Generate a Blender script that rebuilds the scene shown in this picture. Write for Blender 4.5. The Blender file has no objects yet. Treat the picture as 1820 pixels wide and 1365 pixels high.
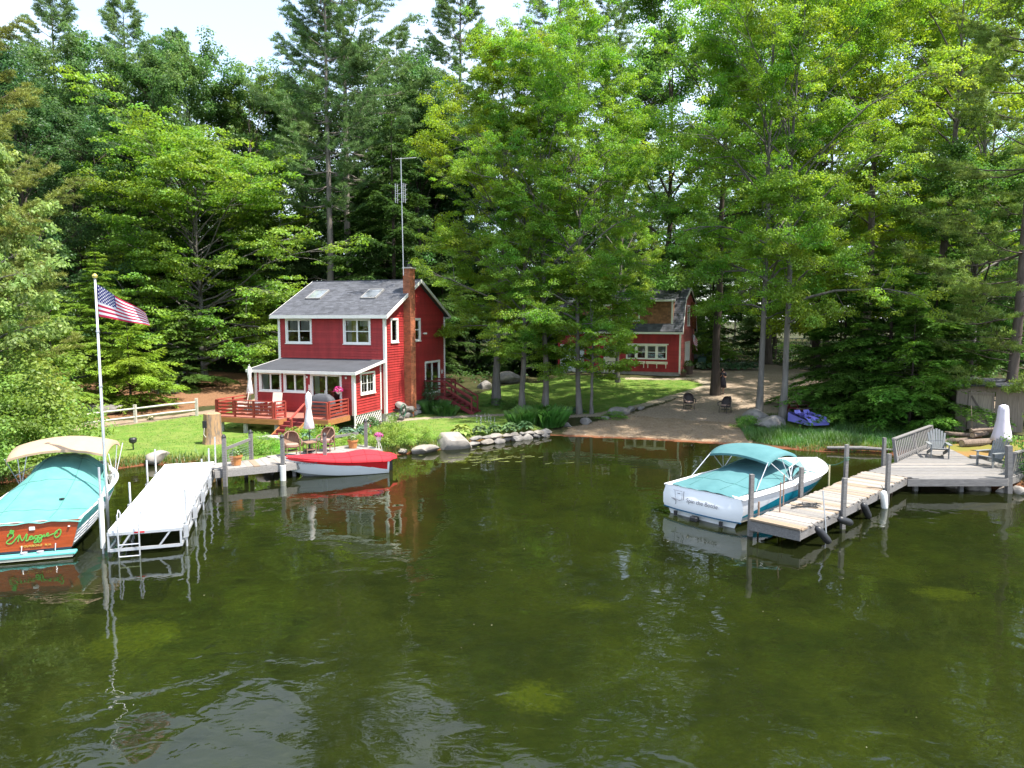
import bpy, math, random
import numpy as np
from mathutils import Vector, Matrix
R_ = math.radians
SC = bpy.context.scene
COL = SC.collection
# ------------------------------------------------------------------ camera, sky, sun, exposure
CAM_H, FPX, PITCH = 6.3, 1262.0, math.atan(116.5 / 1262.0)
cam = bpy.data.cameras.new('camera')
cam.sensor_width = 36.0
cam.lens = 36.0 * FPX / 1820.0
cam.clip_start, cam.clip_end = 0.1, 3000
cam_o = bpy.data.objects.new('camera', cam)
COL.objects.link(cam_o)
cam_o.location = (0, 0, CAM_H)
cam_o.rotation_euler = (math.pi / 2 - PITCH, 0, 0)
SC.camera = cam_o
SUN_AZ, SUN_EL = R_(112), R_(64)          # azimuth clockwise from +Y (straight ahead)
sun = bpy.data.lights.new('sun', 'SUN')
sun.energy, sun.angle, sun.color = 3.7, R_(0.6), (1.0, 0.95, 0.86)
sun_o = bpy.data.objects.new('sun', sun)
COL.objects.link(sun_o)
sd = Vector((math.sin(SUN_AZ) * math.cos(SUN_EL), math.cos(SUN_AZ) * math.cos(SUN_EL), math.sin(SUN_EL)))
sun_o.rotation_euler = sd.to_track_quat('Z', 'Y').to_euler()
W = bpy.data.worlds.new('World')
SC.world = W
W.use_nodes = True
nt = W.node_tree
nt.nodes.clear()
sky = nt.nodes.new('ShaderNodeTexSky')
sky.sky_type = 'NISHITA'
sky.sun_disc = False
sky.sun_elevation = SUN_EL
sky.sun_rotation = SUN_AZ
sky.air_density, sky.dust_density, sky.ozone_density = 1.0, 0.8, 1.0
tc = nt.nodes.new('ShaderNodeTexCoord')
mp = nt.nodes.new('ShaderNodeMapping')
mp.inputs['Scale'].default_value = (1.0, 1.0, 2.6)
nz = nt.nodes.new('ShaderNodeTexNoise')
nz.inputs['Scale'].default_value = 2.1
nz.inputs['Detail'].default_value = 7
nz.inputs['Roughness'].default_value = 0.55
rp = nt.nodes.new('ShaderNodeValToRGB')
rp.color_ramp.elements[0].position = 0.40
rp.color_ramp.elements[1].position = 0.66
rp.color_ramp.elements[0].color = (.3, .3, .3, 1)
mx = nt.nodes.new('ShaderNodeMix')
mx.data_type = 'RGBA'
mx.inputs['B'].default_value = (3.1, 3.45, 4.0, 1)
bg = nt.nodes.new('ShaderNodeBackground')
bg.inputs['Strength'].default_value = 0.15
wo = nt.nodes.new('ShaderNodeOutputWorld')
L = nt.links.new
L(tc.outputs['Generated'], mp.inputs['Vector'])
L(mp.outputs['Vector'], nz.inputs['Vector'])
L(nz.outputs['Fac'], rp.inputs['Fac'])
L(rp.outputs['Color'], mx.inputs['Factor'])
L(sky.outputs['Color'], mx.inputs['A'])
L(mx.outputs['Result'], bg.inputs['Color'])
L(bg.outputs['Background'], wo.inputs['Surface'])
vs = SC.view_settings
vs.view_transform = 'Standard'
vs.look = 'None'
vs.exposure = 1.66
vs.gamma = 1.0
vs.use_curve_mapping = False
cy = SC.cycles
cy.max_bounces, cy.diffuse_bounces, cy.glossy_bounces = 9, 6, 3
cy.transmission_bounces, cy.transparent_max_bounces = 4, 8
cy.caustics_reflective = cy.caustics_refractive = False
cy.sample_clamp_indirect = 6.0

# ------------------------------------------------------------------ helpers
def nd(nt, t, **kw):
    n = nt.nodes.new(t)
    for k, v in kw.items():
        if k in n.inputs: n.inputs[k].default_value = v
        else: setattr(n, k, v)
    return n
def rgba(c, k=1.0): return (min(1, c[0] * k), min(1, c[1] * k), min(1, c[2] * k), 1)
MATS = {}
def mat(name, col, rough=.7, var=.18, scale=3., bump=0., bscale=25., metal=0., spec=.5, island=0., stretch=(1, 1, 1), col2=None, coat=0., thr=None, alpha=None):
    """procedural surface: two tones mixed by noise, per-piece tint, fine relief"""
    if name in MATS: return MATS[name]
    m = bpy.data.materials.new(name); MATS[name] = m
    m.use_nodes = True
    t = m.node_tree; t.nodes.clear()
    out = nd(t, 'ShaderNodeOutputMaterial'); bs = nd(t, 'ShaderNodeBsdfPrincipled')
    bs.inputs['Roughness'].default_value = rough
    bs.inputs['Metallic'].default_value = metal
    bs.inputs['Specular IOR Level'].default_value = spec
    bs.inputs['Coat Weight'].default_value = coat
    t.links.new(bs.outputs[0], out.inputs[0])
    tc = nd(t, 'ShaderNodeTexCoord'); mp = nd(t, 'ShaderNodeMapping')
    mp.inputs['Scale'].default_value = stretch
    t.links.new(tc.outputs['Object'], mp.inputs[0])
    nz = nd(t, 'ShaderNodeTexNoise', Scale=scale, Detail=6.0, Roughness=.62)
    t.links.new(mp.outputs[0], nz.inputs['Vector'])
    rp = nd(t, 'ShaderNodeMapRange')
    lo, hi = thr or (.3, .7)
    rp.inputs['From Min'].default_value = lo; rp.inputs['From Max'].default_value = hi
    t.links.new(nz.outputs['Fac'], rp.inputs['Value'])
    mx = nd(t, 'ShaderNodeMix', data_type='RGBA')
    mx.inputs['A'].default_value = rgba(col, 1 - var) if col2 is None else rgba(col)
    mx.inputs['B'].default_value = rgba(col, 1 + var) if col2 is None else rgba(col2)
    t.links.new(rp.outputs[0], mx.inputs['Factor'])
    last = mx.outputs['Result']
    if island:
        g = nd(t, 'ShaderNodeNewGeometry'); mr = nd(t, 'ShaderNodeMapRange')
        mr.inputs['To Min'].default_value = 1 - island; mr.inputs['To Max'].default_value = 1 + island
        t.links.new(g.outputs['Random Per Island'], mr.inputs['Value'])
        hs = nd(t, 'ShaderNodeHueSaturation')
        t.links.new(mr.outputs[0], hs.inputs['Value']); t.links.new(last, hs.inputs['Color'])
        last = hs.outputs[0]
    t.links.new(last, bs.inputs['Base Color'])
    if bump:
        n2 = nd(t, 'ShaderNodeTexNoise', Scale=bscale, Detail=5.0)
        t.links.new(mp.outputs[0], n2.inputs['Vector'])
        b = nd(t, 'ShaderNodeBump', Strength=bump, Distance=.02)
        t.links.new(n2.outputs['Fac'], b.inputs['Height'])
        t.links.new(b.outputs[0], bs.inputs['Normal'])
    return m
def objmat(name, rough=.8, var=.2, scale=2.5, bump=.3, bscale=14., stretch=(1, 1, 1), spec=.3):
    """like mat(), its colour taken from the object's own colour so that copies of one mesh can differ"""
    m = mat(name, (.5, .5, .5), rough, var, scale, bump, bscale, stretch=stretch, spec=spec)
    t = m.node_tree
    if 'oi' in t.nodes: return m
    oi = nd(t, 'ShaderNodeObjectInfo'); oi.name = 'oi'
    mx = [n for n in t.nodes if n.type == 'MIX'][0]
    for k, s in (('A', 1 - var), ('B', 1 + var)):
        v = nd(t, 'ShaderNodeVectorMath', operation='SCALE'); v.inputs['Scale'].default_value = s
        t.links.new(oi.outputs['Color'], v.inputs[0]); t.links.new(v.outputs[0], mx.inputs[k])
    return m
def leafmat(name, trans=.5, gloss=.02, hue=.028, val=.25):
    if name in MATS: return MATS[name]
    m = bpy.data.materials.new(name); MATS[name] = m
    m.use_nodes = True
    t = m.node_tree; t.nodes.clear()
    out = nd(t, 'ShaderNodeOutputMaterial')
    oi = nd(t, 'ShaderNodeObjectInfo'); g = nd(t, 'ShaderNodeNewGeometry')
    tc = nd(t, 'ShaderNodeTexCoord'); nz = nd(t, 'ShaderNodeTexNoise', Scale=.45, Detail=3.0)
    t.links.new(tc.outputs['Object'], nz.inputs['Vector'])
    hs = nd(t, 'ShaderNodeHueSaturation')
    a = nd(t, 'ShaderNodeMapRange'); a.inputs['To Min'].default_value = 1 - val; a.inputs['To Max'].default_value = 1 + val
    t.links.new(g.outputs['Random Per Island'], a.inputs['Value'])
    b = nd(t, 'ShaderNodeMapRange'); b.inputs['From Min'].default_value = .3; b.inputs['From Max'].default_value = .7
    b.inputs['To Min'].default_value = .5 - hue; b.inputs['To Max'].default_value = .5 + hue
    t.links.new(nz.outputs['Fac'], b.inputs['Value'])
    n3 = nd(t, 'ShaderNodeTexNoise', Scale=.8, Detail=2.0); t.links.new(tc.outputs['Object'], n3.inputs['Vector'])
    c = nd(t, 'ShaderNodeMapRange'); c.inputs['From Min'].default_value = .32; c.inputs['From Max'].default_value = .68; c.inputs['To Min'].default_value = .72; c.inputs['To Max'].default_value = 1.3
    t.links.new(n3.outputs['Fac'], c.inputs['Value'])
    vm = nd(t, 'ShaderNodeMath', operation='MULTIPLY'); t.links.new(a.outputs[0], vm.inputs[0]); t.links.new(c.outputs[0], vm.inputs[1])
    t.links.new(vm.outputs[0], hs.inputs['Value']); t.links.new(b.outputs[0], hs.inputs['Hue'])
    t.links.new(oi.outputs['Color'], hs.inputs['Color'])
    df = nd(t, 'ShaderNodeBsdfDiffuse'); tr = nd(t, 'ShaderNodeBsdfTranslucent')
    h2 = nd(t, 'ShaderNodeHueSaturation'); h2.inputs['Hue'].default_value = .488; h2.inputs['Saturation'].default_value = 1.1; h2.inputs['Value'].default_value = 1.3
    t.links.new(hs.outputs[0], df.inputs[0]); t.links.new(hs.outputs[0], h2.inputs['Color']); t.links.new(h2.outputs[0], tr.inputs[0])
    mx = nd(t, 'ShaderNodeMixShader'); mx.inputs[0].default_value = trans
    t.links.new(df.outputs[0], mx.inputs[1]); t.links.new(tr.outputs[0], mx.inputs[2])
    gl = nd(t, 'ShaderNodeBsdfGlossy', Roughness=.5)
    m2 = nd(t, 'ShaderNodeMixShader'); m2.inputs[0].default_value = gloss
    t.links.new(mx.outputs[0], m2.inputs[1]); t.links.new(gl.outputs[0], m2.inputs[2])
    t.links.new(m2.outputs[0], out.inputs[0])
    return m
def new_mesh(name, V, F):
    me = bpy.data.meshes.new(name)
    V = np.asarray(V, np.float32)
    if isinstance(F, np.ndarray):
        n, k = F.shape
        me.vertices.add(len(V)); me.vertices.foreach_set('co', V.ravel())
        me.loops.add(n * k); me.loops.foreach_set('vertex_index', F.astype(np.int32).ravel())
        me.polygons.add(n); me.polygons.foreach_set('loop_start', np.arange(0, n * k, k, dtype=np.int32))
        me.update(calc_edges=True)
    else:
        me.from_pydata([tuple(v) for v in V.tolist()], [], F); me.update()
    return me
def tag(o, label=None, cat=None, group=None, kind=None, color=None):
    if label: o['label'] = label
    if cat: o['category'] = cat
    if group: o['group'] = group
    if kind: o['kind'] = kind
    if color: o.color = (*color, 1)
    return o
def link(name, me, m=None, parent=None, loc=None, rz=None, smooth=False):
    o = bpy.data.objects.new(name, me); COL.objects.link(o)
    if m is not None and not me.materials: me.materials.append(m)
    if smooth: me.polygons.foreach_set('use_smooth', [True] * len(me.polygons))
    if parent is not None: o.parent = parent
    if loc is not None: o.location = loc
    if rz is not None: o.rotation_euler = (0, 0, rz)
    return o
def empty(name, loc, rz=0., label=None, cat=None, group=None, scale=None):
    o = bpy.data.objects.new(name, None); COL.objects.link(o)
    o.location = loc; o.rotation_euler = (0, 0, rz); o.empty_display_size = .3
    if scale is not None: o.scale = (scale, scale, scale) if isinstance(scale, (int, float)) else scale
    return tag(o, label, cat, group)
def dup(root, loc, rz=0., label=None, group=None, scale=None):
    """copy of a thing with copies of its parts and sub-parts; meshes shared"""
    r = root.copy(); COL.objects.link(r); r.location = loc; r.rotation_euler = (0, 0, rz)
    if label: r['label'] = label
    if group: r['group'] = group
    if scale is not None: r.scale = (scale, scale, scale) if isinstance(scale, (int, float)) else scale
    for ch in list(root.children):
        c = ch.copy(); COL.objects.link(c); c.parent = r
        for g in list(ch.children):
            d = g.copy(); COL.objects.link(d); d.parent = c
    return r
class MB:
    """collects boxes, bars, tubes, lathes; build() links them as ONE mesh object"""
    def __init__(s): s.v, s.f = [], []
    def add(s, vs, fs):
        b = len(s.v); s.v += [tuple(v) for v in vs]; s.f += [tuple(b + i for i in f) for f in fs]; return s
    def box(s, c, d, rz=0., rx=0., ry=0., taper=1.0):
        x, y, z = d[0] / 2, d[1] / 2, d[2] / 2
        k = taper
        P = [(-x, -y, -z), (x, -y, -z), (x, y, -z), (-x, y, -z), (-x * k, -y * k, z), (x * k, -y * k, z), (x * k, y * k, z), (-x * k, y * k, z)]
        M = Matrix.Translation(c) @ Matrix.Rotation(rz, 4, 'Z') @ Matrix.Rotation(ry, 4, 'Y') @ Matrix.Rotation(rx, 4, 'X')
        return s.add([M @ Vector(p) for p in P], [(0, 3, 2, 1), (4, 5, 6, 7), (0, 1, 5, 4), (1, 2, 6, 5), (2, 3, 7, 6), (3, 0, 4, 7)])
    def b(s, x0, x1, y0, y1, z0, z1): return s.box(((x0 + x1) / 2, (y0 + y1) / 2, (z0 + z1) / 2), (abs(x1 - x0), abs(y1 - y0), abs(z1 - z0)))
    def bar(s, a, c, w, h, up=(0, 0, 1)):
        a, c = Vector(a), Vector(c); d = c - a; l = d.length; d.normalize()
        u = Vector(up); x = d.cross(u)
        if x.length < 1e-4: x = d.cross(Vector((0, 1, 0)))
        x.normalize(); u = x.cross(d)
        P = []
        for e in (a, c):
            for i, j in ((-1, -1), (1, -1), (1, 1), (-1, 1)): P.append(e + x * (i * w / 2) + u * (j * h / 2))
        return s.add(P, [(0, 3, 2, 1), (4, 5, 6, 7), (0, 1, 5, 4), (1, 2, 6, 5), (2, 3, 7, 6), (3, 0, 4, 7)])
    def tube(s, pts, r, n=8, caps=True):
        pts = [Vector(p) for p in pts]
        rs = r if isinstance(r, (list, tuple)) else [r] * len(pts)
        ring = []
        ref = Vector((0, 0, 1))
        t0 = (pts[-1] - pts[0]).normalized()
        if abs(t0.z) > .9: ref = Vector((0, 1, 0))
        b = len(s.v)
        for i, p in enumerate(pts):
            t = (pts[min(i + 1, len(pts) - 1)] - pts[max(i - 1, 0)]).normalized()
            x = t.cross(ref)
            if x.length < 1e-3: x = t.cross(Vector((1, 0, 0)))
            x.normalize(); y = x.cross(t)
            for k in range(n):
                a = 2 * math.pi * k / n
                s.v.append(tuple(p + x * (math.cos(a) * rs[i]) + y * (math.sin(a) * rs[i])))
        for i in range(len(pts) - 1):
            for k in range(n):
                k2 = (k + 1) % n
                s.f.append((b + i * n + k, b + i * n + k2, b + (i + 1) * n + k2, b + (i + 1) * n + k))
        if caps:
            s.f.append(tuple(b + k for k in range(n))[::-1]); s.f.append(tuple(b + (len(pts) - 1) * n + k for k in range(n)))
        return s
    def lathe(s, prof, c=(0, 0, 0), n=12, sx=1., sy=1., wob=None):
        b = len(s.v)
        for i, (r, z) in enumerate(prof):
            for k in range(n):
                a = 2 * math.pi * k / n
                rr = r * (wob(k, i) if wob else 1)
                s.v.append((c[0] + rr * math.cos(a) * sx, c[1] + rr * math.sin(a) * sy, c[2] + z))
        for i in range(len(prof) - 1):
            for k in range(n):
                k2 = (k + 1) % n
                s.f.append((b + i * n + k, b + i * n + k2, b + (i + 1) * n + k2, b + (i + 1) * n + k))
        s.f.append(tuple(b + k for k in range(n))[::-1]); s.f.append(tuple(b + (len(prof) - 1) * n + k for k in range(n)))
        return s
    def prism(s, poly, z0, z1):
        n = len(poly)
        return s.add([(x, y, z0) for x, y in poly] + [(x, y, z1) for x, y in poly],
                     [tuple(range(n))[::-1], tuple(range(n, 2 * n))] + [(i, (i + 1) % n, n + (i + 1) % n, n + i) for i in range(n)])
    def quad(s, *p): return s.add(p, [tuple(range(len(p)))])
    def grid(s, P):
        """P: rows of points"""
        b = len(s.v); nr, nc = len(P), len(P[0])
        for r in P: s.v += [tuple(p) for p in r]
        for i in range(nr - 1):
            for j in range(nc - 1): s.f.append((b + i * nc + j, b + i * nc + j + 1, b + (i + 1) * nc + j + 1, b + (i + 1) * nc + j))
        return s
    def build(s, name, m, parent=None, loc=None, rz=None, smooth=False, bevel=0., kind=None, label=None, color=None, auto=None):
        me = bpy.data.meshes.new(name); me.from_pydata(s.v, [], s.f); me.update()
        o = link(name, me, m, parent, loc, rz, smooth)
        if auto is not None:
            me.polygons.foreach_set('use_smooth', [True] * len(me.polygons)); me.set_sharp_from_angle(angle=R_(auto))
        if bevel:
            md = o.modifiers.new('bevel', 'BEVEL'); md.width = bevel; md.segments = 1; md.limit_method = 'ANGLE'
        tag(o, label, kind=kind, color=color)
        return o
def rock_mesh(seed, rx, ry, rz, sub=2, rough=.22, flat=0.):
    """irregular faceted stone"""
    import bmesh
    bm = bmesh.new(); bmesh.ops.create_icosphere(bm, subdivisions=sub, radius=1)
    rs = np.random.RandomState(seed)
    pl = rs.normal(size=(9, 3)); pl /= np.linalg.norm(pl, axis=1)[:, None]; dd = rs.uniform(.50, .88, 9)
    w = rs.normal(size=(4, 3)) * 2.2; ph = rs.uniform(0, 6, 4)
    for v in bm.verts:
        p = np.array(v.co)
        for n_, d_ in zip(pl, dd):
            e = p @ n_ - d_
            if e > 0: p = p - n_ * e * .94
        p = p * (1 + rough * .25 * sum(math.sin(p @ w[i] * 1.6 + ph[i]) for i in range(4)) / 2)
        if flat: p[2] = np.sign(p[2]) * min(abs(p[2]), 1 - flat)
        v.co = (p[0] * rx, p[1] * ry, p[2] * rz)
    me = bpy.data.meshes.new('stone'); bm.to_mesh(me); bm.free()
    for p in me.polygons: p.use_smooth = True
    me.set_sharp_from_angle(angle=R_(38))
    return me
# ------------------------------------------------------------------ terrain
SHORE = np.array([(-900, 34), (-120, 34), (-45, 29), (-28, 26), (-20, 26.5), (-17.2, 28.6), (-15.8, 30.2), (-13.4, 30.0), (-11.6, 28.6), (-9.5, 29.2), (-7.2, 31.0),
    (-5.0, 32.6), (-3.0, 34.1), (1.4, 37.8), (2.7, 37.6), (7.0, 36.5), (11.2, 34.9), (14.4, 33.3), (17.4, 32.8), (18.6, 30.6), (17.8, 27.2), (17.4, 26.0), (19.0, 25.2),
    (22, 24.6), (30, 23), (60, 20), (200, 10), (900, -40)], float)
def seg_dist(px, py, P, closed=False):
    best = np.full(px.shape, 1e9)
    n = len(P)
    for i in range(n if closed else n - 1):
        a, b = P[i], P[(i + 1) % n]
        dx, dy = b - a
        t = np.clip(((px - a[0]) * dx + (py - a[1]) * dy) / (dx * dx + dy * dy + 1e-9), 0, 1)
        best = np.minimum(best, np.hypot(px - a[0] - t * dx, py - a[1] - t * dy))
    return best
def inside(px, py, P):
    r = np.zeros(px.shape, bool)
    n = len(P); j = n - 1
    for i in range(n):
        c = ((P[i][1] > py) != (P[j][1] > py)) & (px < (P[j][0] - P[i][0]) * (py - P[i][1]) / (P[j][1] - P[i][1] + 1e-12) + P[i][0])
        r ^= c; j = i
    return r
LAND = np.vstack([SHORE, [(900, 900), (-900, 900)]])
def sm(a, b, x):
    t = np.clip((x - a) / (b - a), 0, 1); return t * t * (3 - 2 * t)
def shore_d(x, y):
    d = seg_dist(x, y, SHORE)
    return np.where(inside(x, y, LAND), d, -d)
def terrain(x, y):
    x = np.asarray(x, float); y = np.asarray(y, float)
    d = shore_d(x, y)
    b = sm(-0.5, 4.0, x) * (1 - sm(14.5, 18, x))
    b2 = sm(-1, 6.0, x) * (1 - sm(22, 30, x))
    edge = sm(1.0, 2.2, x) * (1 - sm(12.5, 15.5, x))
    D = np.clip(d, 0, 110)
    h = (1 - edge) * .42 * sm(0, .75, D)
    hl = .05 * np.maximum(D - 7, 0); hl = np.minimum(hl, 1.1) + .014 * np.maximum(D - 29, 0)
    hb = .083 * np.minimum(D, 22) + .012 * np.maximum(D - 22, 0) - (1 - edge) * .3 * sm(0, .75, D)
    h = h + hl * (1 - b2) + np.maximum(hb, 0) * b2
    h = h + .05 * np.sin(x * .55 + 1.3) * np.sin(y * .43) * sm(1, 6, D) * .8
    h = h + .5 * np.sin(x * .09) * np.cos(y * .07 + x * .03) * sm(30, 60, D) + sm(-18, -40, x) * .05 * np.maximum(D - 12, 0)
    dep = -.02 - 1.55 * (1 - np.exp(-np.maximum(-d, 0) / (3.2 + 2.5 * edge))) - .1 * (1 - edge) * sm(0, .4, -d)
    dep = dep + .18 * np.sin(x * .9) * np.sin(y * .8 + x * .3) * sm(1, 5, -d)
    return np.where(d > 0, h, dep)
def th(x, y): return float(terrain(np.array([x]), np.array([y]))[0])
def ray(u, v):
    xc, yc = (u - 910) / FPX, -(v - 682.5) / FPX
    return np.array([xc, math.cos(PITCH) + yc * math.sin(PITCH), -math.sin(PITCH) + yc * math.cos(PITCH)])
def at(u, v, h):
    d = ray(u, v); t = (h - CAM_H) / d[2]
    return Vector((d[0] * t, d[1] * t, h))
def gp(u, v):
    """where the sight line of a photo pixel meets the ground"""
    d = ray(u, v); t = np.linspace(12, 130, 3000)
    x, y, z = d[0] * t, d[1] * t, CAM_H + d[2] * t
    k = np.argmax(z < np.maximum(terrain(x, y), 0))
    return Vector((x[k], y[k], float(terrain(x[k:k + 1], y[k:k + 1])[0])))
def col_at(u, Y):
    """ground point at depth Y in the photo column u (far enough for the tilt not to matter)"""
    x = (u - 910) / FPX * (Y * math.cos(PITCH) + 4.5 * math.sin(PITCH))
    return Vector((x, Y, th(x, Y)))
def poly_px(pts): return np.array([tuple(gp(u, v)[:2]) for u, v in pts])
Z_BEACH = poly_px([(985, 777), (1100, 787), (1310, 800), (1335, 778), (1322, 752), (1400, 735), (1290, 703), (1190, 714), (1115, 738), (1060, 748), (1010, 760)])
Z_BEACH[:3, 1] -= 2.5
Z_DRIVE = np.vstack([poly_px([(1115, 738), (1190, 714), (1255, 690), (1266, 682), (1236, 670), (1208, 669)]), [(13.5, 58.5), (17, 64), (24, 66), (34, 62), (38, 52), (30, 42), (22, 38.5), (17, 38.5), (15.5, 40.5)], poly_px([(1322, 752)])])
Z_LAWNR = np.vstack([[(-2.5, 44), (-3, 50), (-1, 56)], poly_px([(1000, 668), (1100, 672), (1200, 673), (1257, 683), (1200, 702), (1120, 724), (1060, 736), (1000, 738)]), [(1.5, 41), (0, 38.5)]])
Z_LAWNL = np.array([(-30, 31), (-24, 33), (-22, 37), (-19.5, 40), (-17.5, 42.5), (-14, 44), (-7, 44), (-4, 47), (-1, 47), (2.5, 42.5), (2.3, 40), (1.6, 37.6), (-3, 33.6), (-7, 30.8), (-9.5, 29), (-12, 28.4), (-13.4, 29.8), (-16, 30), (-18, 28), (-24, 26)], float)
Z_PATHL = np.array([(-60, 30), (-28, 34.5), (-23, 38.5), (-20.2, 41), (-17.6, 44), (-17.2, 50), (-20, 58), (-24, 64), (-20, 68), (-14, 62), (-13, 54), (-13.6, 47), (-15.2, 43.8), (-18, 41), (-21, 37.8), (-25, 33.5), (-60, 26)], float)
Z_MULCH = np.array([(-40, 36), (-28, 36), (-23, 40), (-20, 43), (-18, 47), (-19, 55), (-21, 60), (-26, 60), (-30, 52), (-34, 44)], float)
Z_PINE = np.array([(19.0, 30.5), (19.8, 32.8), (21, 33.6), (24, 33), (28, 32), (28, 27.5), (22, 27.4)], float)
Z_TALL = np.vstack([poly_px([(1318, 748), (1345, 742)]), [(16, 40), (22, 38.5), (22, 34), (19.2, 32.2), (17.6, 33), (14.2, 33.7)], poly_px([(1338, 782)])])
PATHLINE = np.vstack([poly_px([(560, 766), (640, 757), (700, 748), (770, 743), (850, 739), (905, 737), (960, 739), (1000, 740), (1060, 738), (1120, 726), (1200, 704), (1262, 684), (1236, 671), (1120, 673)])])
def sdf(x, y, P):
    d = seg_dist(x, y, P, True)
    return np.where(inside(x, y, P), d, -d)
def axis(segs):
    out = []
    for a, b, s in segs: out += list(np.arange(a, b, s))
    return np.array(out + [segs[-1][1]])
gx = axis([(-900, -200, 100), (-200, -60, 14), (-60, -32, 2), (-32, 32, .4), (32, 60, 2), (60, 200, 14), (200, 900, 100)])
gy = axis([(-400, -60, 60), (-60, 8, 6), (8, 24, .5), (24, 68, .4), (68, 110, 2), (110, 200, 12), (200, 900, 100)])
GX, GY = np.meshgrid(gx, gy)
px, py = GX.ravel(), GY.ravel()
pz = terrain(px, py)
rs0 = np.random.RandomState(5)
pz = pz + np.where(pz > .3, rs0.normal(size=pz.shape) * .012, 0)
masks = {'lawn': np.maximum(sdf(px, py, Z_LAWNR), sdf(px, py, Z_LAWNL)), 'beach': sdf(px, py, Z_BEACH), 'drive': sdf(px, py, Z_DRIVE),
         'mulch': sdf(px, py, Z_MULCH), 'pathl': sdf(px, py, Z_PATHL), 'pine': sdf(px, py, Z_PINE), 'tall': sdf(px, py, Z_TALL), 'walk': .42 - seg_dist(px, py, PATHLINE), 'shore': shore_d(px, py),
         'spot': np.max([r - np.hypot((px - x) * .8, py - y) for x, y, r in ((.48, 14.4, .55), (2.1, 18.6, .42), (-9.3, 16.8, .9), (11.9, 18.9, .6))], 0)}
nx, ny = len(gx), len(gy)
ii, jj = np.meshgrid(np.arange(nx - 1), np.arange(ny - 1))
q = (jj * nx + ii).ravel()
quads = np.stack([q, q + 1, q + nx + 1, q + nx], 1)
cen = {k: v[quads].mean(1) for k, v in masks.items()}
zone = np.full(len(quads), 0)
for i, k in enumerate(['mulch', 'tall', 'pine', 'pathl', 'lawn', 'beach', 'drive', 'walk']): zone[cen[k] > 0] = i + 1
zone[cen['shore'] < 0] = 9
NAMES = ['forest_floor', 'mulch_bed', 'grassy_bank', 'needle_ground', 'path', 'lawn', 'beach', 'driveway', 'footpath', 'lake_bed']

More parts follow.
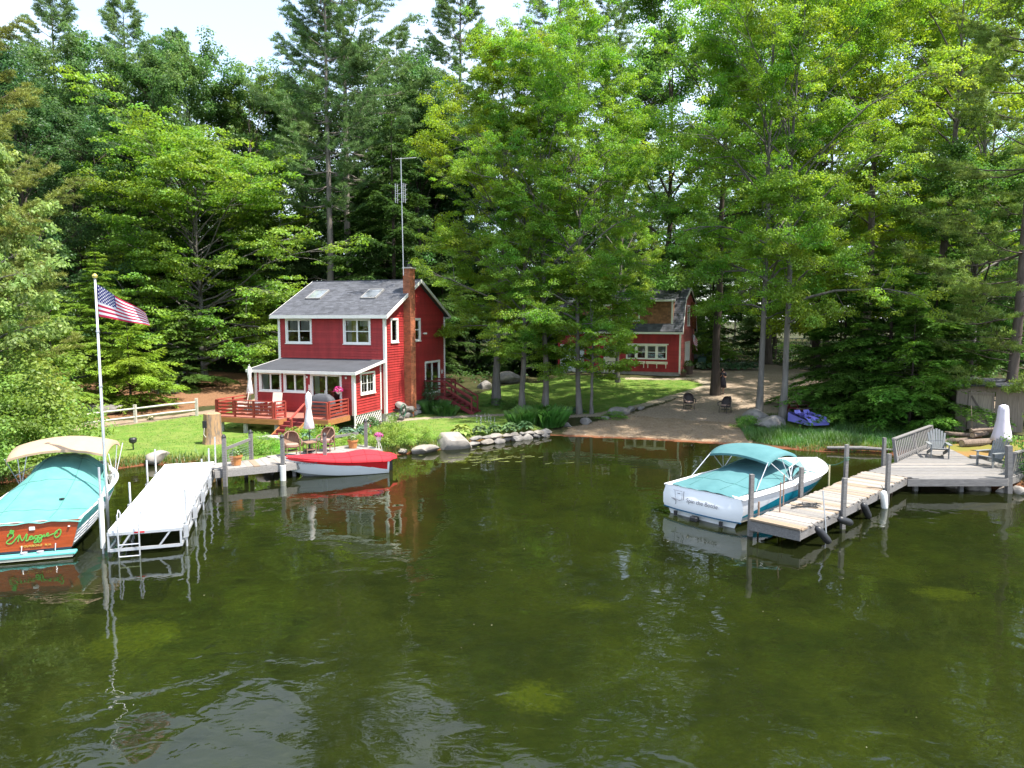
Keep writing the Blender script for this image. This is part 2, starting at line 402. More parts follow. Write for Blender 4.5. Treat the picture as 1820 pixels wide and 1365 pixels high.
def ground_mat():
    m = bpy.data.materials.new('ground'); m.use_nodes = True
    t = m.node_tree; t.nodes.clear()
    out = nd(t, 'ShaderNodeOutputMaterial'); bs = nd(t, 'ShaderNodeBsdfPrincipled', Roughness=.95); bs.inputs['Specular IOR Level'].default_value = .15
    t.links.new(bs.outputs[0], out.inputs[0])
    tc = nd(t, 'ShaderNodeTexCoord')
    def noise(s, d=6., r=.6):
        n = nd(t, 'ShaderNodeTexNoise', Scale=s, Detail=d, Roughness=r); t.links.new(tc.outputs['Object'], n.inputs['Vector']); return n.outputs['Fac']
    nb, nm_, nf, nff = noise(.35), noise(1.7), noise(9.), noise(45., 3.)
    def mix(f, a, b):
        x = nd(t, 'ShaderNodeMix', data_type='RGBA')
        for k, s in (('Factor', f), ('A', a), ('B', b)):
            if isinstance(s, tuple): x.inputs[k].default_value = s
            elif isinstance(s, float): x.inputs[k].default_value = s
            else: t.links.new(s, x.inputs[k])
        return x.outputs['Result']
    def mr(v, a, b, c=0., d=1.):
        x = nd(t, 'ShaderNodeMapRange'); x.interpolation_type = 'SMOOTHSTEP'
        for k, s in zip(('From Min', 'From Max', 'To Min', 'To Max'), (a, b, c, d)): x.inputs[k].default_value = s
        t.links.new(v, x.inputs['Value']); return x.outputs[0]
    def math_(op, a, b):
        x = nd(t, 'ShaderNodeMath', operation=op)
        for i, s in enumerate((a, b)):
            if isinstance(s, (int, float)): x.inputs[i].default_value = s
            else: t.links.new(s, x.inputs[i])
        return x.outputs[0]
    wob = math_('MULTIPLY', math_('SUBTRACT', math_('ADD', nm_, nf), 1.0), .9)
    def mask(k, soft=.12):
        a = nd(t, 'ShaderNodeAttribute', attribute_name=k)
        return mr(math_('ADD', a.outputs['Fac'], wob), -soft, soft)
    def two(a, b, f, lo=.35, hi=.65): return mix(mr(f, lo, hi), (*a, 1), (*b, 1))
    forest = mix(mr(nf, .3, .7, .3, 1.), two((.045, .03, .016), (.085, .055, .03), nm_), two((.025, .045, .01), (.05, .055, .02), nb))
    mulch = two((.17, .085, .045), (.24, .13, .07), nf)
    tall = two((.05, .1, .015), (.11, .15, .03), nf)
    pine = two((.24, .14, .05), (.17, .16, .035), nb, .4, .6)
    path = two((.22, .16, .11), (.30, .235, .17), nm_)
    lawn = mix(mr(nff, .3, .7, .25, .9), two((.075, .16, .018), (.12, .21, .03), nb), two((.10, .18, .026), (.20, .225, .06), nm_))
    beach = mix(mr(nff, .35, .7, .1, .9), two((.22, .155, .098), (.29, .215, .143), nm_), two((.17, .115, .072), (.33, .25, .17), nf))
    drive = mix(mr(nff, .3, .7, .1, .8), two((.235, .178, .128), (.30, .235, .175), nb), two((.19, .14, .10), (.34, .27, .20), nf))
    walk = two((.25, .205, .145), (.34, .285, .215), nf)
    c = forest
    for k, s in (('mulch', mulch), ('tall', tall), ('pine', pine), ('pathl', path), ('lawn', lawn), ('beach', beach), ('drive', drive), ('walk', walk)):
        c = mix(mask(k, .05 if k == 'walk' else .12), c, s)
    sh = nd(t, 'ShaderNodeAttribute', attribute_name='shore').outputs['Fac']
    wet = mr(math_('ADD', sh, math_('MULTIPLY', wob, .4)), .2, .75)
    c = mix(wet, (.16, .062, .03, 1), c)
    # under water: sand near the edge, algae and weed further out
    bed = mix(mr(nb, .42, .64), two((.016, .028, .005), (.05, .06, .012), nm_, .4, .6), two((.07, .085, .012), (.13, .145, .022), nf))
    sp_ = nd(t, 'ShaderNodeAttribute', attribute_name='spot').outputs['Fac']
    bed = mix(mr(math_('ADD', sp_, math_('MULTIPLY', wob, .7)), -.25, .3), bed, two((.17, .20, .015), (.28, .30, .03), nf))
    bed = mix(mr(sh, -2.6, -.3), bed, (.13, .08, .035, 1))
    c = mix(mr(sh, -.03, .02), bed, c)
    t.links.new(c, bs.inputs['Base Color'])
    bp = nd(t, 'ShaderNodeBump', Strength=.5, Distance=.05)
    t.links.new(math_('ADD', nf, math_('MULTIPLY', nff, .6)), bp.inputs['Height']); t.links.new(bp.outputs[0], bs.inputs['Normal'])
    return m
GROUND = ground_mat()
V0 = np.stack([px, py, pz], 1)
for i, nme in enumerate(NAMES):
    F = quads[zone == i]
    if not len(F): continue
    used, inv = np.unique(F, return_inverse=True)
    me = new_mesh(nme, V0[used], inv.reshape(F.shape))
    for k, a in masks.items():
        at_ = me.attributes.new(k, 'FLOAT', 'POINT'); at_.data.foreach_set('value', a[used].astype(np.float32))
    tag(link(nme, me, GROUND, smooth=True), kind='structure')

# ------------------------------------------------------------------ water
def water_mat():
    m = bpy.data.materials.new('lake_water'); m.use_nodes = True
    t = m.node_tree; t.nodes.clear()
    out = nd(t, 'ShaderNodeOutputMaterial')
    tc = nd(t, 'ShaderNodeTexCoord')
    pn_ = nd(t, 'ShaderNodeTexNoise', Scale=.11, Detail=2.0); t.links.new(tc.outputs['Object'], pn_.inputs['Vector'])
    patch = nd(t, 'ShaderNodeMapRange'); patch.inputs['From Min'].default_value = .38; patch.inputs['From Max'].default_value = .62; patch.inputs['To Min'].default_value = .3; patch.inputs['To Max'].default_value = 2.4
    t.links.new(pn_.outputs['Fac'], patch.inputs['Value'])
    sx = nd(t, 'ShaderNodeSeparateXYZ'); t.links.new(tc.outputs['Object'], sx.inputs[0])
    lee = nd(t, 'ShaderNodeMapRange')                             # calmer in the lee of the shore
    for k_, v_ in (('From Min', 10.), ('From Max', 27.), ('To Min', 1.25), ('To Max', .30)): lee.inputs[k_].default_value = v_
    t.links.new(sx.outputs['Y'], lee.inputs['Value'])
    pm_ = nd(t, 'ShaderNodeMath', operation='MULTIPLY'); t.links.new(patch.outputs[0], pm_.inputs[0]); t.links.new(lee.outputs[0], pm_.inputs[1]); patch = pm_
    def bump(scale, st, dist, prev=None, d=2., dis=0., stretch=(1, 1, 1), rz=0.):
        mp = nd(t, 'ShaderNodeMapping'); mp.inputs['Scale'].default_value = stretch; mp.inputs['Rotation'].default_value = (0, 0, rz)
        t.links.new(tc.outputs['Object'], mp.inputs[0])
        n = nd(t, 'ShaderNodeTexNoise', Scale=scale, Detail=d, Distortion=dis); t.links.new(mp.outputs[0], n.inputs['Vector'])
        b = nd(t, 'ShaderNodeBump', Strength=st, Distance=dist); mu = nd(t, 'ShaderNodeMath', operation='MULTIPLY'); t.links.new(n.outputs['Fac'], mu.inputs[0]); t.links.new(patch.outputs[0], mu.inputs[1]); t.links.new(mu.outputs[0], b.inputs['Height'])
        if prev: t.links.new(prev.outputs[0], b.inputs['Normal'])
        return b
    b = bump(.9, 1., .019, None, .6, .9, (1, 1.2, 1), .4)
    b = bump(2.1, 1., .0030, b, 1.5, 1.6, (1, 1.6, 1), -.35)
    fr = nd(t, 'ShaderNodeFresnel', IOR=1.5); t.links.new(b.outputs[0], fr.inputs['Normal'])
    gl = nd(t, 'ShaderNodeBsdfGlossy', Roughness=.0); t.links.new(b.outputs[0], gl.inputs['Normal'])
    tr = nd(t, 'ShaderNodeBsdfTransparent'); tr.inputs[0].default_value = (.46, .52, .25, 1)
    df = nd(t, 'ShaderNodeBsdfDiffuse'); df.inputs[0].default_value = (.020, .026, .0075, 1)
    m1 = nd(t, 'ShaderNodeMixShader'); m1.inputs[0].default_value = .38
    t.links.new(tr.outputs[0], m1.inputs[1]); t.links.new(df.outputs[0], m1.inputs[2])
    m2 = nd(t, 'ShaderNodeMixShader')
    t.links.new(fr.outputs[0], m2.inputs[0]); t.links.new(m1.outputs[0], m2.inputs[1]); t.links.new(gl.outputs[0], m2.inputs[2])
    t.links.new(m2.outputs[0], out.inputs[0])
    return m
wm = new_mesh('lake_water', [(-900, -400, 0), (900, -400, 0), (900, 45, 0), (-900, 45, 0)], np.array([[0, 1, 2, 3]]))
tag(link('lake_water', wm, water_mat()), kind='structure')
# ------------------------------------------------------------------ trees
BARK = objmat('bark', .92, .35, 1.4, .8, 5., (3, 3, .6), .1)
LEAF = leafmat('leaf'); NEEDLE = leafmat('needles', .34, .02, .015, .3)
def tubes(T):
    """T: list of (points, radii, sides) -> vertices, quads"""
    VV, FF, b = [], [], 0
    for P, r, n in T:
        P = np.asarray(P, float); r = np.asarray(r, float); k = len(P)
        t = np.gradient(P, axis=0); t /= np.linalg.norm(t, axis=1)[:, None] + 1e-9
        ref = np.array([0, 0, 1.]) if abs(t[:, 2].mean()) < .8 else np.array([0, 1., 0])
        x = np.cross(t, ref); x /= np.linalg.norm(x, axis=1)[:, None] + 1e-9
        y = np.cross(x, t)
        a = np.arange(n) * 2 * np.pi / n
        ring = P[:, None] + r[:, None, None] * (np.cos(a)[None, :, None] * x[:, None] + np.sin(a)[None, :, None] * y[:, None])
        VV.append(ring.reshape(-1, 3))
        i = np.arange(k - 1)[:, None] * n; j = np.arange(n)[None]; j2 = (j + 1) % n
        FF.append(np.stack([b + i + j, b + i + j2, b + i + n + j2, b + i + n + j], -1).reshape(-1, 4)); b += k * n
    return np.vstack(VV), np.vstack(FF)
def unit(v): return v / (np.linalg.norm(v, axis=-1, keepdims=True) + 1e-9)
def leaf_quads(c, n, a, ln, wd):
    """diamond leaves, folded a little along the midrib"""
    n = unit(n); a = unit(a - n * (a * n).sum(-1, keepdims=True)); b = np.cross(n, a)
    ln, wd = ln[:, None], wd[:, None]
    V = np.stack([c - a * ln * .5, c + b * wd * .5 + n * wd * .12, c + a * ln * .5, c - b * wd * .5 + n * wd * .12], 1).reshape(-1, 3)
    return V, np.arange(len(V)).reshape(-1, 4)
def leaf_tris(c, a, s, ln, wd):
    a = unit(a); b = unit(np.cross(a, s))
    ln, wd = ln[:, None], wd[:, None]
    V = np.stack([c - b * wd * .5, c + b * wd * .5, c + a * ln], 1).reshape(-1, 3)
    return V, np.arange(len(V)).reshape(-1, 3)
def trunk_path(rs, H, wob=.012, lean=(0, 0), n=12):
    t = np.linspace(0, 1, n)
    w = np.cumsum(rs.normal(size=(n, 2)) * wob * H / 3, 0); w -= w[0]
    return np.stack([w[:, 0] + lean[0] * t * H, w[:, 1] + lean[1] * t * H, t * H], 1)
def along(P, t):
    s = t * (len(P) - 1); i = int(min(s, len(P) - 2)); return P[i] + (P[i + 1] - P[i]) * (s - i)
def decid(seed, H, cb, R, nl=42, ntw=8, cl=52, leaf=.15, cr=.5, flat=.45, prof=None, el=(.1, 1.05), lean=(0, 0), r0=None, gap=.12, low=1.):
    """broadleaved tree: trunk, limbs, twigs and leaf clusters"""
    rs = np.random.RandomState(seed)
    P = trunk_path(rs, H * .96, .010, lean)
    r0 = r0 or H * .0115
    tt = np.linspace(0, 1, len(P))
    T = [(P, np.maximum(r0 * (1 - tt) ** .75, .012) * (1 + .45 * np.exp(-tt * 40)), 9)]
    C, CD = [], []
    prof = prof or (lambda q: (math.sin(math.pi * min(1, .16 + .80 * q))) ** .75)
    az = rs.uniform(0, 6)
    for i in range(nl):
        q = (i + rs.uniform(0, 1)) / nl
        t = cb + (1 - cb) * q * .98
        az += 2.4 + rs.normal() * .4
        if rs.rand() < gap: continue
        r = R * prof(q) * rs.choice([.55, .85, 1.05, 1.35]) * (1 + .22 * math.sin(az * 2 + seed + q * 7)) * rs.uniform(.85, 1.12) + .25
        e = el[0] + (el[1] - el[0]) * q + rs.normal() * .16
        base = along(P, t * .985)
        ln = min(r / max(math.cos(e), .35), H * (1 - t) * 1.1 + R * .75)
        s = np.linspace(0, 1, 6)[:, None]
        hd = np.array([math.cos(az), math.sin(az), 0])
        ee = e + .28 * (1 - 2 * s)
        step = (hd * np.cos(ee) + np.array([0, 0, 1]) * np.sin(ee)) * ln / 5
        LP = base + np.vstack([np.zeros((1, 3)), np.cumsum(step[:-1] + rs.normal(size=(5, 3)) * ln * .018, 0)])
        rb = max(.012, min(r0 * (1 - t) ** .8 * .62, ln * .016))
        T.append((LP, rb * (1 - .82 * s[:, 0]), 5))
        for k in range(ntw):
            sp = .36 + .64 * ((k + rs.rand()) / ntw) ** .8
            pb = along(LP, sp * .99)
            da = az + rs.choice([-1, 1]) * rs.uniform(.3, 1.35)
            de = e * .6 + rs.normal() * .32
            d = np.array([math.cos(da) * math.cos(de), math.sin(da) * math.cos(de), math.sin(de)])
            l2 = (.18 + .26 * (1.1 - sp)) * ln * rs.uniform(.6, 1.3) + .35
            pe = pb + d * l2
            T.append((np.array([pb, pb + d * l2 * .5 + rs.normal(size=3) * .04 * l2, pe]), np.array([rb * .3, rb * .2, .006]), 3))
            C.append(pe); CD.append(d)
            if l2 > .9: C.append(pb + d * l2 * .55); CD.append(d)
        C.append(LP[-1]); CD.append(hd)
    C = np.array(C); CD = np.array(CD)
    sz = rs.uniform(.65, 1.35, len(C))
    n = np.maximum((cl * sz ** 2).astype(int), 6)
    idx = np.repeat(np.arange(len(C)), n)
    off = rs.normal(size=(len(idx), 3)); off = unit(off) * rs.uniform(.15, 1, (len(idx), 1)) ** .6
    off = off * np.array([cr, cr, cr * flat]) * sz[idx, None]
    off[:, 2] -= .25 * (off[:, 0] ** 2 + off[:, 1] ** 2) / cr
    c = C[idx] + off
    nrm = np.array([0, 0, .75]) + unit(off) * .55 + rs.normal(size=c.shape) * .45
    V, F = leaf_quads(c, nrm, off + rs.normal(size=c.shape) * .4 + np.array([0, 0, -.1]), leaf * rs.uniform(.7, 1.3, len(c)), leaf * rs.uniform(.6, .95, len(c)))
    return T, V, F
def pine(seed, H, cb, R, whorl=.95, nb=5, tuft=30, irreg=.45, lean=(0, 0), stubs=10, nl=.2, up=.15, prof=None, stubl=2.2):
    """white pine: open whorls of near level boughs carrying needle tufts"""
    rs = np.random.RandomState(seed)
    P = trunk_path(rs, H, .005, lean, 14)
    tt = np.linspace(0, 1, len(P)); r0 = H * .0105
    T = [(P, np.maximum(r0 * (1 - tt) ** .8, .015) * (1 + .4 * np.exp(-tt * 45)), 9)]
    C, CD = [], []
    z = cb * H
    prof = prof or (lambda q: max(0, 1 - q) ** .62 * (.55 + .45 * min(1, q * 5)))
    while z < H * .99:
        q = max(0., (z / H - cb) / (1 - cb))
        a0 = rs.uniform(0, 6.3)
        for k in range(nb):
            if rs.rand() < .18: continue
            az = a0 + k * 6.283 / nb + rs.normal() * .3
            ln = R * prof(q) * rs.uniform(1 - irreg, 1.12) + .35
            e0 = up + .75 * q ** 1.6 + rs.normal() * .1
            s = np.linspace(0, 1, 7)
            hd = np.array([math.cos(az), math.sin(az), 0]); sd_ = np.array([-hd[1], hd[0], 0])
            bend = rs.normal() * .18
            zz = np.sin(e0) * s - .16 * np.sin(s * 3.14) * (1 - q) + .13 * s ** 3
            LP = along(P, z / H) + ln * (hd[None] * s[:, None] * math.cos(e0) + sd_[None] * (bend * s[:, None] ** 2) + np.array([0, 0, 1.])[None] * zz[:, None])
            rb = max(.01, min(.05, ln * .011))
            T.append((LP, rb * (1 - .8 * s), 4))
            ns = int(3 + ln * 2.4)
            for j in range(ns):
                sp = .3 + .7 * (j + rs.rand()) / ns
                pb = along(LP, sp * .99)
                da = az + (1 if j % 2 else -1) * rs.uniform(.45, 1.0)
                l2 = (.10 + .30 * (1.08 - sp)) * ln * rs.uniform(.7, 1.2) + .18
                d = np.array([math.cos(da), math.sin(da), rs.uniform(-.02, .3)])
                pe = pb + d * l2
                T.append((np.array([pb, pe]), np.array([.012, .006]), 3))
                for w in np.arange(.35, 1.01, max(.2, .28 / max(l2, .28))):
                    C.append(pb + d * l2 * w); CD.append(d)
            for w in (.8, .9, 1.): C.append(along(LP, w * .995)); CD.append(hd)
        z += whorl * rs.uniform(.6, 1.3) * (1 - .4 * q)
    for k in range(stubs):
        zt = rs.uniform(.22, 1.) * max(cb, .3); az = rs.uniform(0, 6.3); ln = rs.uniform(.4, stubl)
        b = along(P, zt); d = np.array([math.cos(az), math.sin(az), rs.uniform(-.25, .3)])
        T.append((np.array([b, b + d * ln * .55 + rs.normal(size=3) * .08, b + d * ln + np.array([0, 0, rs.uniform(-.2, .3)])]), np.array([.03, .02, .006]), 4))
    C = np.array(C); CD = np.array(CD)
    idx = np.repeat(np.arange(len(C)), tuft)
    a = unit(rs.normal(size=(len(idx), 3))) + CD[idx] * .55 + np.array([0, 0, .42])
    c = C[idx] + rs.normal(size=(len(idx), 3)) * np.array([.09, .09, .045])
    V, F = leaf_tris(c, a, rs.normal(size=a.shape), nl * rs.uniform(.6, 1.2, len(c)), np.full(len(c), .045) * rs.uniform(.7, 1.4, len(c)))
    return T, V, F
def hemlock(seed, H, R, cb=.05, step=.32, dens=1., droop=.35, spray=.17, wd=.075, up=.22, pw=.8, low=0.):
    """hemlock: feathery flat sprays in drooping layers"""
    rs = np.random.RandomState(seed)
    P = trunk_path(rs, H, .005, (0, 0), 10)
    tt = np.linspace(0, 1, len(P))
    T = [(P, np.maximum(H * .011 * (1 - tt) ** .85, .01), 8)]
    B, D, N = [], [], []
    z = cb * H; az = 0
    while z < H * .985:
        q = max(0., (z / H - cb) / (1 - cb))
        for k in range(3):
            az += 2.2 + rs.normal() * .4
            if rs.rand() < .12: continue
            ln = (R * (1 - q) ** pw * (1 - low * (1 - q) ** 3)) * rs.choice([.55, .8, 1., 1.2]) * rs.uniform(.85, 1.1) + .25; drp = droop * rs.uniform(.2, 1.6); upp = up + rs.normal() * .12
            s = np.linspace(0, 1, 6)
            hd = np.array([math.cos(az), math.sin(az), 0])
            zz = upp * s - drp * s ** 2 * (1.1 - q * .5)
            LP = along(P, z / H) + ln * (hd[None] * s[:, None] + np.array([0, 0, 1.])[None] * zz[:, None])
            T.append((LP, max(.008, ln * .009) * (1 - .85 * s), 3))
            ns = max(4, int(ln * 6.5 * dens))
            for j in range(ns):
                sp = .15 + .85 * (j + rs.rand()) / ns
                pb = along(LP, sp * .995)
                for sg in (-1, 1):
                    da = az + sg * rs.uniform(.5, 1.05)
                    l2 = min(1.0, (.10 + .42 * (1.05 - sp)) * ln) * rs.uniform(.6, 1.2) + .12
                    B.append(pb); D.append(np.array([math.cos(da), math.sin(da), -.12 - .3 * sp * droop + rs.normal() * .1]) * l2)
            B.append(along(LP, .93)); D.append((LP[-1] - LP[-2]))
        z += step * rs.uniform(.7, 1.3)
    B = np.array(B); D = np.array(D); L2 = np.linalg.norm(D, axis=1)
    n = np.maximum((L2 * 34 * dens).astype(int), 4)
    idx = np.repeat(np.arange(len(B)), n)
    w = rs.uniform(.05, 1.05, (len(idx), 1))
    d = unit(D)[idx]; side = unit(np.cross(d, np.array([0, 0, 1.])))
    sg = rs.choice([-1., 1.], (len(idx), 1))
    c = B[idx] + D[idx] * w + rs.normal(size=(len(idx), 3)) * np.array([.02, .02, .03])
    c[:, 2] -= .10 * w[:, 0] ** 2 * L2[idx]
    a = d * .75 + side * sg * .75 + rs.normal(size=d.shape) * .22 + np.array([0, 0, -.12])
    V, F = leaf_tris(c, a, np.array([0, 0, 1.]) + rs.normal(size=d.shape) * .35, spray * rs.uniform(.6, 1.2, len(c)), np.full(len(c), wd) * rs.uniform(.7, 1.3, len(c)))
    return T, V, F
def bush(seed, rx, ry, h, n=160, cl=60, leaf=.1, cr=.35, flat=.6, stems=9):
    rs = np.random.RandomState(seed)
    T, C = [], []
    for k in range(n):
        a = rs.uniform(0, 6.283); ph = math.acos(rs.uniform(.02, 1)); rr = rs.uniform(.55, 1.05) ** .6
        k1 = 1 + .18 * math.sin(a * 3 + seed) + .12 * math.sin(a * 7 + 2 * seed)
        C.append((rx * rr * k1 * math.sin(ph) * math.cos(a), ry * rr * k1 * math.sin(ph) * math.sin(a), max(.1, h * rr * k1 * math.cos(ph) * .98)))
    C = np.array(C)
    for k in range(stems):
        e = C[rs.randint(len(C))]; b = np.array([e[0] * .15, e[1] * .15, -.1])
        T.append((np.array([b, (b + e) / 2 + rs.normal(size=3) * .1 * h * .3, e]), np.array([.03, .02, .006]) * max(.4, h / 3), 4))
    sz = rs.uniform(.6, 1.4, len(C)); nn = np.maximum((cl * sz ** 2).astype(int), 5)
    idx = np.repeat(np.arange(len(C)), nn)
    off = unit(rs.normal(size=(len(idx), 3))) * rs.uniform(.1, 1, (len(idx), 1)) ** .5 * np.array([cr, cr, cr * flat]) * sz[idx, None]
    c = C[idx] + off; c[:, 2] = np.maximum(c[:, 2], .03)
    V, F = leaf_quads(c, np.array([0, 0, .8]) + unit(off) * .6 + rs.normal(size=c.shape) * .45, off + rs.normal(size=c.shape) * .5, leaf * rs.uniform(.7, 1.3, len(c)), leaf * rs.uniform(.5, .8, len(c)))
    return T, V, F
TREES = {}
LEAF_GAIN, NEEDLE_GAIN = (2.0, 1.85, 2.35), (2.4, 2.1, 1.9)
def kind_tree(key, gen, name, trunk_col, crown_col, mtl):
    T, V, F = gen
    tv, tf = tubes(T)
    TREES[key] = (name, new_mesh(key + '_trunk', tv, tf), new_mesh(key + '_crown', V, F), trunk_col, crown_col, mtl)
    TREES[key][1].materials.append(BARK); TREES[key][2].materials.append(mtl)
    TREES[key][1].polygons.foreach_set('use_smooth', [True] * len(tf))
def plant(key, loc, rz=0., scale=1., label=None, cat='tree', group=None, ccol=None, tcol=None, name=None, crown='crown', stem='trunk'):
    nm, tm, cm, tc_, cc_, mt = TREES[key]
    r = empty(name or nm, loc, rz, label, cat, group, scale)
    o = link(stem, tm, None, r); o.color = (*(tcol or tc_), 1)
    o = link(crown, cm, None, r); k_ = LEAF_GAIN if mt is LEAF else NEEDLE_GAIN; o.color = (*[c * g_ for c, g_ in zip(ccol or cc_, k_)], 1)
    return r
G_BARK, P_BARK, D_BARK = (.165, .152, .135), (.125, .10, .084), (.07, .056, .046)
kind_tree('mapleA', decid(1, 24, .17, 4.8, 46, 12, 112, .125, .56, .4), 'maple_tree', G_BARK, (.10, .19, .022), LEAF)
kind_tree('mapleB', decid(2, 24, .2, 5.4, 44, 12, 110, .125, .58, .4, lean=(.03, -.02)), 'maple_tree', G_BARK, (.085, .18, .022), LEAF)
kind_tree('mapleC', decid(3, 25, .24, 6.6, 46, 13, 108, .125, .6, .4, gap=.1, r0=.21), 'maple_tree', G_BARK, (.08, .17, .02), LEAF)
kind_tree('mapleS', decid(4, 9, .30, 2.4, 30, 7, 60, .15, .42), 'maple_tree', G_BARK, (.09, .19, .025), LEAF)
kind_tree('oakA', decid(5, 20, .12, 5.4, 48, 12, 64, .19, .65, .55), 'oak_tree', D_BARK, (.045, .095, .022), LEAF)
kind_tree('oakB', decid(6, 22, .15, 5.8, 48, 12, 62, .19, .65, .55), 'oak_tree', D_BARK, (.05, .10, .024), LEAF)
kind_tree('thin', decid(7, 27, .38, 4.0, 46, 7, 40, .18, .55, gap=.2, lean=(-.03, 0)), 'birch_tree', P_BARK, (.10, .16, .022), LEAF)
kind_tree('beech', decid(8, 13, .05, 7.0, 84, 12, 66, .14, .6, .22, prof=lambda q: max(0, 1 - q) ** .55 * .95 + .08, el=(.0, .8), gap=.03), 'beech_tree', G_BARK, (.095, .175, .02), LEAF)
kind_tree('pineA', pine(11, 33, .40, 7.6, 1.25, 5, 34, .55, nl=.26, up=.12, stubs=22), 'white_pine', P_BARK, (.055, .105, .035), NEEDLE)
kind_tree('pineB', pine(12, 31, .46, 7.2, 1.5, 5, 34, .55, nl=.26, up=.05, stubs=18), 'white_pine', P_BARK, (.06, .11, .036), NEEDLE)
kind_tree('pineC', pine(13, 30, .22, 6.6, 1.15, 5, 32, .4, nl=.26, up=.05), 'white_pine', P_BARK, (.06, .11, .04), NEEDLE)
kind_tree('pineR', pine(14, 30, .10, 7.6, 1.7, 5, 40, .35, nl=.26, stubl=5.5, stubs=34, up=.02, prof=lambda q: max(0, 1 - q) ** .5 * (.6 + .4 * min(1, q * 4))), 'white_pine', P_BARK, (.08, .13, .03), NEEDLE)
kind_tree('hemA', hemlock(21, 11, 3.6), 'hemlock_tree', D_BARK, (.03, .075, .015), NEEDLE)
kind_tree('hemB', hemlock(22, 16, 4.2, .08, .38), 'hemlock_tree', D_BARK, (.026, .06, .014), NEEDLE)
kind_tree('hemC', hemlock(23, 6.5, 2.9, .03, .25), 'hemlock_tree', D_BARK, (.08, .15, .02), NEEDLE)
kind_tree('bushA', bush(31, 2.6, 2.2, 3.2, 200, 70, .11, .45), 'shrub', D_BARK, (.09, .17, .03), LEAF)
kind_tree('bushB', bush(32, 1.0, 1.0, 1.0, 70, 50, .07, .22), 'shrub', D_BARK, (.08, .16, .03), LEAF)
# ------------------------------------------------------------------ the wood
def tr(key, u, Y, top=None, **kw):
    """tree in the photo column u at depth Y; its top reaches photo row TOP"""
    p = col_at(u, Y)
    H0 = {'mapleA': 24, 'mapleB': 24, 'mapleC': 25, 'mapleS': 9, 'oakA': 20, 'oakB': 22, 'thin': 27, 'beech': 13, 'pineA': 33, 'pineR': 30, 'pineB': 31, 'pineC': 30, 'hemA': 11, 'hemB': 16, 'hemC': 6.5}[key]
    s = kw.pop('scale', 1.)
    w = kw.pop('w', 1.)
    if top is not None:
        d = ray(u, top); z = CAM_H + d[2] * Y / d[1]
        s = (z - p.z) / H0
    kw.setdefault('rz', random.uniform(0, 6.28))
    return plant(key, p, scale=(s * w, s * w, s), **kw)
random.seed(7)
YG, MG, DG, BG = (.12, .19, .018), (.085, .175, .018), (.035, .08, .02), (.11, .19, .02)
# the maples on the lawn
tr('mapleA', 882, 47, 85, w=.98, rz=.5, ccol=YG, label='yellow green maple beside the gable wall of the red house')
tr('mapleB', 928, 44.5, 330, w=1.2, rz=2.1, ccol=BG, label='slim shorter maple in the row between house and lawn', name='maple_tree')
tr('mapleB', 968, 44.3, 150, w=.85, rz=4., ccol=MG, label='maple with mossy grey trunk curving at its foot above the tall grass clump')
tr('mapleC', 1030, 43.6, 110, w=.9, rz=5., ccol=MG, label='twin stemmed maple at the front edge of the lawn')
tr('mapleS', 1052, 43.2, 520, w=1.25, rz=1., ccol=BG, label='small bright maple leaning in front of the garage')
tr('mapleC', 1350, 40.2, -60, w=.85, rz=2.4, ccol=MG, label='grey trunk maple leaning left behind the moored blue boat')
tr('mapleC', 1391, 39.2, -40, w=.9, rz=.4, ccol=BG, label='straight grey maple standing right at the boulders by the purple pedal boat')
tr('thin', 1272, 47.8, 20, w=.95, rz=1.3, ccol=MG, tcol=D_BARK, name='maple_tree', label='dark trunk tree beside the standing person on the drive')
# pines behind the red house
tr('pineA', 590, 60, -120, rz=1., tcol=(.22, .19, .165), ccol=(.05, .10, .035), label='left of the two tall white pines rising behind the red house roof', w=.9)
tr('pineB', 622, 62, -140, rz=2., tcol=(.22, .19, .165), ccol=(.055, .105, .035), label='right of the two tall white pines rising behind the red house roof', w=.95)
for u, Y, top in ((120, 72, -30), (250, 74, -20), (345, 80, 60)):
    pass
tr('pineC', 120, 70, -25, rz=.3, label='tall pointed white pine at the far left against the sky')
tr('pineC', 250, 72, -5, rz=1.9, label='middle one of the three pointed pines left of the sky gap')
tr('pineC', 343, 78, 62, rz=3.2, w=.8, label='smallest of the three pointed pines bordering the sky gap')
tr('pineA', 820, 74, -60, rz=.6, w=.9, label='tall pine showing above the yellow green maple')
tr('pineB', 990, 70, -60, rz=1.6, w=1.1, label='dark trunk pine with flat boughs high above the lawn maples')
tr('pineB', 1075, 72, -50, rz=2.9, w=.95, label='pine with bare dark trunk high above the garage')
tr('pineA', 715, 76, 60, rz=4.4, w=.9, label='bushy pine behind the tv antenna')
tr('hemB', 700, 58, 190, rz=1., w=1.0, label='dark hemlock behind the brick chimney')
tr('hemB', 660, 64, 260, rz=2., w=1.1, label='dark hemlock between the pines and the chimney')
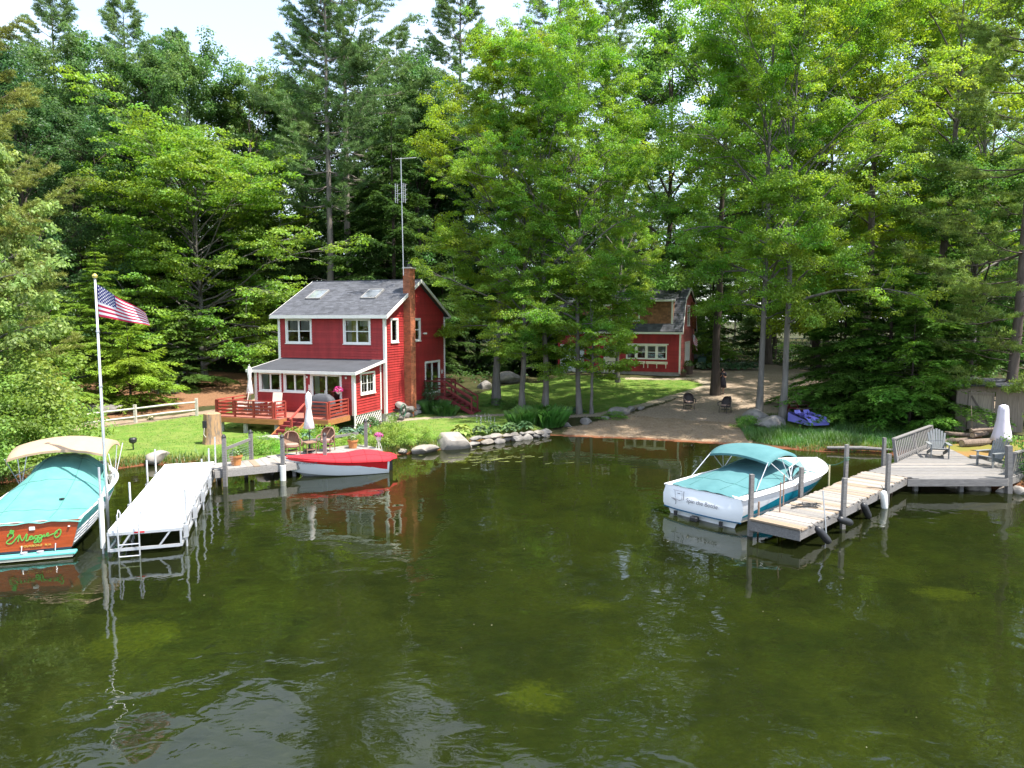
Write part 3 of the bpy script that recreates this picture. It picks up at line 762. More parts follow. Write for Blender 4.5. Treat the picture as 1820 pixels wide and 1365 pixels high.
# left bank
tr('beech', 365, 57, 285, rz=.4, w=1.1, label='spreading yellow green beech left of the red house')
tr('oakA', 60, 50, 200, rz=.3, w=1., ccol=DG, label='dark leaved oak at the far left edge')
tr('oakA', 150, 62, 170, rz=1.3, w=1., ccol=(.05, .10, .022), label='broad oak behind the flagpole')
tr('oakB', 262, 64, 175, rz=2.3, w=.85, ccol=(.045, .095, .022), label='oak with a bare grey trunk above the beech')
tr('oakA', 350, 66, 160, rz=4.3, w=.9, ccol=(.055, .11, .024), label='oak below the sky gap behind the beech')
tr('thin', 455, 66, 150, rz=4.3, w=.8, ccol=(.10, .17, .03), label='thin birch poking into the sky gap')
tr('hemB', 180, 46, 440, rz=.2, w=1.2, ccol=(.075, .14, .02), label='light green hemlock right behind the flag')
tr('hemC', 232, 43.5, 545, rz=.7, w=1.1, ccol=(.095, .165, .02), label='bright low hemlock beside the mulch bed')
tr('hemA', 95, 40, 505, rz=2.7, w=1.0, ccol=(.09, .16, .025), label='bright hemlock left of the flagpole')
tr('hemA', 332, 51, 535, rz=1.7, w=1.3, ccol=(.035, .075, .015), label='dark hemlock over the mulch bed boulders')
tr('hemB', 440, 73, 400, rz=1.1, w=1.0, ccol=(.03, .065, .014), label='dark hemlock behind the left gable of the red house')
tr('hemB', 540, 72, 380, rz=3.1, w=1.0, ccol=(.03, .065, .014), label='dark hemlock behind the roof skylights')
for u, Y, top, w_, key, c, l in ((470, 72, 215, 1., 'oakB', (.055, .11, .024), 'leafy tree right of the thin birch under the sky gap'), (545, 74, 225, 1., 'oakA', (.045, .095, .022), 'dark leafy tree left of the two tall white pines'), (668, 72, 170, .9, 'oakB', (.04, .085, .022), 'dark leafy tree right of the two tall white pines'), (748, 68, 215, .9, 'oakA', (.045, .10, .022), 'dark leafy tree between the antenna and the yellow green maple'), (1098, 54, 250, .75, 'mapleB', BG, 'bright leafy tree crowding the left half of the garage roof')):
    tr(key, u, Y, top, w=w_, ccol=c, label=l)
# right bank
tr('hemA', 1575, 39.5, 430, rz=.5, w=1.5, ccol=(.04, .10, .016), label='big dark hemlock behind the grassy bank on the right')
tr('hemA', 1500, 42, 470, rz=3.5, w=1.35, ccol=(.035, .085, .015), label='dark hemlock behind the pedal boat at the edge of the drive')
tr('hemA', 1655, 41, 430, rz=5.1, w=1.4, ccol=(.035, .09, .015), label='dark hemlock behind the grey shed roof')
tr('hemC', 1618, 37, 545, rz=2.5, w=1.1, ccol=(.045, .115, .016), label='low hemlock in front of the grey shed')
tr('hemC', 1525, 39.5, 560, rz=1.5, w=1.0, ccol=(.035, .09, .015), label='low hemlock at the edge of the drive')
tr('thin', 1540, 54, -40, rz=.5, w=1.0, ccol=YG, label='leaning slender tree with dark trunk over the drive')
tr('thin', 1655, 46, -60, rz=2.2, w=1.0, ccol=BG, label='slender grey tree rising behind the big hemlock')
tr('pineR', 1795, 36, -170, rz=2.2, w=1.0, ccol=(.075, .125, .03), label='white pine with dead lower limbs at the right edge')
tr('oakB', 1450, 62, 60, rz=3.2, w=1.1, ccol=YG, label='yellow green tree behind the drive')
tr('mapleC', 1600, 60, 20, rz=1.2, w=1., ccol=BG, label='leafy tree behind the slender trunks on the right')
tr('mapleC', 1730, 52, 10, rz=4.2, w=1., ccol=(.12, .19, .02), label='yellow tinged tree at the upper right')
tr('oakA', 1720, 44, 330, rz=4.2, w=1.1, ccol=(.05, .11, .018), label='dark green tree above the grey shed')
tr('oakB', 1180, 66, 60, rz=.2, w=1., ccol=(.06, .13, .02), label='tree behind the garage roof')
tr('hemC', 1265, 62, 560, rz=1., ccol=(.07, .14, .02), label='young hemlock at the far side of the drive')
# the wood behind: one label per kind
k = 0
rsw = random.Random(11)
for Y, n in ((70, 13), (80, 15), (92, 16), (106, 17), (122, 18)):
    for i in range(n):
        hw = Y * .86
        x = -hw + 2 * hw * (i + rsw.uniform(.1, .9)) / n
        y = Y + rsw.uniform(-4, 4)
        u = 910 + FPX * x / y
        if 3 < x < 17 and y < 72: continue
        if -27 < x < -11 and y < 74: continue
        key = rsw.choice(['oakA', 'oakB', 'mapleC', 'pineC', 'pineA', 'hemB', 'hemB', 'oakB'])
        gap = -37 < x * 70 / y < -17
        s = rsw.uniform(.8, 1.1) * ({'hemB': 1.3}.get(key, 1.))
        if gap and y > 66: s *= .62
        if 1150 < u < 1720: s *= .9
        elif 930 < u <= 1150: s *= .85
        where = next(n for lim, n in ((150, 'at the far left'), (380, 'behind the oaks and the beech'), (560, 'around the sky gap'), (760, 'behind the red house'), (1000, 'behind the lawn maples'), (1240, 'behind the garage'), (1480, 'beyond the drive'), (1700, 'behind the big right hemlock'), (9999, 'at the far right')) if u < lim)
        row = 'near row' if Y < 85 else 'deep row' if Y < 110 else 'last row'
        lab = {'oakA': 'dark broadleaved tree in the wood behind', 'oakB': 'dark broadleaved tree in the wood behind', 'mapleC': 'lighter broadleaved tree in the wood behind', 'pineC': 'white pine in the wood behind', 'pineA': 'white pine in the wood behind', 'hemB': 'dark hemlock in the wood behind'}[key].replace('in the wood behind', f'in the {row} of the wood {where}')
        c = {'oakA': DG, 'oakB': (.05, .10, .022), 'mapleC': (.075, .15, .02), 'hemB': (.028, .06, .014)}.get(key)
        plant(key, (x, y, th(x, y)), rsw.uniform(0, 6.28), s, lab, 'tree', 'trees of the wood behind the houses', c)
# shrubs on the left shore
for (x, y, s, rz, c, l) in ((-21.2, 27.3, 1.2, 0, (.10, .165, .026), 'big leafy shrub overhanging the water left of the covered boat'), (-21.6, 31.2, .95, 2, (.10, .18, .03), 'rounded bright shrub between the lawn and the left boat'),
                            (-22.6, 29.3, 1.6, 4, (.10, .165, .026), 'tallest shrub at the left edge above the boat bimini'), (-25.5, 33, 1.8, 1, (.09, .17, .03), 'broad shrub behind the shore shrubs by the fence end'), (-18.6, 29.4, .35, 3, (.11, .19, .03), 'low yellow green shrub beside the dark pot lantern')):
    plant('bushA', (x, y, th(x, y)), rz, s, l, 'shrub', None, c, crown='foliage', stem='stem')
tr('mapleS', -20, 31, 310, rz=2., w=.72, ccol=(.12, .18, .04), label='young pale leaved maple at the far left edge over the shrubs')
tr('pineR', -60, 34, -150, rz=1.1, w=1.0, ccol=(.085, .115, .03), label='white pine off the left edge whose long boughs reach into the picture')
# understory
for i in range(46):
    Y = rsw.uniform(60, 100); x = rsw.uniform(-.85, .85) * Y
    if 2 < x < 18 and Y < 73: continue
    if 15 < x < 27 and Y < 68: continue
    if -28 < x < -11 and Y < 72: continue
    plant(rsw.choice(['hemA', 'hemC', 'hemA', 'hemB']), (x, Y, th(x, Y)), rsw.uniform(0, 6), rsw.uniform(.7, 1.3), 'young hemlock of the understory in the wood ' + ('left of the red house' if x / Y < -.33 else 'behind the red house' if x / Y < -.05 else 'behind the lawn and garage' if x / Y < .25 else 'right of the drive'), 'tree', 'young hemlocks under the trees', (.03, .065, .015))
# far wood and low growth that nobody could count
rs = np.random.RandomState(44)
def mass(name, c, size, colr, up=.6, seed=1):
    rs = np.random.RandomState(seed)
    V, F = leaf_quads(c, np.array([0, -.3, up]) + rs.normal(size=c.shape) * .5, rs.normal(size=c.shape), size * rs.uniform(.6, 1.4, len(c)), size * rs.uniform(.5, 1., len(c)))
    o = link(name, new_mesh(name, V, F), LEAF); o.color = (*colr, 1); o['kind'] = 'stuff'
    return o
nc = 3600
cx = rs.uniform(-125, 125, nc); cy_ = 126 + rs.uniform(-5, 12, nc); top = 24 + 6 * np.sin(cx * .13) + 4 * np.sin(cx * .31 + 1) + rs.normal(size=nc) * 2
gapm = np.exp(-((cx + 47) / 16) ** 2); top = top * (1 - .45 * gapm)
cz = rs.uniform(0, 1, nc) ** .8 * top
n = 22; idx = np.repeat(np.arange(nc), n); c = np.stack([cx, cy_, cz + terrain(cx, cy_)], 1)[idx] + rs.normal(size=(nc * n, 3)) * np.array([1.1, 1.1, .6])
mass('far_woods', c, .55, (.05, .10, .02), seed=2)
N = 90000; x = rs.uniform(-75, 75, N); y = rs.uniform(44, 112, N)
keep = np.full(N, True)
for P_ in (Z_DRIVE, Z_LAWNR, Z_LAWNL, Z_PATHL, Z_BEACH): keep &= sdf(x, y, P_) < -.8
keep &= sdf(x, y, Z_MULCH) < -.5
keep &= ~((x > -14.5) & (x < -3) & (y < 52)) & ~((x > 2) & (x < 17.5) & (y > 55) & (y < 68))
keep &= (np.sin(x * .6) * np.sin(y * .5 + x * .2) + rs.normal(size=N) * .5) > -.15
x, y = x[keep], y[keep]
mass('undergrowth', np.stack([x, y, terrain(x, y) + rs.gamma(2., .16, len(x))], 1), .22, (.05, .11, .02), .9, 3)
# ------------------------------------------------------------------ shared materials
RED = mat('red_clapboard', (.335, .024, .023), .65, .24, 1.1, .15, 60, island=.12, stretch=(2.4, 2.4, .5))
REDP = mat('red_paint', (.33, .02, .018), .55, .15, 3, .1, 40)
MAROON = mat('maroon_steps', (.15, .016, .018), .6, .2, 3, .2, 40)
DECKRED = mat('deck_stain', (.30, .045, .03), .6, .25, 4, .25, 30, island=.12, stretch=(1, 6, 6))
DECKTOP = mat('deck_boards', (.34, .12, .085), .65, .2, 3, .2, 30, island=.12)
CEDAR = mat('cedar_skirt', (.36, .15, .05), .65, .25, 3, .2, 30, stretch=(1, 6, 6))
WHITE = mat('white_trim', (.78, .75, .69), .5, .07, 2.5, .08, 40)
WHITE2 = mat('white_gloss', (.82, .82, .82), .25, .03, 2, coat=.3)
SHING = mat('roof_shingle', (.082, .085, .098), .9, .22, 2, .4, 60, island=.28)
SHINGB = mat('roof_felt', (.048, .05, .058), .9, .2, 1.2, .3, 40)
BRICK = mat('brick', (.36, .115, .05), .85, .3, 2.2, .3, 50, island=.28)
MORTAR = mat('mortar', (.30, .22, .17), .95, .2, 6)
CONC = mat('concrete', (.36, .34, .31), .9, .2, 3, .3, 30)
STONE = mat('stone', (.24, .22, .20), .9, .35, 1.8, .7, 9, col2=(.12, .11, .10), thr=(.42, .68), island=0)
STONEW = mat('pale_stone', (.25, .22, .185), .88, .3, 1.6, .7, 9, col2=(.12, .105, .09), thr=(.46, .70))
STONEB = mat('boulder_stone', (.29, .26, .225), .88, .3, 1.3, .8, 7, col2=(.15, .135, .12), thr=(.46, .70))
DARK = mat('dark_iron', (.02, .02, .022), .5, .2, 5)
GREYW = mat('weathered_wood', (.165, .155, .148), .85, .3, 3.5, .4, 30, island=.22, stretch=(1, 8, 8))
PLANK = mat('dock_plank', (.27, .237, .205), .85, .28, 4, .4, 25, stretch=(1, 10, 10))
PLANKT = mat('new_plank', (.26, .19, .13), .8, .22, 4, .3, 25, stretch=(1, 10, 10))
ALU = mat('aluminium', (.62, .63, .65), .38, .1, 5, metal=.6)
STEEL = mat('galvanised', (.55, .56, .58), .4, .1, 5, metal=.8)
WICK = mat('brown_wicker', (.22, .13, .085), .8, .3, 40, .6, 60)
WICKD = mat('dark_wicker', (.045, .035, .032), .7, .3, 40, .6, 60)
TERRA = mat('terracotta', (.48, .20, .065), .8, .2, 4, .2)
FABW = mat('umbrella_cloth', (.76, .75, .73), .9, .06, 4, .2, 14)
ROOM = mat('room_dark', (.05, .045, .04), .9, .3, 1.5)
CURT = mat('curtain', (.55, .52, .46), .9, .15, 3, stretch=(8, 8, .3))
def glassmat():
    m = bpy.data.materials.new('window_glass'); m.use_nodes = True; t = m.node_tree; t.nodes.clear()
    out = nd(t, 'ShaderNodeOutputMaterial'); tr = nd(t, 'ShaderNodeBsdfTransparent'); tr.inputs[0].default_value = (.8, .84, .84, 1)
    gl = nd(t, 'ShaderNodeBsdfGlossy', Roughness=.015); fr = nd(t, 'ShaderNodeFresnel', IOR=2.1); mx = nd(t, 'ShaderNodeMixShader')
    tc = nd(t, 'ShaderNodeTexCoord'); nz = nd(t, 'ShaderNodeTexNoise', Scale=1.6); b = nd(t, 'ShaderNodeBump', Strength=.12, Distance=.03)
    t.links.new(tc.outputs['Object'], nz.inputs['Vector']); t.links.new(nz.outputs['Fac'], b.inputs['Height']); t.links.new(b.outputs[0], gl.inputs['Normal'])
    for a, c in ((fr.outputs[0], mx.inputs[0]), (tr.outputs[0], mx.inputs[1]), (gl.outputs[0], mx.inputs[2]), (mx.outputs[0], out.inputs[0])): t.links.new(a, c)
    return m
GLASS = glassmat()
LEAFO = leafmat('plant_leaf', .35, .06, .02, .25)
def clap(pm, lim, z0, z1, holes, e=.145):
    """lapped boards on the wall plane pm(u, out, z); lim(z) gives the wall's ends; holes are left open"""
    m = MB(); n = max(1, round((z1 - z0) / e)); e = (z1 - z0) / n
    for i in range(n):
        za, zb = z0 + i * e, z0 + (i + 1) * e; zc = (za + zb) / 2
        (a0, b0), (a1, b1) = lim(za), lim(zb)
        cuts = sorted((h[0], h[1]) for h in holes if h[2] < zc < h[3])
        segs = []; cur = None
        for h in cuts:
            segs.append((cur, h[0])); cur = h[1]
        segs.append((cur, None))
        for s0, s1 in segs:
            ua, ub = (a0, a1) if s0 is None else (s0, s0), (b0, b1) if s1 is None else (s1, s1)
            if ub[0] - ua[0] < .01: continue
            m.quad(pm(ua[0], .042, za), pm(ub[0], .042, za), pm(ub[1], .004, zb), pm(ua[1], .005, zb))
            m.quad(pm(ua[0], -.03, za), pm(ub[0], -.03, za), pm(ub[0], .042, za), pm(ua[0], .042, za))
    return m
def window(parent, loc, rz, w, h, cols=2, rails=1, casing=.1, curtain=None, label=None, frame=WHITE, sill=True, grid=None, name='window'):
    """casing, sashes; panes and curtains as its sub-parts. local x right, z up, outward -y"""
    m = MB(); c = casing; o = -.065
    m.b(-w / 2 - c, -w / 2, o, .04, -c, h + c); m.b(w / 2, w / 2 + c, o, .04, -c, h + c)
    m.b(-w / 2, w / 2, o, .04, h, h + c); m.b(-w / 2, w / 2, o, .04, -c, 0)
    if sill: m.b(-w / 2 - c - .03, w / 2 + c + .03, o - .035, o, -c - .01, -c + .04)
    cw = w / cols; s = .045
    for i in range(cols):
        x0 = -w / 2 + i * cw; x1 = x0 + cw
        m.b(x0, x0 + s, -.02, .03, 0, h); m.b(x1 - s, x1, -.02, .03, 0, h); m.b(x0 + s, x1 - s, -.02, .03, 0, s); m.b(x0 + s, x1 - s, -.02, .03, h - s, h)
        if rails: m.b(x0 + s, x1 - s, -.018, .028, h * .48, h * .48 + .05)
        if grid:
            for k in range(1, grid[0]): xx = x0 + s + (cw - 2 * s) * k / grid[0]; m.b(xx - .008, xx + .008, -.005, .012, s, h - s)
            for k in range(1, grid[1]): zz = h * k / grid[1]; m.b(x0 + s, x1 - s, -.006, .011, zz - .008, zz + .008)
    f = m.build(name, frame, parent, loc, rz, label=label)
    for i in range(cols):
        x0 = -w / 2 + i * cw + s - .005; x1 = -w / 2 + (i + 1) * cw - s + .005
        MB().quad((x0, .02, s), (x1, .02, s), (x1, .02, h - s), (x0, .02, h - s)).build('pane', GLASS, f)
    if curtain:
        for (a, b_, za, zb, mm) in curtain:
            n = 14; x0, x1 = -w / 2 + a * w, -w / 2 + b_ * w
            P = [[(x0 + (x1 - x0) * k / n, .14 + .025 * math.sin(k * 2.4), za * h) for k in range(n + 1)], [(x0 + (x1 - x0) * k / n, .14 + .025 * math.sin(k * 2.4), zb * h) for k in range(n + 1)]]
            MB().grid(P).build('curtain', mm, f)
    return f
def shingles(name, o, ux, vy, wx, ly, parent, ex=.145, tab=.3, m=None):
    """courses of tabs on the plane o + ux*s + vy*t, lifted at the lower edge"""
    o, ux, vy = Vector(o), Vector(ux).normalized(), Vector(vy).normalized(); nn = ux.cross(vy).normalized()
    if nn.z < 0: nn = -nn
    b = MB(); rs = random.Random(3); n = int(ly / ex)
    for i in range(n):
        t0, t1 = i * ex, min(ly, (i + 1) * ex + .03); x = -(i % 2) * tab * .5
        while x < wx:
            w_ = tab * rs.uniform(.7, 1.3); a, c = max(0, x), min(wx, x + w_ - .006)
            if c > a:
                up = .014 + rs.uniform(0, .006)
                p = [o + ux * a + vy * t0, o + ux * c + vy * t0, o + ux * c + vy * t1, o + ux * a + vy * t1]
                b.quad(p[0] + nn * up, p[1] + nn * up, p[2] + nn * .003, p[3] + nn * .003)
                b.quad(p[0] + nn * .0, p[1] + nn * .0, p[1] + nn * up, p[0] + nn * up)
            x += w_
    ob = b.build(name, m or SHING, parent); ob['kind'] = 'stuff'
    return ob
# ------------------------------------------------------------------ red house
HZ = .5; HA = -.323
HP = Vector((-7.11, 39.80, HZ))
HM = Matrix.Translation(HP) @ Matrix.Rotation(HA, 4, 'Z')
def hl(x, y, z): return HM @ Vector((x, y, z))
house = empty('red_house', HP, HA, 'two storey red clapboard house with white trim and a brick chimney', 'house')
front = lambda u, o, z: (u, -o, z)
right = lambda u, o, z: (o, u, z)
left = lambda u, o, z: (-7 - o, u, z)
back = lambda u, o, z: (u, 8.07 + o, z)
zr = lambda y: 5.99 + .493 * (min(y, 8.07 - y) + .35)
def gl(z):
    zz = z + .12
    if zz <= zr(0): return (0.09, 7.98)
    y = (zz - 5.99) / .493 - .35; return (min(y, 4.03), max(8.07 - y, 4.04))
WA = (-6.42, -4.83, 4.42, 5.72); WB = (-2.54, -.98, 4.42, 5.72)
clap(front, lambda z: (-6.91, -.09), .45, 5.86, [WA, WB]).build('wall', RED, house)
G1 = (.72, 1.42, 4.5, 5.72); G2 = (3.62, 4.36, 4.5, 5.72); GD = (5.15, 7.2, 1.02, 3.0)
clap(right, gl, .45, 7.95, [G1, G2, GD]).build('wall', RED, house)
clap(left, gl, .45, 7.95, []).build('wall', RED, house)
clap(back, lambda z: (-6.91, -.09), .45, 5.86, []).build('wall', RED, house)
m = MB()
for x, y in ((0, 0), (-7, 0), (0, 8.07), (-7, 8.07)):
    sx = 1 if x == 0 else -1; sy = -1 if y == 0 else 1
    MB().b(x - .10 * sx, x + .052 * sx, y, y + .052 * sy, .42, 5.9).b(x, x + .0515 * sx, y - .10 * sy, y - .0005 * sy, .42, 5.9).build('corner_board', WHITE, house)
MB().b(-6.95, -.05, .05, 8.02, -.35, .47).build('foundation', CONC, house)
MB().b(-6.9, -.1, .3, 7.9, 3.1, 3.2).build('upper_floor', ROOM, house)
MB().b(-6.9, -.1, .3, 7.9, .9, 1.0).build('lower_floor', ROOM, house)
# roof: two slopes with shingle courses, fascia and rakes
rf = MB()
for s in (0, 1):
    Y = (lambda y: y) if s == 0 else (lambda y: 8.07 - y)
    P = [(x, Y(y), z) for x in (-7.32, .32) for y, z in ((-.35, 5.88), (4.035, 5.88 + .493 * 4.385), (4.035, 5.99 + .493 * 4.385), (-.35, 5.99))]
    rf.add(P, [(0, 1, 2, 3), (7, 6, 5, 4), (0, 4, 5, 1), (3, 2, 6, 7), (0, 3, 7, 4)])
roof = rf.build('roof', SHINGB, house)
cs = 1 / math.hypot(1, .493)
shingles('shingles', (-7.32, -.37, 5.985), (1, 0, 0), (0, cs, .493 * cs), 7.64, 4.93, roof)
shingles('shingles', (-7.32, 8.44, 5.985), (1, 0, 0), (0, -cs, .493 * cs), 7.64, 4.93, roof)
MB().bar((-7.3, 4.035, 8.165), (.3, 4.035, 8.165), .2, .03).build('ridge_cap', SHING, roof)
fa = MB().b(-7.36, .36, -.41, -.352, 5.80, 5.99)
fa.b(-7.36, .36, 8.422, 8.48, 5.80, 5.99)
for x in (.325, -7.365):
    for s in (0, 1):
        Y = (lambda y: y) if s == 0 else (lambda y: 8.07 - y)
        P = [(x + dx, Y(y), z) for dx in (0, .04) for y, z in ((-.41, 5.77), (4.035, 5.80 + .493 * 4.385), (4.035, 6.0 + .493 * 4.385), (-.41, 5.97))]
        fa.add(P, [(0, 1, 2, 3), (7, 6, 5, 4), (0, 4, 5, 1), (3, 2, 6, 7), (0, 3, 7, 4), (1, 5, 6, 2)])
fa.build('fascia', WHITE, house)
for x in (-5.69, -1.92):
    c = Vector((x, 2.1, 5.99 + .493 * 2.45)); u = Vector((1, 0, 0)); v = Vector((0, cs, .493 * cs)); n_ = Vector((0, -.493 * cs, cs))
    m = MB()
    for a, b_ in ((-1, 0), (1, 0), (0, -1), (0, 1)):
        q = c + u * (a * .48) + v * (b_ * .60) + n_ * .05
        w_, l_ = (.07, 1.2) if a else (.89, .07)
        m.add([q + u * (i * w_ / 2) + v * (j * l_ / 2) + n_ * k for k in (-.07, .06) for i, j in ((-1, -1), (1, -1), (1, 1), (-1, 1))], [(0, 3, 2, 1), (4, 5, 6, 7), (0, 1, 5, 4), (1, 2, 6, 5), (2, 3, 7, 6), (3, 0, 4, 7)])
    s_ = m.build('skylight', mat('skylight_frame', (.25, .24, .23), .5), roof)
    q = c + n_ * .085
    MB().quad(q - u * .45 - v * .57, q + u * .45 - v * .57, q + u * .45 + v * .57, q - u * .45 + v * .57).build('skylight_glass', mat('skylight_glass', (.22, .24, .27), .03, .4, 2, spec=1., coat=1.), roof)
MB().tube([(-.55, 4.5, 7.9), (-.55, 4.5, 8.45)], .06, 8).build('vent_pipe', WHITE, roof)
# windows
cu = [(.0, .22, 0, 1, CURT), (.8, 1., 0, 1, CURT)]
YEL = mat('yellow_curtain', (.55, .45, .12), .9, .2, 3, stretch=(8, 8, .3))
def win_front(W4, **k): return window(house, ((W4[0] + W4[1]) / 2, 0, W4[2]), 0, W4[1] - W4[0], W4[3] - W4[2], **k)
def win_right(W4, **k): return window(house, (0, (W4[0] + W4[1]) / 2, W4[2]), math.pi / 2, W4[1] - W4[0], W4[3] - W4[2], **k)
win_front(WA, curtain=[(.05, .46, .55, 1, CURT), (.54, .95, .5, 1, CURT)]); win_front(WB, curtain=[(.04, .2, 0, 1, CURT), (.22, .44, 0, 1, YEL), (.56, .96, .72, 1, CURT)])
win_right(G1, cols=1, rails=0, curtain=cu[:1]); win_right(G2, cols=1, curtain=[(.0, .5, 0, 1, CURT)])
door = window(house, (0, (GD[0] + GD[1]) / 2, GD[2]), math.pi / 2, GD[1] - GD[0], GD[3] - GD[2], rails=0, curtain=[(.55, .7, 0, 1, CURT)], name='patio_door', sill=False)
MB().b(.0, .03, -.02, -.05, .9, 1.15).build('handle', DARK, door)
# sunroom
SX0, SX1, SY = -6.5, -.3, -2.87
sfront = lambda u, o, z: (u, SY - o, z)
sright = lambda u, o, z: (SX1 + o, u, z)
sleft = lambda u, o, z: (SX0 - o, u, z)
SA = (-6.15, -4.88, 1.88, 2.80); SB = (-4.55, -3.33, 1.88, 2.80); SD = (-2.85, -1.12, .78, 2.78); SR = (-2.2, -.84, 1.80, 2.82)
clap(sfront, lambda z: (SX0 + .08, SX1 - .08), .70, 2.94, [SA, SB, SD]).build('wall', RED, house)
sl = lambda z: (SY + .08 if z < 2.93 else SY + (z - 2.93) / .137, -.03)
clap(sright, sl, .70, 3.2, [SR]).build('wall', RED, house)
clap(sleft, sl, .70, 3.2, []).build('wall', RED, house)
sroof = MB(); ya, za, yb, zb = SY - .34, 2.93, -.03, 3.42
sroof.add([(x, y, z) for x in (SX0 - .3, SX1 + .28) for y, z in ((ya, za), (yb, zb), (yb, zb + .07), (ya, za + .07))], [(0, 1, 2, 3), (7, 6, 5, 4), (0, 4, 5, 1), (3, 2, 6, 7), (0, 3, 7, 4), (1, 5, 6, 2)])
sr = sroof.build('sunroom_roof', SHINGB, house)
m = MB().b(SX0 - .33, SX1 + .31, ya - .05, ya - .002, za - .07, za + .075)
for x in (SX0 - .34, SX1 + .283):
    m.add([(x + dx, y, z) for dx in (0, .035) for y, z in ((ya - .05, za - .07), (yb, zb - .07), (yb, zb + .075), (ya - .05, za + .075))], [(0, 1, 2, 3), (7, 6, 5, 4), (0, 4, 5, 1), (3, 2, 6, 7), (0, 3, 7, 4), (1, 5, 6, 2)])
m.build('fascia', WHITE, sr)
m = MB()
for x, s in ((SX0, -1), (SX1, 1)):
    MB().b(x - .12 * s, x + .052 * s, SY - .052, SY, .68, 2.93).b(x, x + .0515 * s, SY + .0005, SY + .1, .68, 2.93).build('corner_board', WHITE, house)
MB().b(SX1, SX1 + .052, -.14, -.02, .68, 3.36).build('corner_board', WHITE, house)
for W4, k in ((SA, {}), (SB, {})): window(house, ((W4[0] + W4[1]) / 2, SY, W4[2]), 0, W4[1] - W4[0], W4[3] - W4[2], rails=0, casing=.09, curtain=[(0, .3, 0, 1, CURT)] if W4 is SA else None)
window(house, (SX1, (SR[0] + SR[1]) / 2, SR[2]), math.pi / 2, SR[1] - SR[0], SR[3] - SR[2], rails=0, grid=(2, 2))
d = window(house, ((SD[0] + SD[1]) / 2, SY, SD[2]), 0, SD[1] - SD[0], SD[3] - SD[2], rails=0, name='sliding_door', sill=False, curtain=[(.03, .2, 0, 1, CURT)])
MB().b(-.06, -.03, -.09, -.05, .9, 1.2).build('handle', WHITE, d)
MB().b(SX0 + .1, SX1 - .1, SY + .1, -.1, .66, .76).build('sunroom_floor', ROOM, house)
m = MB()
n = 26
for i in range(-4, 14):                                            # lattice under the sunroom's right wall
    for s in (1, -1):
        a0 = SY + .02 + i * .26; pts = []
        for t in np.linspace(0, .66, 2):
            pts.append((a0 + (t if s > 0 else .66 - t), .04 + t))
        (y0, z0), (y1, z1) = pts
        lo, hi = SY + .02, -.05
        if y0 > y1: y0, z0, y1, z1 = y1, z1, y0, z0
        if y1 < lo or y0 > hi: continue
        f = lambda y: z0 + (z1 - z0) * (y - y0) / (y1 - y0)
        ya_, yb_ = max(y0, lo), min(y1, hi)
        m.bar((SX1 - .01 + (.006 if s > 0 else 0), ya_, f(ya_)), (SX1 - .01 + (.006 if s > 0 else 0), yb_, f(yb_)), .006, .045, (1, 0, 0))
m.b(SX1 - .02, SX1 + .015, SY, SY + .06, 0, .7); m.b(SX1 - .02, SX1 + .015, -.08, -.03, 0, .7); m.b(SX1 - .02, SX1 + .015, SY + .06, -.08, .66, .70)
m.build('lattice_skirt', WHITE, house)
m = MB().tube([(SX1 + .06, SY - .3, 2.9), (SX1 + .06, SY - .09, 2.7), (SX1 + .06, SY - .09, .1), (SX1 + .12, SY - .25, .05)], .04, 6)
m.build('downspout', WHITE, house)
MB().tube([(.09, 8.0, 5.8), (.09, 8.0, .4)], .035, 6).build('downspout', WHITE, house)
for p, dx in (((SX1 - .45, SY - .05, 2.62), 0), ((SX0 + 3.35, SY - .05, 2.6), 0)):
    MB().lathe([(.03, .0), (.055, .03), (.06, .09), (.035, .13)], p, 8).build('wall_lamp', WHITE, house)
m = MB().box((.08, 4.86, 4.86), (.12, .1, .08)); m.lathe([(.02, 0), (.075, .04), (.08, .12)], (.16, 4.78, 4.8), 8); m.lathe([(.02, 0), (.075, .04), (.08, .12)], (.16, 4.98, 4.8), 8)
m.build('flood_light', WHITE, house)
m = MB()
for k in range(5):
    a = math.pi / 2 + k * 2 * math.pi / 5; a2 = a + 2.51
    m.bar((.05, 7.62 + .17 * math.cos(a), 2.3 + .17 * math.sin(a)), (.05, 7.62 + .17 * math.cos(a2), 2.3 + .17 * math.sin(a2)), .02, .03)
m.build('barn_star', WHITE, house)
MB().b(SX0 + 3.42, SX0 + 3.52, SY - .04, SY - .02, 1.95, 2.25).build('wall_plaque', WHITE, house)
# chimney: core and courses of bricks
CX0, CX1, CY0, CY1 = .03, .48, 2.22, 2.86
chim = MB().b(CX0 + .012, CX1 - .012, CY0 + .012, CY1 - .012, -.3, 8.72).build('chimney', MORTAR, house)
m = MB(); rb = random.Random(4); z = -.25; i = 0
while z < 8.7:
    k = .02 if z > 8.55 else 0
    for face in range(3):
        if face == 0: a, b_, ln = CY0 - k, CY1 + k, 'y'
        else: a, b_, ln = CX0, CX1 + k, 'x'
        t = a - (.11 if i % 2 else 0)
        while t < b_:
            s0, s1 = max(a, t), min(b_, t + .205)
            if s1 - s0 > .02:
                pr_ = rb.uniform(0, .006)
                if face == 0: m.b(CX1 - .03, CX1 + pr_ + k, s0, s1, z, z + .062)
                elif face == 1: m.b(s0, s1, CY0 - pr_ - k, CY0 + .03, z, z + .062)
                else: m.b(s0, s1, CY1 - .03, CY1 + pr_ + k, z, z + .062)
            t += .218
    z += .075; i += 1
m.build('bricks', BRICK, chim)['kind'] = 'stuff'
MB().b(CX0 - .02, CX1 + .05, CY0 - .05, CY1 + .05, 8.70, 8.78).build('chimney_crown', CONC, chim)
m = MB().lathe([(.12, 8.78), (.10, 9.0)], (.26, 2.54, 0), 10)
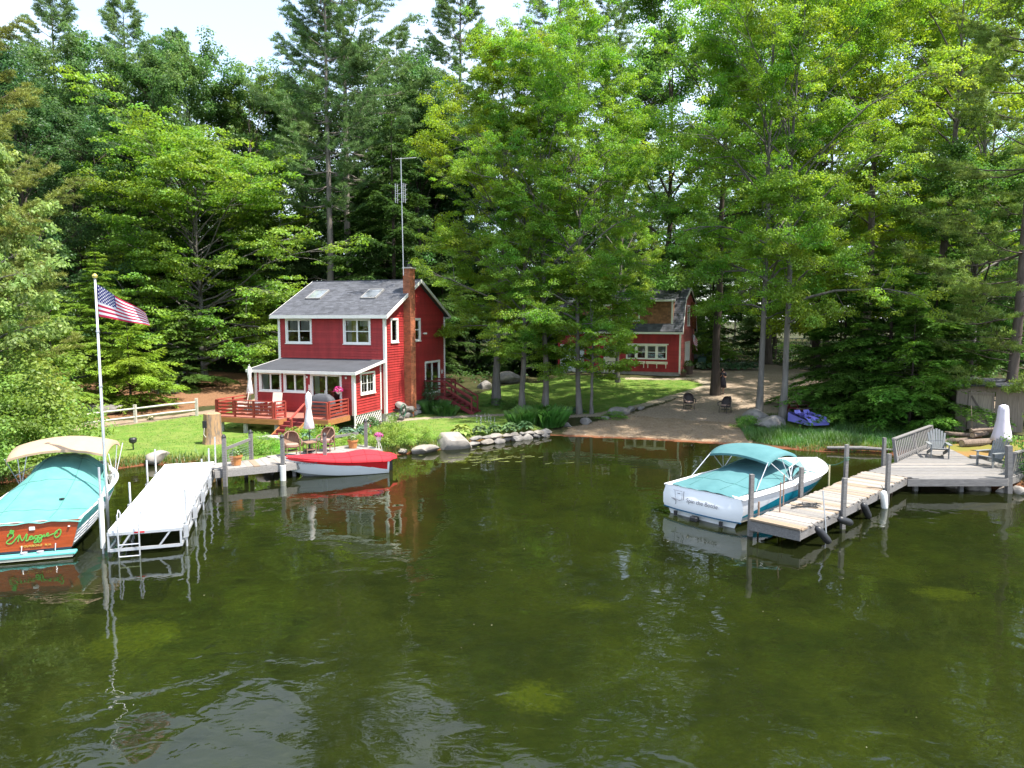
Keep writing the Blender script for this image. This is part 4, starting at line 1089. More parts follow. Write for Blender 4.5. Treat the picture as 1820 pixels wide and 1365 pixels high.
for dx, dy in ((-.13, -.13), (.13, -.13), (.13, .13), (-.13, .13)): m.tube([(.26 + dx, 2.54 + dy, 8.78), (.26 + dx, 2.54 + dy, 9.12)], .012, 5)
m.b(.26 - .2, .26 + .2, 2.34, 2.74, 9.12, 9.14)
m.build('chimney_cap', DARK, chim)
rs_ = random.Random(8)
for i in range(13):                                               # fieldstones round the chimney foot
    y = 1.15 + (i % 6) * .52 + rs_.uniform(-.1, .1); zz = .12 + (i // 6) * .34
    link('foundation_stone', rock_mesh(60 + i, rs_.uniform(.26, .34), rs_.uniform(.3, .38), rs_.uniform(.2, .27), 2), STONE, house, (.34 + rs_.uniform(-.05, .05), y, zz), rs_.uniform(0, 3))
# tv antenna
ant = empty('tv_antenna', hl(.10, 2.16, 8.3), HA, 'tall tv antenna mast strapped to the brick chimney', 'antenna')
MB().tube([(0, 0, 0), (-.06, 0, 6.7)], .028, 6).build('mast', STEEL, ant)
m = MB(); m.tube([(-.35, -.15, 6.62), (.75, .35, 6.72)], .014, 5)
for k in range(7):
    t = k / 6; c = Vector((-.35 + 1.1 * t, -.15 + .5 * t, 6.62 + .1 * t)); l = .55 - .3 * t; d = Vector((-.42, .9, 0))
    m.tube([c - d * l, c + d * l], .007, 4)
m.build('boom_array', STEEL, ant)
for sx in (-.38, .12):
    m = MB(); y0 = 0.
    for dy in (-.13, .13): m.tube([(sx, y0 + dy, 4.15), (sx, y0 + dy, 5.25)], .013, 4)
    for k in range(9): m.tube([(sx, y0 - .2, 4.2 + k * .125), (sx, y0 + .2, 4.2 + k * .125)], .008, 4)
    for k in range(4):
        for s in (-1, 1): m.tube([(sx + .1, y0 + s * .18, 4.25 + k * .28), (sx + .1, y0, 4.32 + k * .28), (sx + .1, y0 + s * .18, 4.39 + k * .28)], .008, 4)
    m.build('bowtie_panel', STEEL, ant)
MB().tube([(-.4, 0, 4.7), (.15, 0, 4.7)], .015, 5).build('crossarm', STEEL, ant)
# ------------------------------------------------------------------ front deck
deck = empty('front_deck', HP, HA, 'red stained deck with rail and steps before the sunroom', 'deck')
DZ = .75
def planks(x0, x1, y0, y1, parent, z=DZ, pitch=.14, m=DECKTOP):
    n = round((y1 - y0) / pitch); p = (y1 - y0) / n
    me = None
    for i in range(n):
        o = MB().b(x0, x1, -p / 2 + .004, p / 2 - .004, -.035, 0).build('deck_board', m, parent) if me is None else link('deck_board', me, None, parent)
        me = o.data; o.location = (0, y0 + p * (i + .5), z)
planks(-6.95, -3.0, -5.6, -2.92, deck); planks(-2.995, -1.85, -4.95, -2.92, deck); planks(-1.845, -.55, -5.0, -2.92, deck)
m = MB()
for a, b_ in (((-6.97, -5.62), (-3.0, -5.62)), ((-3.0, -5.62), (-3.0, -4.95)), ((-1.84, -5.02), (-.53, -5.02)), ((-.53, -5.02), (-.53, -2.95)), ((-6.97, -2.95), (-6.97, -5.62)), ((-1.84, -4.95), (-1.84, -5.02))):
    m.bar((*a, .58), (*b_, .58), .04, .26)
m.build('skirt_board', CEDAR, deck)
for x, y in ((-6.7, -5.4), (-5.2, -5.4), (-3.3, -5.4), (-.7, -4.8), (-6.7, -3.3)): MB().lathe([(.13, -.35), (.12, .3)], (x, y, .1), 8).build('pier', CONC, deck)
def rail(a, b_, posts=True, skip_end=False):
    a, b_ = Vector((*a, 0)), Vector((*b_, 0))
    for k in range(4): MB().bar(a + Vector((0, 0, DZ + .14 + k * .175)), b_ + Vector((0, 0, DZ + .14 + k * .175)), .03, .10).build('rail', DECKRED, deck)
    MB().bar(a + Vector((0, 0, DZ + .85)), b_ + Vector((0, 0, DZ + .85)), .13, .04).build('rail_cap', DECKRED, deck)
    n = max(1, round((b_ - a).length / 1.25))
    for i in range(n + 1):
        p = a + (b_ - a) * i / n
        MB().b(p.x - .045, p.x + .045, p.y - .045, p.y + .045, DZ + .002, DZ + .828).build('post', DECKRED, deck)
rail((-6.9, -5.54), (-3.4, -5.54)); rail((-6.9, -3.1), (-6.9, -5.4)); rail((-3.3, -5.5), (-3.06, -5.0)); rail((-1.78, -4.94), (-.62, -4.94)); rail((-.6, -4.8), (-.6, -3.05))
stair = MB()
for k in range(4):
    y1 = -4.98 - k * .29; z = DZ - .17 * (k + 1)
    MB().b(-3.0, -1.85, y1 - .30, y1, z - .04, z).build('step', MAROON, deck)
    MB().b(-2.98, -1.87, y1 - .02, y1, z, z + .13).build('riser', MAROON, deck)
m = MB()
for x in (-3.02, -1.83): m.bar((x, -4.95, .58), (x, -6.2, -.05), .04, .2)
m.build('stringer', CEDAR, deck)
m = MB().b(-1.88, -1.79, -6.25, -6.16, -.1, .88); m.b(-1.88, -1.79, -5.1, -5.01, .4, 1.6); m.bar((-1.835, -6.3, .88), (-1.835, -4.9, 1.62), .11, .04)
m.build('handrail', DECKRED, deck)
MB().b(-3.3, -1.6, -7.0, -6.3, -.06, .06).build('landing_slab', CONC, deck)
# side stairs
side = empty('side_steps', HP, HA, 'dark red wooden landing with rails and steps down from the gable patio door', 'stairs')
SZ = 1.0
for i in range(9): MB().b(.05 + i * .16, .05 + i * .16 + .152, 4.85, 6.6, SZ - .035, SZ).build('landing_board', MAROON, side)
MB().b(.04, 1.5, 4.82, 4.86, SZ - .25, SZ - .04).build('skirt_board', MAROON, side)
MB().b(.04, 1.5, 6.58, 6.62, SZ - .25, SZ - .04).build('skirt_board', MAROON, side)
for k in range(6):
    x = 1.5 + k * .30; z = SZ - .17 * (k + 1) + .02
    MB().b(x, x + .3, 4.85, 5.95, z - .045, z).build('step', MAROON, side)
m = MB()
for y in (4.83, 5.97): m.bar((1.45, y, SZ - .12), (3.4, y, -.08), .045, .22)
m.build('stringer', MAROON, side)
def srail(y):
    MB().b(1.42, 1.5, y - .04, y + .04, SZ, SZ + .98).build('post', MAROON, side); MB().b(3.2, 3.28, y - .04, y + .04, -.2, 1.0).build('post', MAROON, side)
    for dz in (.5, .93): MB().bar((1.42, y, SZ + dz), (3.3, y, dz - .02), .05, .1).build('handrail', MAROON, side)
srail(4.9); srail(5.9)
for z in (.45, .9): MB().bar((.05, 4.9, SZ + z), (1.45, 4.9, SZ + z), .05, .1).build('handrail', MAROON, side)
for z in (.45, .9): MB().bar((.05, 6.55, SZ + z), (1.46, 6.55, SZ + z), .05, .1).build('handrail', MAROON, side)
for z in (.45, .9): MB().bar((1.46, 6.0, SZ + z), (1.46, 6.55, SZ + z), .05, .1).build('handrail', MAROON, side)
for x, y in ((1.45, 6.55), (.1, 4.9)): MB().b(x - .04, x + .04, y - .04, y + .04, -.4, SZ + .95).build('post', MAROON, side)
for x, y in ((1.4, 4.95), (1.4, 6.4)): MB().b(x - .05, x + .05, y - .05, y + .05, -.6, SZ - .04).build('post', MAROON, side)
# things on the deck
def umbrella(name, loc, h, r, label, group, tilt=0., m=FABW, pole0=0., pole=STEEL):
    u = empty(name, loc, 0, label, 'umbrella', group)
    w = lambda k, i: 1 + .16 * ((k % 2) * 2 - 1) * (i > 0)
    L_ = h * .62
    MB().lathe([(.03, h), (r * .55, h - .1 * L_), (r * .6, h - .3 * L_), (r * .45, h - .45 * L_), (r * .68, h - .7 * L_), (r * 1.05, h - .98 * L_), (r * .9, h - L_)], (0, 0, 0), 16, wob=w).build('canopy', m, u, smooth=True)
    MB().lathe([(.005, h + .1), (.03, h + .06), (.02, h)], (0, 0, 0), 8).build('finial', pole, u)
    MB().tube([(0, 0, pole0), (0, 0, h - .05)], .022, 6).build('pole', pole, u)
    MB().tube([(0, 0, h - .43 * L_ - .02), (0, 0, h - .43 * L_ + .03)], r * .5, 10).build('tie_strap', m, u)
    if pole0 == 0: MB().lathe([(.24, 0), (.24, .06), (.05, .1), (.05, .3)], (0, 0, 0), 12).build('base', DARK, u)
    return u
umbrella('patio_umbrella', hl(-6.55, -3.3, DZ + .004), 2.45, .17, 'white closed umbrella standing on the deck by the sunroom corner', 'closed white umbrellas')
def deck_chair(loc, rz, label):
    c = empty('deck_chair', loc, rz, label, 'chair', 'pale chairs on the deck'); F_ = mat('beige_sling', (.62, .52, .44), .85, .1, 3)
    MB().box((0, 0, .42), (.52, .5, .05)).build('seat', F_, c)
    MB().box((0, .27, .78), (.52, .05, .7), rx=-.2).build('backrest', F_, c)
    for x, y in ((-.26, -.24), (.26, -.24), (-.26, .24), (.26, .24)): MB().tube([(x, y, 0), (x, y, .62)], .016, 6).build('leg', STEEL, c)
    for x in (-.27, .27): MB().box((x, 0, .63), (.05, .5, .025)).build('armrest', F_, c)
deck_chair(hl(-4.35, -4.1, DZ + .002), HA + .15, 'beige sling chair on the deck under the second sunroom window')
deck_chair(hl(-6.1, -4.5, DZ + .002), HA - .9, 'beige sling chair on the deck beside the closed white umbrella')
pt = empty('patio_table', hl(-5.3, -4.2, DZ + .002), HA, 'low metal table between the two deck chairs', 'table')
MB().lathe([(.36, .60), (.36, .63)], (0, 0, 0), 16).build('tabletop', STEEL, pt)
for k in range(4): MB().tube([(.26 * math.cos(k * 1.571 + .8), .26 * math.sin(k * 1.571 + .8), 0), (.2 * math.cos(k * 1.571 + .8), .2 * math.sin(k * 1.571 + .8), .6)], .015, 5).build('leg', STEEL, pt)
gr = empty('grill', hl(-1.5, -4.0, DZ + .002), HA, 'grill under a charcoal cover by the sliding door', 'grill')
P = []
for z, k in ((0, 1), (.45, .97), (.85, .95), (1.0, .8), (1.13, .55), (1.17, .35)):
    P.append([(k * .72 * math.copysign(abs(math.cos(a)) ** .5, math.cos(a)), k * .33 * math.copysign(abs(math.sin(a)) ** .5, math.sin(a)) + .01 * math.sin(a * 9), z) for a in np.linspace(0, 2 * math.pi, 25)])
P.append([(0, 0, 1.18)] * 25)
MB().grid(P).build('cover', mat('grill_cover', (.06, .06, .068), .8, .3, 4, .4, 10), gr, smooth=True)
MB().tube([(-.5, -.34, .8), (.5, -.34, .8)], .02, 6).build('handle', DARK, gr)
fl = empty('hanging_basket', hl(-.95, -3.35, 2.0), 0, 'hanging basket of magenta flowers beside the sliding door', 'flowers')
MB().lathe([(.05, -.14), (.13, -.06), (.16, .02)], (0, 0, 0), 10).build('pot', WHITE, fl)
MB().tube([(0, 0, 0), (0, 0, .72)], .008, 4).build('hanger', DARK, fl)
def flowers(parent, r, h, n, colr, seed, name='blossom', z=0., leaf=True, size=.05):
    rs = np.random.RandomState(seed)
    o = unit(rs.normal(size=(n, 3))); o[:, 2] = np.abs(o[:, 2]); c = o * np.array([r, r, h]) * rs.uniform(.8, 1.05, (n, 1)) + np.array([0, 0, z])
    V, F = leaf_quads(c, o + rs.normal(size=c.shape) * .3, rs.normal(size=c.shape), size * rs.uniform(.7, 1.3, n), size * rs.uniform(.7, 1.2, n))
    link(name, new_mesh(name, V, F), LEAFO, parent).color = (*colr, 1)
    if leaf:
        c = o * np.array([r, r, h]) * rs.uniform(.4, .95, (n, 1)) + np.array([0, 0, z])
        V, F = leaf_quads(c, o + rs.normal(size=c.shape) * .5, rs.normal(size=c.shape), np.full(n, size * 1.3), np.full(n, size * .8))
        link('foliage', new_mesh('foliage', V, F), LEAFO, parent).color = (.07, .14, .03, 1)
PINK = (.62, .03, .22)
flowers(fl, .28, .26, 240, PINK, 1, size=.07)
# ------------------------------------------------------------------ boats
TEAL = mat('teal_canvas', (.068, .235, .208), .85, .16, 1.6, .6, 5, col2=(.10, .29, .258))
TEAL2 = mat('blue_canvas', (.046, .145, .155), .85, .16, 1.6, .6, 5, col2=(.072, .185, .195))
TAN = mat('tan_canvas', (.40, .275, .175), .85, .08, 2, .3, 8)
GEL = mat('white_gelcoat', (.80, .80, .80), .18, .03, 1.2, coat=.4)
HULLG = mat('hull_grey_underside', (.50, .52, .55), .35, .06, 2)
MAHOG = mat('varnished_mahogany', (.36, .058, .012), .18, .3, 2.5, .1, 10, stretch=(.5, 5, 9), coat=.6)
AQUA = mat('aqua_paint', (.14, .52, .47), .35, .06, 3)
NAVY = mat('navy_paint', (.012, .014, .03), .3, .1, 3)
BLUE = mat('boat_blue', (.012, .24, .33), .2, .05, 1, coat=.4)
BLUE2 = mat('boat_deep_blue', (.01, .10, .20), .2, .05, 1, coat=.4)
GREENP = mat('green_lettering', (.10, .38, .06), .4, .1, 6)
GOLD = mat('gold_lettering', (.55, .45, .10), .35, .1, 6)
GREYL = mat('grey_lettering', (.12, .12, .14), .5, .1, 6)
REDB = mat('red_gelcoat', (.62, .012, .02), .2, .03, 2, coat=.4)
REDC = mat('red_canvas', (.52, .016, .026), .85, .12, 2, .35, 7)
RUB = mat('black_rubber', (.015, .015, .017), .45, .15, 5)
FENDW = mat('white_vinyl', (.66, .65, .60), .5, .06, 3)
ROPE = mat('green_rope', (.06, .16, .11), .9, .2, 30)
ROPEW = mat('pale_rope', (.55, .52, .45), .9, .2, 30)
SEAM = mat('canvas_seam', (.055, .17, .16), .9, .2, 5)
class Hull:
    def __init__(s, L, B, s0, s1, rake=.9, full=2.4, keel=-.35, chine=.02, mid=.45, bowch=.38, tuck=.80):
        s.L, s.B, s.s0, s.s1, s.rake, s.full, s.keel, s.ch, s.mid, s.bowch, s.tuck = L, B, s0, s1, rake, full, keel, chine, mid, bowch, tuck
    def hb(s, t): return s.B / 2 * (1 - max(0, (t - s.mid) / (1 - s.mid)) ** s.full) * (.95 + .05 * min(1, t * 4)) + .012
    def sheer(s, t): return s.s0 + (s.s1 - s.s0) * t ** 1.5
    def pt(s, t, f, side=1, off=0.):
        """f: -1 keel, 0 chine, 1 sheer"""
        b, z1 = s.hb(t), s.sheer(t); zc = s.ch + s.bowch * t ** 3; zk = s.keel + (zc - s.keel) * t ** 5 * .9
        cb = b * (s.tuck - .45 * t ** 3)
        if f >= 0:
            x = cb + (b - cb) * f ** .8; z = zc + (z1 - zc) * f
        else:
            x = cb * (1 + f); z = zc + (zk - zc) * (-f)
        y = t * s.L - s.rake * t ** 5 * (1 - max(-1, f)) / 2
        return Vector((side * (x + off), y, z))
    def shell(s, f0, f1, t0=0., t1=1., nt=26, nf=6, off=0., side=None):
        m = MB()
        for sd_ in ((1, -1) if side is None else (side,)):
            m.grid([[s.pt(t0 + (t1 - t0) * i / nt, f0 + (f1 - f0) * j / nf, sd_, off) for j in range(nf + 1)] for i in range(nt + 1)])
        return m
    def band(s, fa, fb, t0, t1, off=.008, nt=24, side=None):
        m = MB()
        for sd_ in ((1, -1) if side is None else (side,)):
            rows = []
            for i in range(nt + 1):
                t = t0 + (t1 - t0) * i / nt; a, b = fa(t), fb(t)
                rows.append([s.pt(t, a + (b - a) * j / 2, sd_, off) for j in range(3)])
            m.grid(rows)
        return m
    def transom(s, f0=-1., f1=1., off=0.):
        m = MB(); P = [s.pt(0, f, 1) for f in np.linspace(f0, f1, 9)]
        return m.grid([[Vector((-p.x, p.y - off, p.z)) for p in P], [Vector((p.x, p.y - off, p.z)) for p in P]])
    def deck(s, t0, t1, drop=.0, camber=.05, inset=0., nt=14):
        m = MB(); rows = []
        for i in range(nt + 1):
            t = t0 + (t1 - t0) * i / nt; b = max(s.hb(t) - inset, .005); z = s.sheer(t) - drop
            rows.append([(b * k, t * s.L, z + camber * (1 - k * k)) for k in np.linspace(-1, 1, 9)])
        return m.grid(rows)
def stroke(parent, pts, r, mtl, name='lettering', M=None, n=3):
    """drawn letter strokes laid on a surface as thin raised ribbons: pts lists of (x, z)"""
    m = MB()
    for line in pts:
        if len(line) > 2:
            q = []
            for i in range(len(line) - 1):
                p0, p1, p2, p3 = (np.array(line[max(0, min(len(line) - 1, i + k))], float) for k in (-1, 0, 1, 2))
                for t in (0, .25, .5, .75): q.append(tuple(.5 * (2 * p1 + (p2 - p0) * t + (2 * p0 - 5 * p1 + 4 * p2 - p3) * t * t + (3 * p1 - p0 - 3 * p2 + p3) * t ** 3)))
            q.append(tuple(line[-1])); line = q
        m.tube([(x, 0, z) for x, z in line], r, 4)
    for i, v in enumerate(m.v): m.v[i] = (v[0], v[1] * .3, v[2])
    o = m.build(name, mtl, parent)
    if M is not None: o.matrix_local = M
    return o
def text(s, size, mtl, parent, M, name='lettering', ext=.003, spacing=1., shear=0.):
    cu_ = bpy.data.curves.new(name, 'FONT'); cu_.body = s; cu_.size = size; cu_.extrude = ext; cu_.align_x = 'CENTER'; cu_.align_y = 'CENTER'; cu_.space_character = spacing; cu_.shear = shear
    tmp = bpy.data.objects.new('tmp', cu_); COL.objects.link(tmp)
    dg = bpy.context.evaluated_depsgraph_get(); me = bpy.data.meshes.new_from_object(tmp.evaluated_get(dg))
    bpy.data.objects.remove(tmp)
    me.materials.clear()
    o = link(name, me, mtl, parent); o.matrix_local = M
    return o
FACE = Matrix.Rotation(math.pi / 2, 4, 'X')                      # stands text up facing -y
def bimini(parent, x, y0, y1, z, arch, mtl, legs, sag=.08, skirt=.1):
    rows = []
    for i in range(13):
        t = i / 12; y = y0 + (y1 - y0) * t; zz = z + sag * math.sin(t * math.pi) - (.10 * (abs(t - .5) * 2) ** 4)
        rows.append([(x * k, y, zz + arch * (1 - k * k) - (skirt if abs(k) == 1 else 0)) for k in (-1, -.985, -.8, -.6, -.3, 0, .3, .6, .8, .985, 1)])
    m = MB(); m.grid(rows)
    m.grid([[(p[0], p[1], p[2] - d) for p in rows[0]] for d in (0, .07)]); m.grid([[(p[0], p[1], p[2] - d) for p in rows[-1]] for d in (0, .07)])
    b = m.build('bimini_top', mtl, parent, smooth=True)
    for lg in legs:
        for sx in (-1, 1):
            MB().tube([(sx * p[0], p[1], p[2]) for p in lg], .014, 6).build('bimini_pole', ALU, parent)
    return b
def cover(parent, rows, mtl, name='boat_cover'):
    """rows of (y, [(x, z)...] from left to right)"""
    for i in range(2, len(rows) - 2, 2):
        y, r = rows[i]; MB().tube([(x, y, z + .004) for x, z in r], .009, 4).build('seam', SEAM, parent, smooth=True)
    for k in (.27, .73):
        j = int(k * (len(rows[0][1]) - 1)); MB().tube([(r[j][0], y, r[j][1] + .004) for y, r in rows[1:-1]], .008, 4).build('seam', SEAM, parent, smooth=True)
    o = MB().grid([[(x, y, z) for x, z in r] for y, r in rows]).build(name, mtl, parent, smooth=True)
    if mtl is REDC: 
        for s in parent.children:
            if s.name.startswith('seam'): s.data.materials[0] = REDC
    return o
# --- the wooden transom boat on the left
LB = empty('covered_cruiser', (-12.80, 18.12, 0), .315, 'cruiser with a varnished wood transom under an aqua cover and tan bimini top', 'boat')
H1 = Hull(7.6, 2.75, .98, 1.15, 1.0, 2.6, -.4, .10)
H1.shell(-1, .18, nf=5).build('hull_bottom', NAVY, LB, smooth=True)
H1.shell(.18, 1, nf=6).build('hull_side', GEL, LB, smooth=True)
H1.band(lambda t: .66 + .1 * t, lambda t: .96, 0.005, .55, .007).build('side_panel', AQUA, LB, smooth=True)
m = MB()
for k in range(4):
    f = .28 + k * .11
    for sd_ in (1, -1): m.tube([H1.pt(t, f, sd_, .004) for t in np.linspace(.01, .96, 20)], .012, 4)
m.build('lap_ridges', GEL, LB, kind='stuff')
H1.transom(.16, 1., .012).build('transom', MAHOG, LB)
H1.transom(.10, .17, .02).build('transom_stripe', NAVY, LB)
m = MB().b(-1.25, 1.25, -.26, -.02, .10, .18); m.build('swim_platform', AQUA, LB, bevel=.02)
MB().b(-1.18, 1.18, -.24, -.04, .04, .098).build('platform_edge', mat('cream_paint', (.55, .55, .45), .5), LB)
for x in (-.85, -.02, .75): MB().tube([(x, -.1, .2), (x, -.03, .38)], .015, 5).build('bracket', STEEL, LB)
for x in (.05, .42): MB().lathe([(.085, 0), (.085, .05)], (x, -.14, .182), 12).build('platform_cap', mat('grey_cap', (.3, .3, .33), .4), LB)
H1.deck(.0, 1., .02, .04).build('deck', GEL, LB, smooth=True)
m = MB()
for sd_ in (1, -1): m.tube([H1.pt(t, 1, sd_, .01) for t in np.linspace(0, .99, 26)], .03, 6)
m.build('rub_rail', GEL, LB, smooth=True)
rows = []
for y, zc, xw, ze in ((-.06, .97, 1.36, .90), (.12, 1.02, 1.38, .98), (.9, 1.10, 1.38, 1.0), (1.8, 1.28, 1.37, 1.0), (2.8, 1.55, 1.30, 1.05), (3.6, 1.82, 1.18, 1.12), (4.2, 1.98, 1.05, 1.3), (4.5, 2.02, .98, 1.55)):
    r = []
    for k in np.linspace(-1, 1, 33):
        wv = .012 * math.sin(k * 16 + y) * (1 - k * k) - .025 * math.exp(-((k - .35) * 9) ** 2) + .02 * math.sin(y * 4 + k * 3)
        r.append((k * xw, ze + (zc - ze) * (1 - abs(k) ** 2.6) + wv))
    rows.append((y, r))
rows.append((4.62, [(x, z - .5) for x, z in rows[-1][1]]))
cover(LB, rows, TEAL)
bimini(LB, 1.32, 3.3, 5.4, 2.20, .22, TAN, [[(1.30, 4.4, 1.02), (1.38, 3.4, 2.1)], [(1.30, 4.4, 1.02), (1.40, 4.5, 2.2)], [(1.30, 4.4, 1.02), (1.38, 5.5, 2.1)]], .14, .12)
m = MB()
for sd_ in (1, -1): MB().quad((sd_ * 1.28, 3.9, 1.02), (sd_ * 1.10, 5.2, 1.1), (sd_ * .95, 5.0, 1.6), (sd_ * 1.15, 3.9, 1.5)).build('side_window', GLASS, LB)
m.quad((1.10, 5.2, 1.1), (-1.10, 5.2, 1.1), (-.95, 5.0, 1.6), (.95, 5.0, 1.6))
m.build('windshield', GLASS, LB)
MB().tube([(1.28, 3.9, 1.5), (1.1, 4.6, 1.58), (.95, 5.0, 1.6), (-.95, 5.0, 1.6), (-1.1, 4.6, 1.58), (-1.28, 3.9, 1.5)], .018, 5).build('windshield_frame', ALU, LB)
T_ = Matrix.Translation((.20, -.03, .60)) @ Matrix.Scale(.84, 4)
script = [[(-.62, .06), (-.60, .13), (-.52, .15), (-.46, .10), (-.50, .02), (-.60, -.05), (-.66, -.12), (-.60, -.17), (-.50, -.14), (-.40, -.02), (-.30, .10)],
          [(-.30, .10), (-.36, -.12)], [(-.30, .10), (-.24, -.10), (-.10, .12), (-.14, -.10), (-.08, -.10), (-.03, -.03), (.05, .02), (-.02, .02), (-.05, -.06), (.02, -.08), (.06, .01), (.06, -.07), (.11, -.03)],
          [(.18, .02), (.11, .02), (.10, -.05), (.16, -.05), (.19, .03), (.15, -.17), (.07, -.19), (.12, -.10), (.22, -.03)], [(.29, .03), (.22, .03), (.21, -.04), (.27, -.04), (.30, .04), (.26, -.16), (.18, -.18), (.23, -.09), (.33, -.01), (.36, .05), (.36, -.03), (.42, .01)],
          [(.42, .01), (.48, .05), (.46, .08), (.42, .05), (.44, -.02), (.52, .01), (.62, .05)], [(.72, .14), (.66, .08), (.64, -.04), (.70, -.08), (.78, -.02), (.82, .10), (.79, .17), (.72, .13), (.70, .06), (.62, .05)]]
stroke(LB, script, .017, GREENP, 'name_lettering', T_)
cl = MB()
for a in (0.5, 2.1, 3.7, 5.3): cl.lathe([(.035, 0), (.035, .01)], (.04 * math.cos(a), .04 * math.sin(a), 0), 8)
c_ = cl.build('clover_emblem', GREENP, LB); c_.matrix_local = T_ @ Matrix.Translation((-.50, 0, .21)) @ FACE
text('WOLFEBORO  N.H.', .075, GOLD, LB, Matrix.Translation((.30, -.03, .36)) @ FACE, 'port_lettering', spacing=1.15)
MB().b(.17, .30, -.04, -.02, .78, .87).build('registration_plate', FENDW, LB)
for x in (1.08, -1.0): MB().lathe([(.03, 0), (.03, .02)], (x, -.035, .80), 8).build('stern_light', FENDW, LB)
MB().lathe([(.07, 0), (.07, .012)], (.55, 1.5, 1.22), 10).build('cover_vent', RUB, LB)
# --- the white and blue runabout on the right
RB = empty('blue_runabout', (5.93, 21.78, 0), -.855, 'white and teal blue runabout under a blue canvas cover moored at the weathered dock', 'boat')
H2 = Hull(7.6, 2.95, .92, 1.0, 1.1, 2.7, -.35, .12, .5, .45, .84)
H2.shell(-1, 0, nf=4).build('hull_bottom', FENDW, RB, smooth=True)
H2.shell(0, 1, nf=6).build('hull', GEL, RB, smooth=True)
H2.band(lambda t: .20 + .26 * t, lambda t: .22 + .48 * min(1, t * 3.0), .03, .97, .007).build('side_stripe', BLUE, RB, smooth=True)
H2.band(lambda t: .07 + .12 * t, lambda t: .12 + .14 * t, .08, .93, .007).build('lower_stripe', BLUE, RB, smooth=True)
m = MB()
rows = []
for z, bow_, k in ((.0, .02, .80), (.18, .05, .86), (.20, .16, .95), (.34, .20, .985), (.62, .12, 1.0), (.92, .0, .94), (.96, -.15, .9)):
    rows.append([(1.455 * k * a, -bow_ * (1 - .75 * abs(a) ** 3) + .015, z) for a in np.linspace(-1, 1, 15)])
MB().grid(rows).build('stern', GEL, RB, auto=40)
MB().grid([[(1.455 * .97 * a, -.205 * (1 - .75 * abs(a) ** 3) + .012, z) for a in np.linspace(-1, 1, 15)] for z in (.195, .235)]).build('stern_stripe', BLUE2, RB, smooth=True)
H2.deck(0, 1, .0, .03).build('deck', GEL, RB, smooth=True)
m = MB()
for sd_ in (1, -1): m.tube([H2.pt(t, .98, sd_, .012) for t in np.linspace(0, .995, 26)], .028, 6)
m.build('rub_rail', GEL, RB, smooth=True)
rows = []
for y, zc, xw, ze in ((-.02, .96, 1.12, .95), (.2, 1.04, 1.18, .96), (1.0, 1.12, 1.22, .97), (1.9, 1.28, 1.24, .98), (2.7, 1.38, 1.24, 1.0), (3.4, 1.50, 1.2, 1.08), (3.9, 1.50, 1.12, 1.2), (4.4, 1.42, 1.0, 1.2), (4.75, 1.2, .9, 1.05)):
    r = []
    for k in np.linspace(-1, 1, 33):
        wv = .014 * math.sin(k * 13 + y * 2) * (1 - k * k) + .018 * math.sin(y * 3.4 + k * 4)
        if y > 0: wv -= .05 * math.exp(-(((k + .45) * 4) ** 2 + ((y - .6) * 2.5) ** 2))
        r.append((k * xw, ze + (zc - ze) * (1 - abs(k) ** 2.4) + wv))
    rows.append((y, r))
cover(RB, rows, TEAL2)
H2.deck(.66, .93, -.03, .04, .24).build('bow_cover', mat('grey_vinyl', (.24, .36, .38), .6), RB, smooth=True)
bimini(RB, 1.10, 2.0, 3.85, 1.80, .14, TEAL2, [[(1.24, 3.15, 1.02), (1.06, 2.1, 1.75)], [(1.24, 3.15, 1.02), (1.08, 2.8, 1.83)], [(1.24, 3.15, 1.02), (1.06, 3.75, 1.75)], [(1.22, 1.1, .97), (1.06, 2.05, 1.73)]], .12, .1)
m = MB()
for sd_ in (1, -1): MB().quad((sd_ * 1.25, 3.3, 1.0), (sd_ * .95, 4.9, 1.02), (sd_ * .80, 4.55, 1.42), (sd_ * 1.12, 3.3, 1.36)).build('windshield', GLASS, RB)
MB().tube([(1.25, 3.25, 1.0), (1.12, 3.3, 1.38), (.82, 4.55, 1.43), (.97, 4.92, 1.02)], .018, 5).build('windshield_frame', GEL, RB)
MB().grid([[(.3 + .35 * i + .02 * math.sin(j * 2), 4.6 + .25 * j, 1.2 - .1 * i - .06 * j + .03 * math.sin(i * 3 + j)) for j in range(5)] for i in range(3)]).build('loose_flap', mat('green_canvas', (.06, .30, .22), .85, .2, 3), RB, smooth=True)
text('Spin the Bottle', .19, GREYL, RB, Matrix.Translation((.12, -.185, .58)) @ Matrix.Rotation(.0, 4, 'Y') @ FACE, 'name_lettering', shear=.15)
m = MB(); m.tube([(-.98, -.13, .82), (-.62, -.155, .82), (-.62, -.165, .56), (-.72, -.165, .52), (-.98, -.14, .56)], .008, 4); m.tube([(-.9, -.15, .82), (-.88, -.15, .58)], .008, 4); m.tube([(-.8, -.15, .74), (-.7, -.155, .74)], .012, 4); m.tube([(-.55, -.16, .84), (-.56, -.17, .56)], .012, 4); m.tube([(-1.05, -.12, .55), (-.85, -.16, .50), (-.86, -.16, .38)], .012, 4)
m.build('hatch_outline', GREYL, RB)
H2.band(lambda t: -.30, lambda t: .03, .0, .96, .006).build('waterline_stain', mat('scum_line', (.36, .31, .19), .7, .3, 6), RB, smooth=True)
MB().box((-.1, -.22, .06), (.26, .2, .16)).build('drive_mount', RUB, RB, bevel=.03)
for x in (-.85, .8): MB().box((x, -.16, .09), (.09, .08, .14)).build('trim_tab', RUB, RB)
